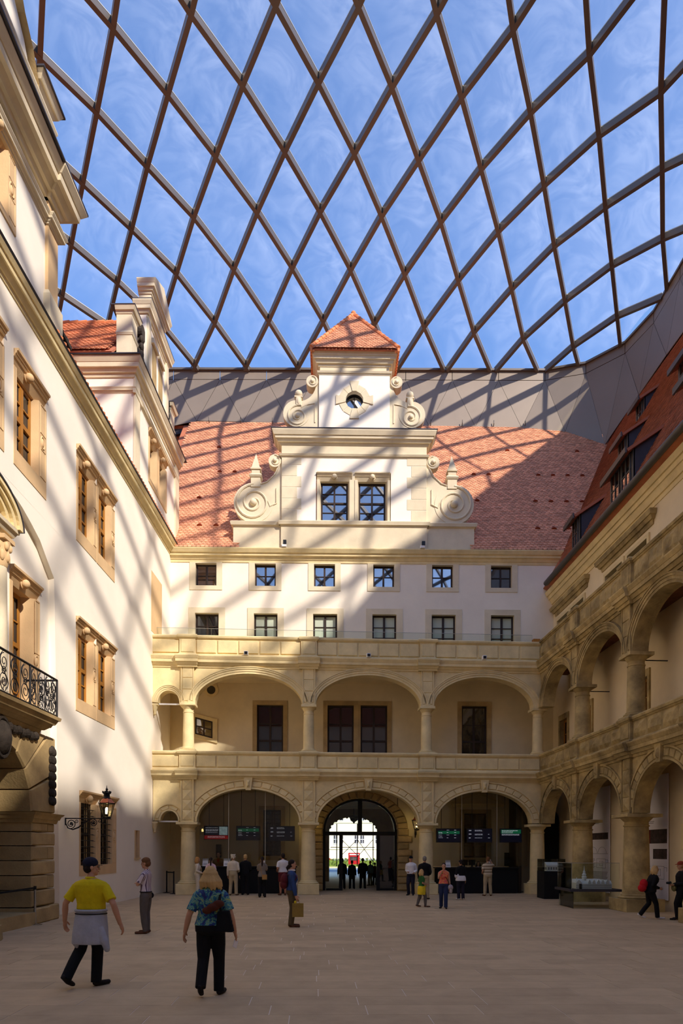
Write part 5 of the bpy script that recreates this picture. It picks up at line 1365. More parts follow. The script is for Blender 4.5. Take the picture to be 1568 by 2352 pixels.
# barrier posts with belts
def barrier(posts, label, zt=.98, m='chrome'):
    for i, (x, y) in enumerate(posts):
        t = empty('barrier_post', (x, y, 0), label[i], 'post')
        MB().lathe(x, y, [(.17, 0), (.17, .012), (.06, .03), (.03, .04)], 20).build('base', m, t, True); MB().lathe(x, y, [(.03, .04), (.03, zt-.09)], 12).build('pole', m, t, True); MB().lathe(x, y, [(.036, zt-.09), (.036, zt)], 12).build('belt_head', 'black', t, True)
barrier([(-7.76, 17.3)], ['silver belt barrier post before the left gateway'])
s = MB(); P = [(-7.76, 17.27-.55*i, .935-.02*math.sin(PI*i/8)) for i in range(9)]
for a, b in zip(P, P[1:]): s.hexa([(a[0]-.003,a[1],a[2]-.025),(a[0]+.003,a[1],a[2]-.025),(b[0]+.003,b[1],b[2]-.025),(b[0]-.003,b[1],b[2]-.025),(a[0]-.003,a[1],a[2]+.025),(a[0]+.003,a[1],a[2]+.025),(b[0]+.003,b[1],b[2]+.025),(b[0]-.003,b[1],b[2]+.025)])
tag(s.build('barrier_belt', 'belt'), 'black barrier belt stretched along the left gateway', 'belt')
barrier([(-7.75, 30.3), (-7.28, 29.65)], ['dark barrier post by the wall in the narrow left arch', 'dark barrier post beside the first column'], m='iron')
s = MB().hexa([(-7.73,30.28,.9),(-7.72,30.29,.9),(-7.3,29.68,.9),(-7.31,29.67,.9),(-7.73,30.28,.95),(-7.72,30.29,.95),(-7.3,29.68,.95),(-7.31,29.67,.95)])
tag(s.build('barrier_belt', 'belt'), 'black barrier belt closing the narrow left arch', 'belt')
t = tag(MB().chamf(3.12, 3.22, 30.3, 30.5, 0, 1.05, .01).build('door_stop_panel', 'wood_dark'), 'narrow brown panel standing right of the gateway', 'panel')

# ------------------------------------------------------------------ model cases on the right
t = empty('model_plinth', (8.45, 27.4, 0), 'tall black plinth with a glass hood, at the corner column', 'display case')
X0, X1, Y0, Y1 = 8.02, 8.85, 27.0, 28.0
MB().box(X0, X1, Y0, Y1, 0, 1.1).build('body', 'black_soft', t)
for a in ((X0, X1, Y0, Y0+.008), (X0, X0+.008, Y0, Y1), (X1-.008, X1, Y0, Y1), (X0, X1, Y1-.008, Y1)): MB().box(*a, 1.1, 1.58).build('glass_side', 'glass_clear', t)
MB().box(X0, X1, Y0, Y1, 1.58, 1.588).build('glass_top', 'glass_clear', t)
t = empty('hall_model', (8.45, 27.4, 1.1), 'white model of a barrel roofed hall inside the glass hood', 'model')
s = MB(); s.box(8.15, 8.78, 27.1, 27.75, 1.1, 1.3); s.build('walls', 'model_white', t)
s = MB(); P = [(27.1+.65/2+.33*math.cos(PI*i/10), 1.3+.16*math.sin(PI*i/10)) for i in range(11)]
V = [(8.13, y, z) for y, z in P]+[(8.8, y, z) for y, z in P]; k = 11
s.pts(V, [tuple(range(k)), tuple(range(2*k-1, k-1, -1))]+[(i, (i+1) % k, k+(i+1) % k, k+i) for i in range(k)]); s.build('barrel_roof', 'model_white', t)
s = MB()
for i in range(6): s.box(8.2+.1*i, 8.25+.1*i, 27.09, 27.1, 1.16, 1.26)
for i in range(5): s.box(8.14, 8.15, 27.16+.12*i, 27.22+.12*i, 1.16, 1.26)
s.build('tiny_windows', 'ink', t)
t = empty('glass_table', (8.4, 23, 0), 'low glass case with dark slab and glass hood between two right columns', 'display case')
X0, X1, Y0, Y1 = 7.62, 9.2, 22.6, 24.1
for a in ((X0+.05, X1, Y0, Y0+.012), (X0+.05, X0+.062, Y0, Y1), (X0+.05, X1, Y1-.012, Y1)): MB().box(*a, 0, .56).build('glass_base', 'glass_clear', t)
MB().box(X0-.08, X1+.05, Y0-.08, Y1+.05, .56, .64).build('slab', 'slate', t)
for a in ((X0, X1, Y0, Y0+.01), (X0, X0+.01, Y0, Y1), (X0, X1, Y1-.01, Y1)): MB().box(*a, .64, 1.5).build('glass_hood', 'glass_clear', t)
MB().box(X0, X1, Y0, Y1, 1.5, 1.51).build('glass_top', 'glass_clear', t)
s = MB(); s.box(X0, X1, Y0-.004, Y0+.014, 1.495, 1.515); s.box(X0-.004, X0+.014, Y0, Y1, 1.495, 1.515); s.box(X0-.004, X0+.01, Y0-.004, Y0+.01, .64, 1.51); s.build('glass_edge', 'alu', t)
t = empty('castle_model', (8.4, 23.2, .64), 'white model of a castle with one tall tower on the dark slab', 'model')
def wing(x0, x1, y0, y1, h, rh, axis):
    s = MB(); s.box(x0, x1, y0, y1, .64, .64+h); z = .64+h
    if axis == 'x': s.pts([(x0,y0,z),(x1,y0,z),(x1,y1,z),(x0,y1,z),(x0,(y0+y1)/2,z+rh),(x1,(y0+y1)/2,z+rh)], [(0,1,5,4),(2,3,4,5),(0,4,3),(1,2,5),(0,3,2,1)])
    else: s.pts([(x0,y0,z),(x1,y0,z),(x1,y1,z),(x0,y1,z),((x0+x1)/2,y0,z+rh),((x0+x1)/2,y1,z+rh)], [(0,4,5,3),(1,2,5,4),(0,1,4),(2,3,5),(0,3,2,1)])
    s.build('wing', 'model_white', t)
    s = MB(); k = int((x1-x0)/.045)
    for i in range(k):
        for z2 in (.68, .74): s.box(x0+.02+.045*i, x0+.038+.045*i, y0-.003, y0, z2, z2+.03)
    tag(s.build('tiny_windows', 'ink', t), kind='stuff')
wing(7.95, 9.05, 22.85, 23.05, .17, .1, 'x'); wing(7.95, 9.0, 23.65, 23.85, .2, .1, 'x'); wing(7.85, 8.05, 22.85, 23.85, .2, .11, 'y'); wing(8.85, 9.05, 22.9, 23.8, .18, .1, 'y')
for i in range(5):
    x = 8.3+.15*i; s = MB(); s.prism([(x-.05, .8), (x+.05, .8), (x+.05, .87), (x, .95), (x-.05, .87)], 22.83, 22.95); s.build('model_gable', 'model_white', t)
MB().lathe(8.28, 23.3, [(.075, .64), (.075, 1.0), (.09, 1.01), (.09, 1.03), (.06, 1.05), (.075, 1.1), (.04, 1.16), (.045, 1.2), (.02, 1.24), (.003, 1.4)], 10).build('tower', 'model_white', t)
MB().lathe(7.9, 22.95, [(.04, .8), (.04, .9), (.02, .94), (.003, 1.02)], 8).build('turret', 'model_white', t)

# exhibition banners on the wall behind the right arcade
def banner(y1, y0, z0, z1, label, kind):
    a, b = 32-y1, 32-y0
    t = empty('exhibition_banner', FW.p((a+b)/2, .06, z0), label, 'banner')
    MB(FW).box(a, b, .04, .07, z0, z1).build('sheet', 'banner', t)
    w_ = b-a
    def pic(x0, x1, za, zb, m, nm='picture'): MB(FW).box(a+w_*x0, a+w_*x1, .07, .074, za, zb).build(nm, m, t)
    def txt(x0, x1, za, zb, k):
        s = MB(FW); r = random.Random(int(za*100))
        for i in range(k): zz = zb-(zb-za)*i/k; s.box(a+w_*x0, a+w_*(x1-.06*r.random()), .07, .0725, zz-(zb-za)/k*.35, zz)
        tag(s.build('text_lines', 'ink', t), kind='stuff')
    def plan(x0, x1, za, zb, arcs=False):
        s = MB(FW); n_ = .073
        if arcs:
            for c in (.28, .72): s.tube([(a+w_*(x0+(x1-x0)*(c+.2*math.cos(PI*i/10))), n_, za+(zb-za)*(.2+.7*math.sin(PI*i/10))) for i in range(11)], .006, 4)
            s.tube([(a+w_*x0, n_, za+.05), (a+w_*x1, n_, za+.05)], .006, 4)
        else:
            for f in (0, .25): s.tube([(a+w_*(x0+(x1-x0)*p), n_, za+(zb-za)*q) for p, q in ((f, f), (.8-f, f), (.8-f, 1-f), (f, 1-f))], .006, 4, True)
            s.tube([(a+w_*(x0+(x1-x0)*.8), n_, za+(zb-za)*.9), (a+w_*x1, n_, za+(zb-za)*.9), (a+w_*x1, n_, za+(zb-za)*.6)], .006, 4)
        s.build('line_drawing', 'ink', t)
    if kind == 1:
        txt(.1, .6, 2.95, 3.05, 2); pic(.15, .95, 2.36, 2.62, 'picture_dark'); plan(.12, .95, 1.75, 2.1, True); txt(.1, .45, 1.2, 1.6, 8); plan(.5, .95, 1.25, 1.6); txt(.1, .95, .8, 1.1, 6)
    else:
        txt(.2, .6, 2.8, 2.9, 2); pic(.22, .98, 2.16, 2.62, 'picture_dark', 'photograph'); pic(.22, .46, 2.16, 2.62, 'red', 'red_field'); pic(.55, .98, 1.65, 1.98, 'picture_dark', 'photograph')
        s = MB(FW)
        for dx, dz, r, rz in ((.3, 1.85, .11, .13), (.36, 1.75, .05, .1), (.28, 1.7, .03, .12)): s.ball(a+w_*dx, .072, dz, r, .003, rz, 10, 8)
        s.build('vignette', 'picture_dark', t); txt(.22, .48, 1.1, 1.45, 8); plan(.55, .98, 1.0, 1.42)
banner(28.3, 26.0, .3, 4.4, 'white exhibition banner with line drawings seen between the second and third right columns', 1)
banner(23.8, 21.75, .33, 4.4, 'white exhibition banner with a red and black photograph right of the third right column', 2)
MB(FW).box(10.6, 11.4, 0, .1, 1.9, 2.7)
t = tag(MB(FW).chamf(11.0, 11.8, 0, .06, 1.95, 2.75, .01).build('wall_plaque', 'stone'), 'pale plaque on the right wall at the picture edge', 'plaque')
tag(MB(FG).box(16.62, 16.92, -.25, .0, 11.13, 11.26).build('timber_offcut', 'wood'), 'small timber block on the parapet in the right corner', 'block')
tag(MB(FB).chamf(5.05, 5.25, 0, .08, 11.35, 11.6, .02).build('wall_switch_box', 'white'), 'small white box on the wall above the terrace', 'box')
# black arched sheet standing in for the shaded interior behind the right arcade
tag(MB().prism([(9.0, 0), (9.95, 0), (9.95, 3.3)]+[(9.475+.475*math.cos(PI*i/12), 3.3+.6*math.sin(PI*i/12)) for i in range(13)]+[(9.0, 3.3)], 31.3, 31.4).build('black_doorway_sheet', 'black_soft'), 'black sheet in the corner doorway behind the right arcade, in place of its shaded interior', 'doorway')

# ------------------------------------------------------------------ street seen through the gateway
st = empty('street', (1, 70, 0), 'pale paved street outside the gateway', 'street', kind='structure')
MB().box(-40, 40, 60, 160, -.2, -.02).build('asphalt', 'asphalt', st)
fb = empty('building', (6, 150, 0), 'sunlit cream building across the street seen through the gateway', 'building')
MB().box(-30, 34, 150, 160, -1, 30).build('facade', 'facade', fb)
for fl in range(4):
    for i in range(7):
        for dx in (0, 1.25):
            x = -5.4+4.6*i-.9+dx; z = 3.6+5*fl-.1
            w_ = MB().box(x, x+.8, 149.94, 150.05, z, z+1.7).build('window', 'slate', fb); s = MB(); s.box(x+.36, x+.44, 149.9, 149.95, z, z+1.7); s.box(x, x+.8, 149.9, 149.95, z+.8, z+.9); s.box(x-.08, x+.88, 149.88, 149.95, z-.1, z); s.build('window_bars', 'white', w_)
for z in (2.2, 8.0, 13.0): MB().box(-30, 34, 149.8, 150, z, z+.25).build('string_course', 'facade', fb)
hd = empty('hedge', (0, 76, 0), 'yellow green hedge along the street outside the gateway', 'hedge')
r = random.Random(2); s = MB()
for i in range(1100):
    x, y, z = -8+16*r.random(), 76+r.random()*1.2, .05+r.random()*.9; d = .09
    a = r.random()*6; s.pts([(x-d*math.cos(a), y-d*math.sin(a), z), (x+d*math.cos(a), y+d*math.sin(a), z+.03), (x+.05, y-.1, z+.2)], [(0, 1, 2)])
s.box(-8, 8, 76.2, 77, 0, .8)
tag(s.build('foliage', 'grass', hd, fix=False), kind='stuff')
tag(MB().box(-8, 8, 75.2, 75.6, -.05, .12).build('kerb_wall', 'stone'), 'low stone kerb below the hedge outside', 'wall')
sg_ = empty('info_board', (1.3, 72, 0), 'red notice board on posts standing in the street outside', 'sign')
for x in (.85, 1.8): MB().tube([(x, 72, 0), (x, 72, 1.7)], .03, 6).build('post', 'iron', sg_)
MB().box(.72, 1.92, 71.94, 71.98, .45, 1.66).build('board', 'red', sg_); MB().box(.9, 1.7, 71.92, 71.94, .85, 1.25).build('picture', 'picture_dark', sg_); MB().box(.85, 1.8, 71.92, 71.94, 1.42, 1.54).build('text_band', 'white', sg_)
CY = 80
cr = empty('car', (-2.5, 80, 0), 'red car parked beyond the hedge, seen through the left door leaf', 'car')
s = MB(); s.prism([(-4.6, .35), (-1.0, .35), (-.9, .8), (-1.3, .92), (-1.9, 1.42), (-3.6, 1.46), (-4.3, .95), (-4.7, .85)], 79.1, 80.8); s.build('body', 'red', cr)
s = MB(); s.prism([(-1.5, .94), (-1.98, 1.34), (-2.7, 1.36), (-2.7, .94)], 79.08, 80.82); s.build('side_window', 'black', cr)
for x in (-1.7, -3.9): MB().tube([(x, 79.05, .33), (x, 79.3, .33)], .33, 14).build('wheel', 'black', cr)
fg = empty('lattice_gate', (.7, 43.2, 0), 'thin steel lattice gate standing open behind the gate passage', 'gate')
s = MB()
for x in (-.3, 1.0, 2.0): s.tube([(x, 43.2, .9), (x, 43.2, 3.6)], .03, 5)
s.tube([(-.7, 43.2, 2.1), (2.1, 43.2, 2.1)], .022, 5); s.build('frame', 'iron', fg)
for a, b in (((0., 1.6), (1.0, 2.6)), ((1.0, 1.6), (0., 2.6)), ((1.0, 2.6), (2.0, 1.2)), ((2.0, 2.6), (1.0, 1.5))): MB().tube([(a[0], 43.2, a[1]), (b[0], 43.2, b[1])], .018, 5).build('brace', 'iron', fg)
# ------------------------------------------------------------------ people
mat('skin', srgb(196, 146, 116), .6, .04, 8, spec=.35)
mat('skin_dark', srgb(168, 112, 84), .6, .04, 8, spec=.35)
mat('lips', srgb(160, 84, 76), .5, 0)
mat('eye', srgb(40, 30, 26), .3, 0)
def cloth(n, r, g, b, var=.1): mat(n, srgb(r, g, b), .9, var, 7, .35, 26)
for a in (('c_yellow', 214, 190, 16), ('c_grey', 172, 174, 182), ('c_black', 16, 14, 17), ('c_navy', 34, 32, 48), ('c_trouser_grey', 98, 90, 86), ('c_cream', 216, 204, 182), ('c_beige', 178, 160, 126),
          ('c_brown', 142, 100, 34), ('c_white', 226, 222, 222), ('c_blue', 48, 70, 116), ('c_olive', 92, 78, 54), ('c_maroon', 96, 30, 36), ('c_pink', 222, 186, 188), ('c_taupe', 132, 120, 108), ('c_green', 44, 96, 44),
          ('c_lemon', 226, 196, 40), ('c_denim', 40, 50, 84), ('c_red', 186, 26, 34), ('c_tan', 172, 130, 74), ('c_paper', 150, 122, 58), ('c_lightblue', 116, 160, 190), ('c_khaki', 120, 116, 74), ('c_rust', 150, 62, 40),
          ('h_blonde', 196, 160, 104), ('h_brown', 112, 76, 46), ('h_dark', 40, 28, 24), ('h_grey', 130, 122, 114), ('h_white', 214, 202, 178), ('h_ginger', 176, 128, 74), ('shoe_brown', 92, 58, 40), ('shoe_dark', 34, 28, 28), ('leather', 86, 42, 26)): cloth(*a)
def stripe_mat(name, c1, c2, freq, ang, thick=.5):
    m = bpy.data.materials.new(name); m.use_nodes = True; n = m.node_tree; L = n.links; b = n.nodes['Principled BSDF']; b.inputs['Roughness'].default_value = .9
    tc = n.nodes.new('ShaderNodeTexCoord'); mp = n.nodes.new('ShaderNodeMapping'); mp.inputs['Rotation'].default_value = ang
    wv = n.nodes.new('ShaderNodeTexWave'); wv.wave_type = 'BANDS'; wv.bands_direction = 'X'; wv.inputs['Scale'].default_value = freq; wv.inputs['Distortion'].default_value = .6; wv.inputs['Detail'].default_value = 1
    rp = n.nodes.new('ShaderNodeValToRGB'); rp.color_ramp.interpolation = 'EASE'
    rp.color_ramp.elements[0].position = thick-.08; rp.color_ramp.elements[1].position = thick+.08; rp.color_ramp.elements[0].color = c1; rp.color_ramp.elements[1].color = c2
    L.new(tc.outputs['Object'], mp.inputs[0]); L.new(mp.outputs[0], wv.inputs['Vector']); L.new(wv.outputs['Fac'], rp.inputs[0]); L.new(rp.outputs[0], b.inputs['Base Color']); M[name] = m
stripe_mat('c_vstripe', srgb(214, 200, 204), srgb(98, 72, 92), 8, (0, 0, PI/2), .62)
stripe_mat('c_hstripe', srgb(140, 120, 92), srgb(206, 190, 160), 2.5, (0, PI/2, 0), .5)
def floral(name, cols, sc):
    m = bpy.data.materials.new(name); m.use_nodes = True; n = m.node_tree; L = n.links; b = n.nodes['Principled BSDF']; b.inputs['Roughness'].default_value = .9
    tc = n.nodes.new('ShaderNodeTexCoord'); nz = n.nodes.new('ShaderNodeTexNoise'); nz.inputs['Scale'].default_value = sc; nz.inputs['Detail'].default_value = 3; nz.inputs['Distortion'].default_value = 1.8
    rp = n.nodes.new('ShaderNodeValToRGB'); rp.color_ramp.interpolation = 'CONSTANT'
    el = rp.color_ramp.elements; el[0].position = 0; el[0].color = cols[0]; el[1].position = .36; el[1].color = cols[1]
    for i, c in enumerate(cols[2:]): e = el.new(.36+.07*(i+1)); e.color = c
    L.new(tc.outputs['Object'], nz.inputs['Vector']); L.new(nz.outputs['Fac'], rp.inputs[0]); L.new(rp.outputs[0], b.inputs['Base Color']); M[name] = m
floral('c_floral', [srgb(30, 40, 90), srgb(40, 56, 120), srgb(36, 104, 128), srgb(120, 160, 130), srgb(60, 120, 140), srgb(170, 176, 80), srgb(40, 50, 110)], 9)
floral('c_batik', [srgb(200, 40, 70), srgb(214, 60, 90), srgb(224, 120, 60), srgb(230, 160, 80), srgb(200, 60, 100)], 12)
floral('c_check', [srgb(60, 50, 56), srgb(190, 180, 180), srgb(90, 70, 80), srgb(220, 214, 214), srgb(120, 60, 80)], 16)

PENDING = []
class Figure:
    def __init__(s, x, y, H, heading, lean=0., girth=1.):
        s.o = Vector((x, y, 0)); s.H = H; a = math.radians(heading); s.f = Vector((-math.sin(a), math.cos(a), 0)); s.r = Vector((math.cos(a), math.sin(a), 0)); s.lean = lean; s.g = girth; s.zo = 0.
    def P(s, p):
        x, y, z = p; y = y+s.lean*max(0, z-.5)
        return s.o+(s.r*x+s.f*y)*s.H+Vector((0, 0, z*s.H+s.zo))
    def ellip(s, mb, c, rad, ax=None, seg=12, rings=9):
        """ellipsoid; ax = (x,y,z) local axes, else the figure's own"""
        C = s.P(c); X, Y, Z = ax or (s.r, s.f, Vector((0, 0, 1))); b0 = len(mb.v); rx, ry, rz = (q*s.H for q in rad)
        mb.v.append(C+Z*rz)
        for j in range(1, rings):
            t = PI*j/rings
            for i in range(seg):
                a = 2*PI*i/seg; mb.v.append(C+X*rx*math.sin(t)*math.cos(a)+Y*ry*math.sin(t)*math.sin(a)+Z*rz*math.cos(t))
        mb.v.append(C-Z*rz); e = len(mb.v)-1
        for i in range(seg): mb.q.append((b0, b0+1+i, b0+1+(i+1) % seg))
        for j in range(rings-2):
            for i in range(seg): a = b0+1+j*seg; mb.q.append((a+i, a+seg+i, a+seg+(i+1) % seg, a+(i+1) % seg))
        a = b0+1+(rings-2)*seg
        for i in range(seg): mb.q.append((a+i, e, a+(i+1) % seg))
    def limb(s, mb, pts, rad, seg=12, flat=1., caps=True):
        W = [s.P(p) for p in pts]; k = len(W); b0 = len(mb.v)
        for i, p in enumerate(W):
            t = (W[min(i+1, k-1)]-W[max(i-1, 0)]).normalized(); y = (s.f-t*s.f.dot(t))
            if y.length < .2: y = Vector((0, 0, 1))-t*t.z
            y.normalize(); x = y.cross(t).normalized(); r = rad[i]*s.H
            for j in range(seg): a = 2*PI*j/seg; mb.v.append(p+x*r*math.cos(a)+y*r*flat*math.sin(a))
        for i in range(k-1):
            for j in range(seg): A = b0+i*seg; B = A+seg; mb.q.append((A+j, A+(j+1) % seg, B+(j+1) % seg, B+j))
        mb.q.append(tuple(b0+j for j in reversed(range(seg)))); mb.q.append(tuple(b0+(k-1)*seg+j for j in range(seg)))
        if caps:
            for i in (0, k-1): s.ellip(mb, pts[i], (rad[i]*.98,)*3, seg=8, rings=6)
    def rings(s, mb, R, seg=20, pw=2.3):
        """torso-like stack of (z, half width, half depth, y offset[, x offset])"""
        b0 = len(mb.v)
        for q in R:
            z, hx, hy, yo = q[:4]; xo = q[4] if len(q) > 4 else 0
            for j in range(seg):
                a = 2*PI*j/seg; c, d = math.cos(a), math.sin(a)
                mb.v.append(s.P((xo+hx*math.copysign(abs(c)**(2/pw), c), yo+hy*math.copysign(abs(d)**(2/pw), d), z)))
        k = len(R)
        for i in range(k-1):
            for j in range(seg): A = b0+i*seg; B = A+seg; mb.q.append((A+j, A+(j+1) % seg, B+(j+1) % seg, B+j))
        mb.q.append(tuple(b0+j for j in reversed(range(seg)))); mb.q.append(tuple(b0+(k-1)*seg+j for j in range(seg)))
def skinned(name, mb, m, parent, vox, smooth=4):
    PENDING.append((name, mb.v, mb.q, m, parent, vox, smooth))
def flush():
    tmp = []
    for name, V, Q, m, parent, vox, sm in PENDING:
        base = WPOS[parent.name]; me = bpy.data.meshes.new('t'); me.from_pydata([tuple(Vector(v)-base) for v in V], [], Q)
        ob = bpy.data.objects.new('t', me); COL.objects.link(ob)
        md = ob.modifiers.new('r', 'REMESH'); md.mode = 'VOXEL'; md.voxel_size = vox
        s_ = ob.modifiers.new('s', 'SMOOTH'); s_.factor = .5; s_.iterations = sm
        tmp.append(ob)
    dg = bpy.context.evaluated_depsgraph_get()
    res = [bpy.data.meshes.new_from_object(o.evaluated_get(dg), depsgraph=dg) for o in tmp]
    for (name, V, Q, m, parent, vox, sm), o, me in zip(PENDING, tmp, res):
        bpy.data.objects.remove(o); me.name = name; me.materials.clear(); me.materials.append(M[m])
        me.polygons.foreach_set('use_smooth', [True]*len(me.polygons))
        ob = bpy.data.objects.new(name, me); COL.objects.link(ob); ob.parent = parent; WPOS[ob.name] = WPOS[parent.name]
    PENDING.clear()
MALE = [(.47, .070, .055, 0), (.50, .090, .066, 0), (.545, .092, .066, 0), (.60, .086, .060, .002), (.645, .087, .060, .004), (.70, .097, .064, .004), (.75, .107, .066, .002), (.79, .106, .058, -.004), (.815, .078, .046, -.008), (.84, .038, .036, -.008)]
FEM = [(.47, .070, .058, 0), (.50, .094, .070, -.004), (.545, .096, .070, -.004), (.60, .080, .056, .002), (.645, .074, .052, .004), (.70, .086, .066, .012), (.75, .092, .064, .008), (.79, .094, .052, -.004), (.815, .066, .042, -.008), (.84, .033, .033, -.008)]
ARM = dict(down=((.128, -.012, .625), (.138, .025, .475)), out=((.165, -.03, .635), (.205, .01, .49)), front=((.125, -.02, .63), (.05, .11, .6)), up=((.16, .06, .76), (.06, .06, .9)), bent=((.135, -.04, .63), (.11, .1, .58)), cross=((.122, .07, .645), (-.01, .085, .668)), hand=((.12, .04, .66), (.03, .1, .82)), back=((.13, -.05, .63), (.15, -.05, .48)))
def person(label, x, y, H, heading, sex='m', girth=1., arms=('down', 'down'), legs=None, head=0., tilt=0., lean=0., top=('c_white', 'short'), bottom=('c_black', 'trousers'), shoes='shoe_dark', hair=('h_dark', 'short'),
           skin='skin', vox=.014, face=True, group=None, sit=False, hem=.5, stance=.0, hw=1.):
    F = Figure(x, y, H, heading, lean, girth); root = empty('person', (x, y, 0), label, 'person', group)
    g = girth; T = [(z, hx*g, hy*(g if z > .48 else 1), yo) for z, hx, hy, yo in (MALE if sex == 'm' else FEM)]
    if sit: F.zo = .66-.53*H
    sw = .103 if sex == 'm' else .09
    sw *= .5+.5*g
    # legs: per side knee, ankle, toe direction
    hipx = .05
    Ls = legs or [dict(), dict()]
    LG = []
    for sd, L_ in zip((-1, 1), Ls):
        hip = (sd*hipx, 0, .5); kn = L_.get('knee', (sd*(hipx+.004+stance*.5), .012, .282)); an = L_.get('ankle', (sd*(hipx+.006+stance), -.012, .046)); toe = L_.get('toe', (an[0]+sd*.022, an[1]+.115, .016)); heel = L_.get('heel', (an[0], an[1]-.026, .018))
        if sit: kn = (sd*.06, .24, .5); an = (sd*.06, .24, .25); toe = (sd*.07, .34, .22); heel = (sd*.06, .21, .22)
        LG.append((hip, kn, an, toe, heel))
    AR = []
    for sd, a in zip((-1, 1), arms):
        e, w_ = ARM[a] if isinstance(a, str) else a
        dx = sw-.103
        AR.append(((sd*sw, -.006, .778), (sd*(e[0]+dx), e[1], e[2]), (sd*(w_[0]+dx*.5), w_[1], w_[2])))
    # one continuous body
    b = MB(); F.rings(b, [(z, hx-.009, hy-.009, yo) if z < .8 else (z, hx, hy, yo) for z, hx, hy, yo in T])
    for hip, kn, an, toe, heel in LG:
        F.limb(b, [hip, tuple((hip[i]+kn[i])/2 for i in range(3)), kn, tuple(kn[i]*.6+an[i]*.4 for i in range(3)), an], [.042, .042, .034, .033, .022])
        F.limb(b, [(heel[0], heel[1]+.01, heel[2]+.008), tuple((heel[i]+toe[i])/2 for i in range(3)), toe], [.018, .02, .014])
    for sd, (sh, el, wr) in zip((-1, 1), AR):
        F.limb(b, [(sd*.03, -.01, .818), sh], [.03, .031])
        F.limb(b, [sh, tuple((sh[i]+el[i])/2 for i in range(3)), el, tuple(el[i]*.65+wr[i]*.35 for i in range(3)), wr], [.031, .028, .0225, .0235, .016])
        d = Vector(wr)-Vector(el); d.normalize()
        if d.z < -.6: d = (d+Vector((0, .25, 0))).normalized()
        side = Vector((0, 1, 0)).cross(d) if abs(d.y) < .8 else Vector((1, 0, 0)); wd = Vector((0, 1, 0))-d*d.y
        if wd.length < .3: wd = Vector((0, 0, 1))-d*d.z
        wd.normalize(); nn = d.cross(wd).normalized()
        if nn.x*sd > 0: nn = -nn                       # palm looks to the body
        ax = tuple((F.r*v.x+F.f*v.y+Vector((0, 0, v.z))).normalized() for v in (wd, nn, d))
        pc = Vector(wr)+d*.03; F.ellip(b, tuple(pc), (.0235, .012, .034), ax, 10, 8)
        for i, (o, ln) in enumerate(((-.016, .036), (-.0055, .043), (.0055, .046), (.016, .042))):
            q0 = Vector(wr)+d*.054+wd*o; q1 = q0+d*ln*.5+nn*.006; q2 = q1+d*ln*.4+nn*.016
            F.limb(b, [tuple(q0), tuple(q1), tuple(q2)], [.0062, .0058, .0048], 7)
        q0 = Vector(wr)+d*.016+wd*.02; q1 = q0+d*.02+wd*.014+nn*.006; q2 = q1+d*.02+wd*.004+nn*.008
        F.limb(b, [tuple(q0), tuple(q1), tuple(q2)], [.0085, .0072, .006], 7)
    # head on a neck
    F.limb(b, [(0, -.01, .81), (0, -.002, .87)], [.03, .029])
    hy = math.radians(head); hf = (F.f*math.cos(hy)-F.r*math.sin(hy)); hr = (F.r*math.cos(hy)+F.f*math.sin(hy)); tz = math.radians(tilt); up = (Vector((0, 0, 1))*math.cos(tz)-hf*math.sin(tz)); hf2 = (hf*math.cos(tz)+Vector((0, 0, 1))*math.sin(tz))
    hc = Vector((0, .006, .928))
    HC = F.P(tuple(hc))
    def hp(a, c, d): # head point: right, forward, up in fractions of H -> local fractions of the figure
        w_ = HC+(hr*a+hf2*c+up*d)*H; q = w_-F.o; lz = (q.z-F.zo)/H
        return (q.dot(F.r)/H, q.dot(F.f)/H-F.lean*max(0, lz-.5), lz)
    axh = (hr, hf2, up)
    F.ellip(b, hp(0, -.004, .012), (.0435, .053, .055), axh, 16, 12); F.ellip(b, hp(0, .014, -.03), (.034, .036, .04), axh, 14, 10); F.ellip(b, hp(0, .032, -.055), (.017, .015, .013), axh)
    F.limb(b, [hp(0, .047, .006), hp(0, .058, -.016)], [.006, .0085], 8); F.ellip(b, hp(0, .046, .016), (.03, .007, .007), axh)
    for sd in (-1, 1): F.ellip(b, hp(sd*.0445, -.004, -.006), (.005, .012, .018), axh, 8, 6); F.ellip(b, hp(sd*.022, .036, -.016), (.012, .01, .01), axh, 8, 6)
    skinned('body', b, skin, root, vox*.62 if vox < .01 else vox*.8, 2)
    if face:
        for sd in (-1, 1):
            e = MB(); F.ellip(e, hp(sd*.0185, .0455, .002), (.0075, .006, .0045), axh, 8, 6); e.build('eye', 'eye', root, 'all')
        e = MB(); F.ellip(e, hp(0, .048, -.036), (.014, .006, .0045), axh, 8, 6); e.build('mouth', 'lips', root, 'all')
    # hair
    hm, hs = hair
    if hm:
        h = MB()
        F.ellip(h, hp(0, -.012, .021), (.0475, .0545, .0545), axh, 16, 12)
        if hs == 'short': F.ellip(h, hp(0, -.026, -.008), (.043, .038, .042), axh)
        if hs == 'bob':
            F.ellip(h, hp(0, -.02, -.012), (.056*hw, .046*hw, .062), axh, 16, 12); F.ellip(h, hp(0, -.016, .006), (.054*hw, .057, .053), axh, 16, 12)
            rb_ = random.Random(4)
            for i in range(13):
                a = PI*(.92+1.16*i/12); q_ = .9+.25*rb_.random(); F.limb(h, [hp(.045*math.cos(a), -.012+.045*math.sin(a), 0), hp(.062*hw*math.cos(a), -.016+.05*hw*math.sin(a), -.05), hp(.064*hw*q_*math.cos(a)+.006, -.012+.052*hw*q_*math.sin(a), -.078-.03*rb_.random())], [.018, .021*q_, .01], 8)
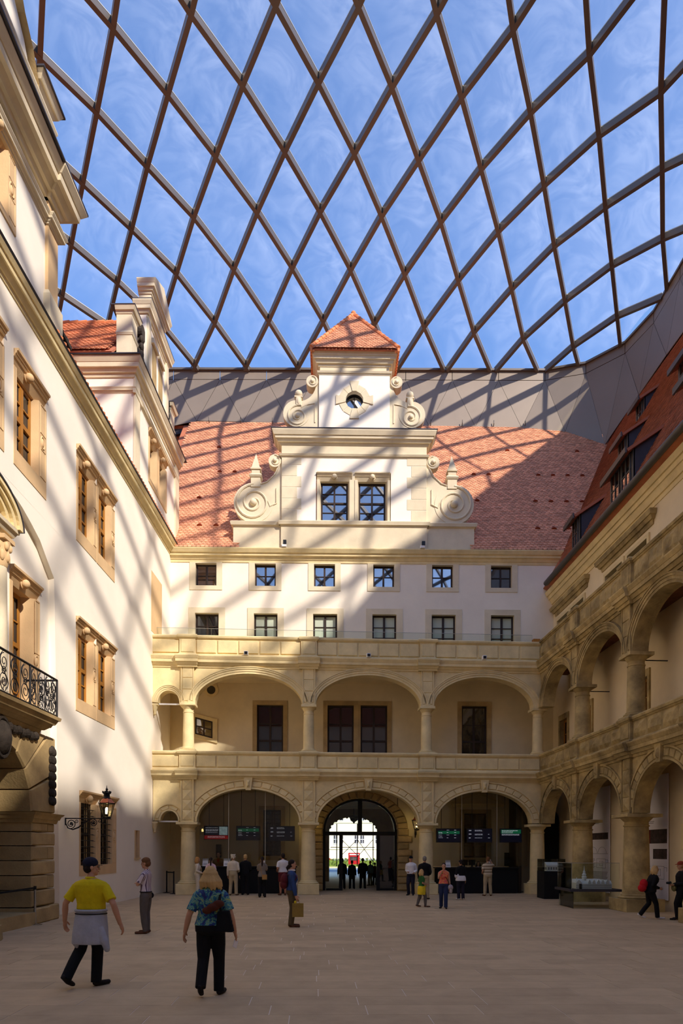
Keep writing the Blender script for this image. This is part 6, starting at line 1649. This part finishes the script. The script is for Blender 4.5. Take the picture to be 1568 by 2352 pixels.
        if hs == 'wild':
            r = random.Random(int(x*100))
            for i in range(26): a, c = r.random()*2*PI, r.random(); F.ellip(h, hp(.048*math.cos(a), -.02+.05*math.sin(a)*.9-.01, -.035+.1*c), (.018, .018, .018), axh, 7, 5)
        if hs == 'tail': F.limb(h, [hp(0, -.06, .02), hp(0, -.082, -.02), hp(0, -.075, -.11), hp(0, -.066, -.17)], [.018, .022, .02, .008])
        if hs == 'bun': F.ellip(h, hp(0, -.026, -.01), (.044, .036, .04), axh); F.limb(h, [hp(0, -.055, -.02), hp(0, -.075, -.05), hp(0, -.068, -.085)], [.02, .025, .012])
        skinned('hair', h, hm, root, max(.006, vox*.7), 2)
    # upper garment
    tm, ts = top
    c = MB(); infl = .008
    F.rings(c, [(z, hx+infl+(.004 if z < .62 else 0), hy+infl, yo) for z, hx, hy, yo in T if hem-.005 <= z <= .82]+[(.838, .046, .042, -.008)])
    for sd, (sh, el, wr) in zip((-1, 1), AR):
        m2 = tuple((sh[i]+el[i])/2 for i in range(3))
        if ts != 'none': F.limb(c, [(sd*.035, -.01, .812), (sh[0]*.96, sh[1], sh[2]+.002)], [.033, .037])
        if ts == 'short': q = tuple(sh[i]*.22+el[i]*.78 for i in range(3)); F.limb(c, [sh, m2, q], [.0375, .039, .041], caps=False)
        elif ts == 'long': F.limb(c, [sh, m2, el, tuple(el[i]*.5+wr[i]*.5 for i in range(3)), wr], [.0375, .036, .033, .031, .025], caps=False)
        elif ts == 'none': F.ellip(c, (sh[0]*.86, sh[1], sh[2]), (.034, .034, .034), seg=10, rings=7)
    skinned('jacket' if ts == 'long' else 'shirt', c, tm, root, vox*.85, 3)
    if ts != 'none':
        c = MB(); F.limb(c, [(0, -.01, .828), (0, -.006, .848)], [.046, .041], 16, .95, False); c.build('collar', tm, root, 'all')
    # lower garment
    bm_, bs = bottom
    c = MB()
    F.rings(c, [(z, hx+.006, hy+.006, yo) for z, hx, hy, yo in T if z <= .605])
    for hip, kn, an, toe, heel in LG:
        F.ellip(c, hip, (.06, .06, .06))
        if bs == 'shorts': q = tuple(hip[i]*.2+kn[i]*.8 for i in range(3)); F.limb(c, [hip, q], [.062, .058], caps=False)
        else:
            lo = (an[0], an[1]-.004, an[2]-.018); m1 = tuple((hip[i]+kn[i])/2 for i in range(3)); m2 = tuple((kn[i]+an[i])/2 for i in range(3)); F.limb(c, [hip, m1, kn, m2, lo], [.062, .057, .045, .043, .041 if bs != 'slim' else .03], caps=False)
    skinned('shorts' if bs == 'shorts' else 'trousers', c, bm_, root, vox*.85, 3)
    for hip, kn, an, toe, heel in LG:
        c = MB(); F.limb(c, [(heel[0], heel[1]+.012, heel[2]+.004), tuple((heel[i]*.5+toe[i]*.5) for i in range(3)), toe], [.021, .023, .0185], 10); F.limb(c, [heel[:2]+(heel[2]+.01,), an], [.02, .024], 10)
        zmin = min(v.z for v in c.v); 
        c.v = [Vector((v.x, v.y, max(v.z, zmin+.01))) for v in c.v]
        skinned('shoe', c, shoes, root, max(.005, vox*.6), 2)
    root['_'] = 0; del root['_']
    return root, F, AR, LG, hp, axh
def strap(F, pts, w_, name, m, parent):
    mb = MB(); P = [F.P(p) for p in pts]
    mb.tube(P, w_, 6); return mb.build(name, m, parent, True)

# the man in yellow, walking away and looking to the right
r, F, AR, LG, hp, ax = person('man in yellow polo shirt and navy cap walking away, grey jacket tied round his waist', -3.48, 9.5, 1.79, -6, 'm', 1.16, (((.185, -.03, .645), (.222, .02, .5)), ((.19, -.04, .645), (.23, .0, .49))),
    [dict(knee=(-.075, -.02, .29), ankle=(-.115, -.17, .1), toe=(-.1, -.09, .03), heel=(-.118, -.2, .095)), dict(knee=(.03, .05, .285), ankle=(.03, .03, .046), toe=(.085, .125, .018))],
    head=-58, top=('c_yellow', 'short'), bottom=('c_black', 'trousers'), shoes='shoe_dark', hair=('h_dark', 'short'), vox=.0095, hem=.56)
c = MB(); F.ellip(c, hp(0, -.01, .03), (.052, .06, .05), ax, 18, 12); skinned('cap', c, 'c_navy', r, .006, 2)
c = MB(); P = [hp(.036*math.cos(a), .03+.05*math.sin(a), .022-.008*math.sin(a)) for a in [PI*i/8 for i in range(9)]]; k = len(P)
c.v = [F.P(p) for p in P]+[F.P((p[0], p[1], p[2]-.004)) for p in P]; c.q = [tuple(range(k)), tuple(range(2*k-1, k-1, -1))]+[(i, (i+1) % k, k+(i+1) % k, k+i) for i in range(k)]
c.build('cap_brim', 'c_navy', r, 'all')
c = MB()
for sd in (-1, 1): c.tube([F.P(hp(sd*.02+.011*math.cos(i*PI/5), .056, .002+.009*math.sin(i*PI/5))) for i in range(10)], .0022, 5, True); c.tube([F.P(hp(sd*.031, .054, .004)), F.P(hp(sd*.046, 0, .004))], .002, 5)
c.build('glasses', 'chrome', r)
c = MB()   # jacket tied at the waist
R_ = [(.59, .112, .085, 0), (.56, .12, .092, 0), (.5, .128, .096, -.004), (.42, .137, .1, -.01), (.36, .142, .1, -.012), (.335, .142, .098, -.012)]
F.rings(c, R_, 28, 2.2); F.limb(c, [(.1, -.05, .45), (.14, -.06, .36), (.158, -.06, .3)], [.03, .032, .024], 10); F.limb(c, [(-.1, -.05, .42), (-.09, -.06, .335), (-.085, -.055, .318)], [.025, .026, .018], 10)
skinned('tied_jacket', c, 'c_grey', r, .009, 3)
c = MB(); c.tube([F.P((.117*math.cos(a), .088*math.sin(a), .592)) for a in [2*PI*i/28 for i in range(28)]], .022, 8, True); skinned('waist_roll', c, 'c_grey', r, .007, 2)
c = MB(); c.tube([F.P((.121*math.cos(a), .093*math.sin(a), .568)) for a in [2*PI*i/28 for i in range(28)]], .009, 6, True); c.build('belt', 'belt', r, 'all')

# the woman in the floral shirt
r, F, AR, LG, hp, ax = person('woman with blonde bob in blue green floral shirt and black trousers walking away', -1.71, 8.95, 1.69, 4, 'f', 1.2, (((.165, -.03, .625), (.2, .01, .49)), ((.16, -.02, .625), (.185, .03, .485))),
    [dict(knee=(-.055, -.01, .28), ankle=(-.06, -.13, .1), toe=(-.062, -.06, .022), heel=(-.062, -.155, .085)), dict(knee=(.06, .04, .28), ankle=(.062, .02, .046), toe=(.095, .12, .018))],
    head=-12, top=('c_floral', 'short'), bottom=('c_black', 'trousers'), shoes='shoe_dark', hair=('h_blonde', 'bob'), hw=1.14, vox=.0095, hem=.53)
wf = F
def soft(name, label, F, blobs, m, vox, cat='bag', extra=()):
    c = F.P(blobs[0][0]); t = empty(name, c, label, cat)
    mb = MB()
    for p, rad in blobs: F.ellip(mb, p, rad, seg=14, rings=10)
    skinned('body', mb, m, t, vox, 2)
    for pts, w_, mm in extra: strap(F, pts, w_, 'strap', mm, t)
    return t
t = empty('shoulder_bag', F.P((.11, -.08, .5)), 'large black shoulder bag hanging at the right hip of the floral shirt woman', 'bag')
mb = MB(); A = [(.045, -.12, .5), (.175, -.075, .49), (.19, -.04, .5), (.06, -.07, .5), (.06, -.115, .66), (.15, -.085, .665), (.155, -.06, .665), (.065, -.085, .66)]
mb.v = [F.P(p) for p in A]; mb.q = [(0,1,2,3),(4,7,6,5),(0,4,5,1),(1,5,6,2),(2,6,7,3),(3,7,4,0)]; skinned('bag_body', mb, 'c_black', t, .009, 14)
strap(F, [(.09, .045, .78), (.088, -.005, .835), (.075, -.075, .76), (.085, -.1, .66)], .017, 'strap', 'c_black', t)
soft('handbag', 'brown leather pouch on the back of the floral shirt woman', F, [((.03, -.105, .69), (.05, .03, .032)), ((.07, -.1, .715), (.045, .028, .03)), ((-.015, -.1, .665), (.04, .026, .028))], 'leather', .008)
t = empty('leaflet', F.P((.19, .05, .42)), 'folded pale leaflet in the right hand of the floral shirt woman', 'leaflet'); mb = MB()
a, b, c_, d = (.178, .04, .425), (.2, .085, .405), (.188, .075, .35), (.166, .03, .37)
mb.v = [F.P(p) for p in (a, b, c_, d)]+[F.P((p[0]+.004, p[1]-.002, p[2])) for p in (a, b, c_, d)]; mb.q = [(0,1,2,3),(7,6,5,4),(0,4,5,1),(1,5,6,2),(2,6,7,3),(3,7,4,0)]; mb.build('sheet', 'banner', t)

# boy with folded arms
r, F, AR, LG, hp, ax = person('boy in striped shirt and grey trousers standing with folded arms facing left', -4.45, 15.55, 1.72, 84, 'm', .92, ('cross', 'cross'), [dict(), dict(ankle=(.06, .0, .046))], top=('c_vstripe', 'short'), bottom=('c_trouser_grey', 'slim'), shoes='shoe_brown', hair=('h_brown', 'short'), vox=.011, hem=.55, tilt=-2)
c = MB(); F.ellip(c, hp(0, -.008, .035), (.053, .058, .048), ax, 14, 10); F.ellip(c, hp(0, .035, .043), (.04, .016, .018), ax); F.ellip(c, hp(0, -.04, .0), (.044, .03, .045), ax); skinned('hair_fringe', c, 'h_brown', r, .007, 2)
soft('camera_bag', 'small dark camera bag on the hip of the boy in the striped shirt', F, [((.1, -.03, .5), (.03, .04, .042))], 'c_black', .008, extra=[([(.1, -.03, .54), (.08, -.02, .7), (.05, -.03, .825), (-.02, -.055, .8)], .006, 'c_black')])
strap(F, [(.097*math.cos(a), .072*math.sin(a), .553) for a in [2*PI*i/20 for i in range(21)]], .012, 'belt', 'c_black', r)

# woman with the paper carrier bag
r, F, AR, LG, hp, ax = person('woman in blue jacket and olive trousers with maroon backpack standing in profile', -1.23, 16.98, 1.67, -84, 'f', 1.05, ('back', ((.125, .015, .62), (.13, .05, .47))), top=('c_blue', 'long'), bottom=('c_olive', 'trousers'), shoes='shoe_brown', hair=('h_dark', 'bun'), vox=.011, hem=.54, skin='skin')
c = MB(); c.tube([F.P((.045*math.cos(a), -.004+.044*math.sin(a), .842)) for a in [2*PI*i/16 for i in range(16)]], .022, 8, True); skinned('scarf', c, 'c_white', r, .009, 2)
c = MB(); F.ellip(c, (0, .055, .68), (.05, .03, .085)); skinned('blouse', c, 'c_white', r, .01, 2)
soft('backpack', 'maroon backpack worn by the woman in the blue jacket', F, [((0, -.11, .7), (.085, .06, .1)), ((0, -.12, .63), (.085, .06, .07))], 'c_maroon', .011, extra=[([(sd*.07, -.06, .77), (sd*.075, .01, .815), (sd*.085, .07, .74), (sd*.09, .0, .64)], .014, 'c_maroon') for sd in (-1, 1)])
t = empty('paper_bag', F.P((.15, .075, .3)), 'brown paper carrier bag in the hand of the woman in blue', 'bag'); q0 = F.P((.14, .085, .245))
mb = MB(); A = [(x_, y_, z_) for z_ in (.16, .36) for x_, y_ in ((.11, .0), (.17, .0), (.17, .165), (.11, .165))]; mb.v = [F.P(p) for p in A]; mb.q = [(0,1,2,3),(4,7,6,5),(0,4,5,1),(1,5,6,2),(2,6,7,3),(3,7,4,0)]; mb.build('bag_body', 'c_paper', t)
for xx in (.12, .16): strap(F, [(xx, .05, .36), (xx*.9+.014, .075, .42), (xx, .11, .36)], .004, 'handle', 'c_paper', t)
mb = MB(); F.ellip(mb, (.14, .045, .375), (.02, .02, .025)); mb.build('yellow_tissue', 'c_lemon', t, 'all')

# visitors at the left counter
person('woman in cream trouser suit with short ginger hair beside the first column', -6.06, 28.75, 1.62, -70, 'f', 1.05, ('down', 'bent'), top=('c_cream', 'long'), bottom=('c_cream', 'trousers'), shoes='shoe_brown', hair=('h_ginger', 'bob'), vox=.017)
person('woman with dark ponytail and pale pink top leaning at the left counter', -5.49, 28.7, 1.6, 8, 'f', 1.0, ('bent', 'bent'), top=('c_pink', 'short'), bottom=('c_denim', 'trousers'), hair=('h_dark', 'tail'), vox=.017, face=False)
r, F, *_ = person('clerk in a mustard brown jacket and red shirt behind the left counter', -5.58, 31.0, 1.83, 180, 'm', 1.08, ('bent', 'bent'), top=('c_brown', 'long'), bottom=('c_black', 'trousers'), hair=('h_dark', 'short'), vox=.017)
c = MB(); F.ellip(c, (0, .062, .76), (.022, .02, .06)); c.build('red_shirt_front', 'c_red', r, 'all')
person('person with fluffy white hair in cream shirt and beige trousers at the left counter', -4.55, 28.75, 1.73, -4, 'm', 1.05, ('down', 'bent'), top=('c_cream', 'long'), bottom=('c_beige', 'trousers'), shoes='shoe_brown', hair=('h_white', 'wild'), vox=.017, face=False, hem=.56, stance=.02)
person('person in a black suit next to the white haired visitor at the left counter', -4.08, 29.0, 1.73, 10, 'm', 1.0, ('down', 'bent'), top=('c_black', 'long'), bottom=('c_black', 'trousers'), hair=('h_blonde', 'short'), vox=.017, face=False)
r, F, *_ = person('woman with long dark ponytail in taupe top and black trousers taking a photograph', -3.19, 27.5, 1.65, 4, 'f', .98, ('hand', 'hand'), top=('c_taupe', 'short'), bottom=('c_black', 'trousers'), hair=('h_dark', 'tail'), vox=.017, face=False)
t = empty('shoulder_bag', F.P((.06, -.09, .5)), 'small tan shoulder bag of the woman with the long ponytail', 'bag'); mb = MB(); A = [(.0, -.1, .44), (.12, -.1, .44), (.12, -.075, .44), (.0, -.075, .44)]; mb.v = [F.P(p) for p in A]+[F.P((p[0], p[1], .56)) for p in A]; mb.q = [(0,1,2,3),(4,7,6,5),(0,4,5,1),(1,5,6,2),(2,6,7,3),(3,7,4,0)]; mb.build('pouch', 'c_tan', t); strap(F, [(.0, -.088, .55), (-.03, -.085, .7), (-.07, -.03, .83)], .008, 'strap', 'c_tan', t)
t = empty('phone', F.P((.03, .1, .86)), 'white phone held up by the woman with the long ponytail', 'phone'); mb = MB(); A = [(.025, .1, .85), (.06, .1, .85), (.06, .11, .85), (.025, .11, .85)]; mb.v = [F.P(p) for p in A]+[F.P((p[0], p[1], .9)) for p in A]; mb.q = [(0,1,2,3),(4,7,6,5),(0,4,5,1),(1,5,6,2),(2,6,7,3),(3,7,4,0)]; mb.build('casing', 'white', t)
person('man in white polo shirt and maroon shorts at the right end of the left counter', -2.47, 28.8, 1.78, 20, 'm', 1.1, ('bent', 'down'), top=('c_white', 'short'), bottom=('c_maroon', 'shorts'), shoes='shoe_brown', hair=('h_dark', 'short'), skin='skin_dark', vox=.017, face=False, hem=.55)
# people in the gateway
for lab, x, y, H, hd, sx, tp, bt, hr_, gg in (('dark figure standing beside the left mullion of the gateway', .04, 33.7, 1.5, 0, 'm', 'c_black', 'c_black', 'h_dark', 1.1), ('broad dark figure walking out through the gateway, left of the tallest one', .52, 33.7, 1.42, 0, 'f', 'c_black', 'c_black', 'h_dark', 1.15),
     ('tall man in black walking out through the gateway', 1.06, 34.0, 1.53, -5, 'm', 'c_black', 'c_black', 'h_dark', 1.2), ('visitor in light blue shirt standing in the sunlight of the gateway', 1.56, 37, 1.36, 40, 'm', 'c_lightblue', 'c_khaki', 'h_blonde', 1.0), ('visitor in maroon jacket at the right side of the gateway', 1.82, 37.2, 1.26, -30, 'f', 'c_maroon', 'c_black', 'h_dark', 1.0)):
    person(lab, x, y, H, hd, sx, gg, ('down', 'bent') if H > 1.5 else ('down', 'down'), top=(tp, 'long'), bottom=(bt, 'trousers'), hair=(hr_, 'short'), vox=.018, face=False, stance=.015)
# right half
r, F, AR, LG, hp, ax = person('man in white shirt, black cap and dark trousers by the third column', 2.96, 29.1, 1.67, 160, 'm', 1.05, ('bent', 'front'), [dict(), dict(knee=(.06, .06, .285), ankle=(.06, -.02, .05))], top=('c_white', 'long'), bottom=('c_navy', 'trousers'), hair=('h_dark', 'short'), vox=.017, hem=.55)
c = MB(); F.ellip(c, hp(0, -.004, .034), (.052, .058, .046), ax); F.ellip(c, hp(0, .06, .022), (.036, .03, .006), ax); skinned('cap', c, 'c_black', r, .012, 2)
person('grey haired man in black sweater and beige trousers walking away behind the girl', 3.25, 26.7, 1.69, -14, 'm', 1.15, ('down', 'bent'), [dict(knee=(-.06, -.02, .285), ankle=(-.08, -.11, .075), toe=(-.09, -.02, .02), heel=(-.08, -.14, .06)), dict(knee=(.06, .04, .285), ankle=(.065, .04, .046))], top=('c_black', 'long'), bottom=('c_beige', 'trousers'), hair=('h_grey', 'short'), vox=.016, face=False, hem=.54)
r, F, AR, LG, hp, ax = person('small girl in green top with a yellow jacket round her waist walking right', 2.7, 23.0, 1.28, -70, 'f', .95, ('down', 'front'), [dict(knee=(-.05, -.03, .28), ankle=(-.05, -.1, .06), toe=(-.06, .0, .02), heel=(-.05, -.13, .04)), dict(knee=(.05, .08, .28), ankle=(.05, .09, .046))], top=('c_green', 'short'), bottom=('c_trouser_grey', 'slim'), shoes='shoe_brown', hair=('h_blonde', 'bob'), vox=.013)
c = MB(); F.rings(c, [(.56, .1, .08, 0), (.5, .12, .095, 0), (.4, .125, .1, 0), (.33, .125, .1, 0)]); F.ellip(c, (.02, .1, .55), (.03, .025, .025)); skinned('tied_jacket', c, 'c_lemon', r, .011, 3)
r, F, AR, LG, hp, ax = person('woman in pink and orange top and jeans walking forward with a hand at her mouth', 3.37, 22.5, 1.5, 168, 'f', 1.1, ('down', 'hand'), [dict(knee=(-.05, .06, .285), ankle=(-.05, .07, .046)), dict(knee=(.055, -.0, .285), ankle=(.06, -.08, .06))], top=('c_batik', 'none'), bottom=('c_denim', 'trousers'), hair=('h_dark', 'short'), vox=.013, hem=.54)
soft('shoulder_bag', 'shoulder bag with a checked jacket hung over it, on the woman in pink', F, [((-.15, .03, .46), (.06, .06, .07)), ((-.15, .03, .38), (.045, .045, .05))], 'c_check', .012, extra=[([(-.13, .03, .52), (-.06, .085, .68), (.04, .07, .79), (.07, -.02, .83)], .009, 'c_black')])
r, F, AR, LG, hp, ax = person('woman in black with a white jacket round her waist standing before the right counter', 4.63, 26.5, 1.56, 10, 'f', 1.12, ('bent', 'down'), top=('c_black', 'long'), bottom=('c_navy', 'trousers'), shoes='c_white', hair=('h_dark', 'wild'), vox=.016, face=False)
c = MB(); F.rings(c, [(.6, .105, .08, 0), (.55, .125, .095, 0), (.47, .135, .1, 0)]); F.ellip(c, (-.11, -.02, .6), (.06, .05, .06)); skinned('tied_jacket', c, 'c_white', r, .013, 3)
r, F, *_ = person('seated clerk with dark hair behind the right counter', 6.32, 31.55, 1.62, 180, 'f', 1.0, ('front', 'front'), top=('c_white', 'short'), bottom=('c_black', 'trousers'), hair=('h_dark', 'bob'), vox=.017, sit=True)
c = MB(); F.ellip(c, (0, .06, .75), (.03, .02, .06)); c.build('dark_vest', 'c_maroon', r, 'all')
t = empty('stool', (6.32, 31.58, 0), 'round black stool under the seated clerk', 'stool'); MB().lathe(6.32, 31.58, [(.2, .5), (.2, .56)], 16).build('seat', 'black', t); MB().lathe(6.32, 31.58, [(.03, .03), (.03, .5)], 8).build('post', 'chrome', t); MB().lathe(6.32, 31.58, [(.2, 0), (.2, .03)], 16).build('foot', 'black', t)
person('man in beige striped jumper and khaki trousers at the right counter, hand to his head', 6.17, 28.8, 1.66, 4, 'm', 1.15, ('bent', 'up'), top=('c_hstripe', 'short'), bottom=('c_beige', 'trousers'), shoes='shoe_brown', hair=('h_brown', 'short'), vox=.017, face=False, hem=.54, stance=.02)
# far right
r, F, AR, LG, hp, ax = person('blonde woman in dark clothes and white trainers striding right with a red backpack', 8.68, 19.2, 1.5, -88, 'f', 1.22, ('bent', 'bent'), [dict(knee=(-.05, .0, .285), ankle=(-.05, -.17, .085), toe=(-.05, -.07, .02), heel=(-.05, -.2, .07)), dict(knee=(.05, .09, .285), ankle=(.05, .12, .046), toe=(.06, .24, .02))], top=('c_black', 'long'), bottom=('c_black', 'trousers'), shoes='c_white', hair=('h_blonde', 'bob'), vox=.012, lean=.22, hem=.48, tilt=-8)
soft('backpack', 'red backpack on the back of the striding blonde woman', F, [((0, -.16, .66), (.085, .07, .09)), ((0, -.17, .58), (.09, .075, .075))], 'c_red', .011)
r, F, AR, LG, hp, ax = person('visitor in red cap and dark jacket holding a camera at the right picture edge', 9.42, 18.95, 1.62, 75, 'm', 1.1, ('front', 'front'), [dict(knee=(-.05, .08, .285), ankle=(-.05, .06, .05)), dict()], top=('c_black', 'long'), bottom=('c_black', 'trousers'), shoes='shoe_dark', hair=('h_ginger', 'short'), vox=.012, hem=.56)
c = MB(); F.ellip(c, hp(0, -.004, .036), (.054, .06, .046), ax); F.ellip(c, hp(0, .062, .022), (.036, .032, .006), ax); skinned('cap', c, 'c_rust', r, .008, 2)
soft('waist_bag', 'olive waist bag of the visitor in the red cap', F, [((.04, .1, .55), (.09, .045, .07))], 'c_khaki', .011)
t = empty('camera', F.P((0, .17, .63)), 'small black camera held by the visitor in the red cap', 'camera'); mb = MB(); F.ellip(mb, (0, .165, .63), (.045, .02, .03)); F.limb(mb, [(0, .17, .63), (0, .215, .63)], [.022, .022], 10); mb.build('body', 'black', t)
flush()
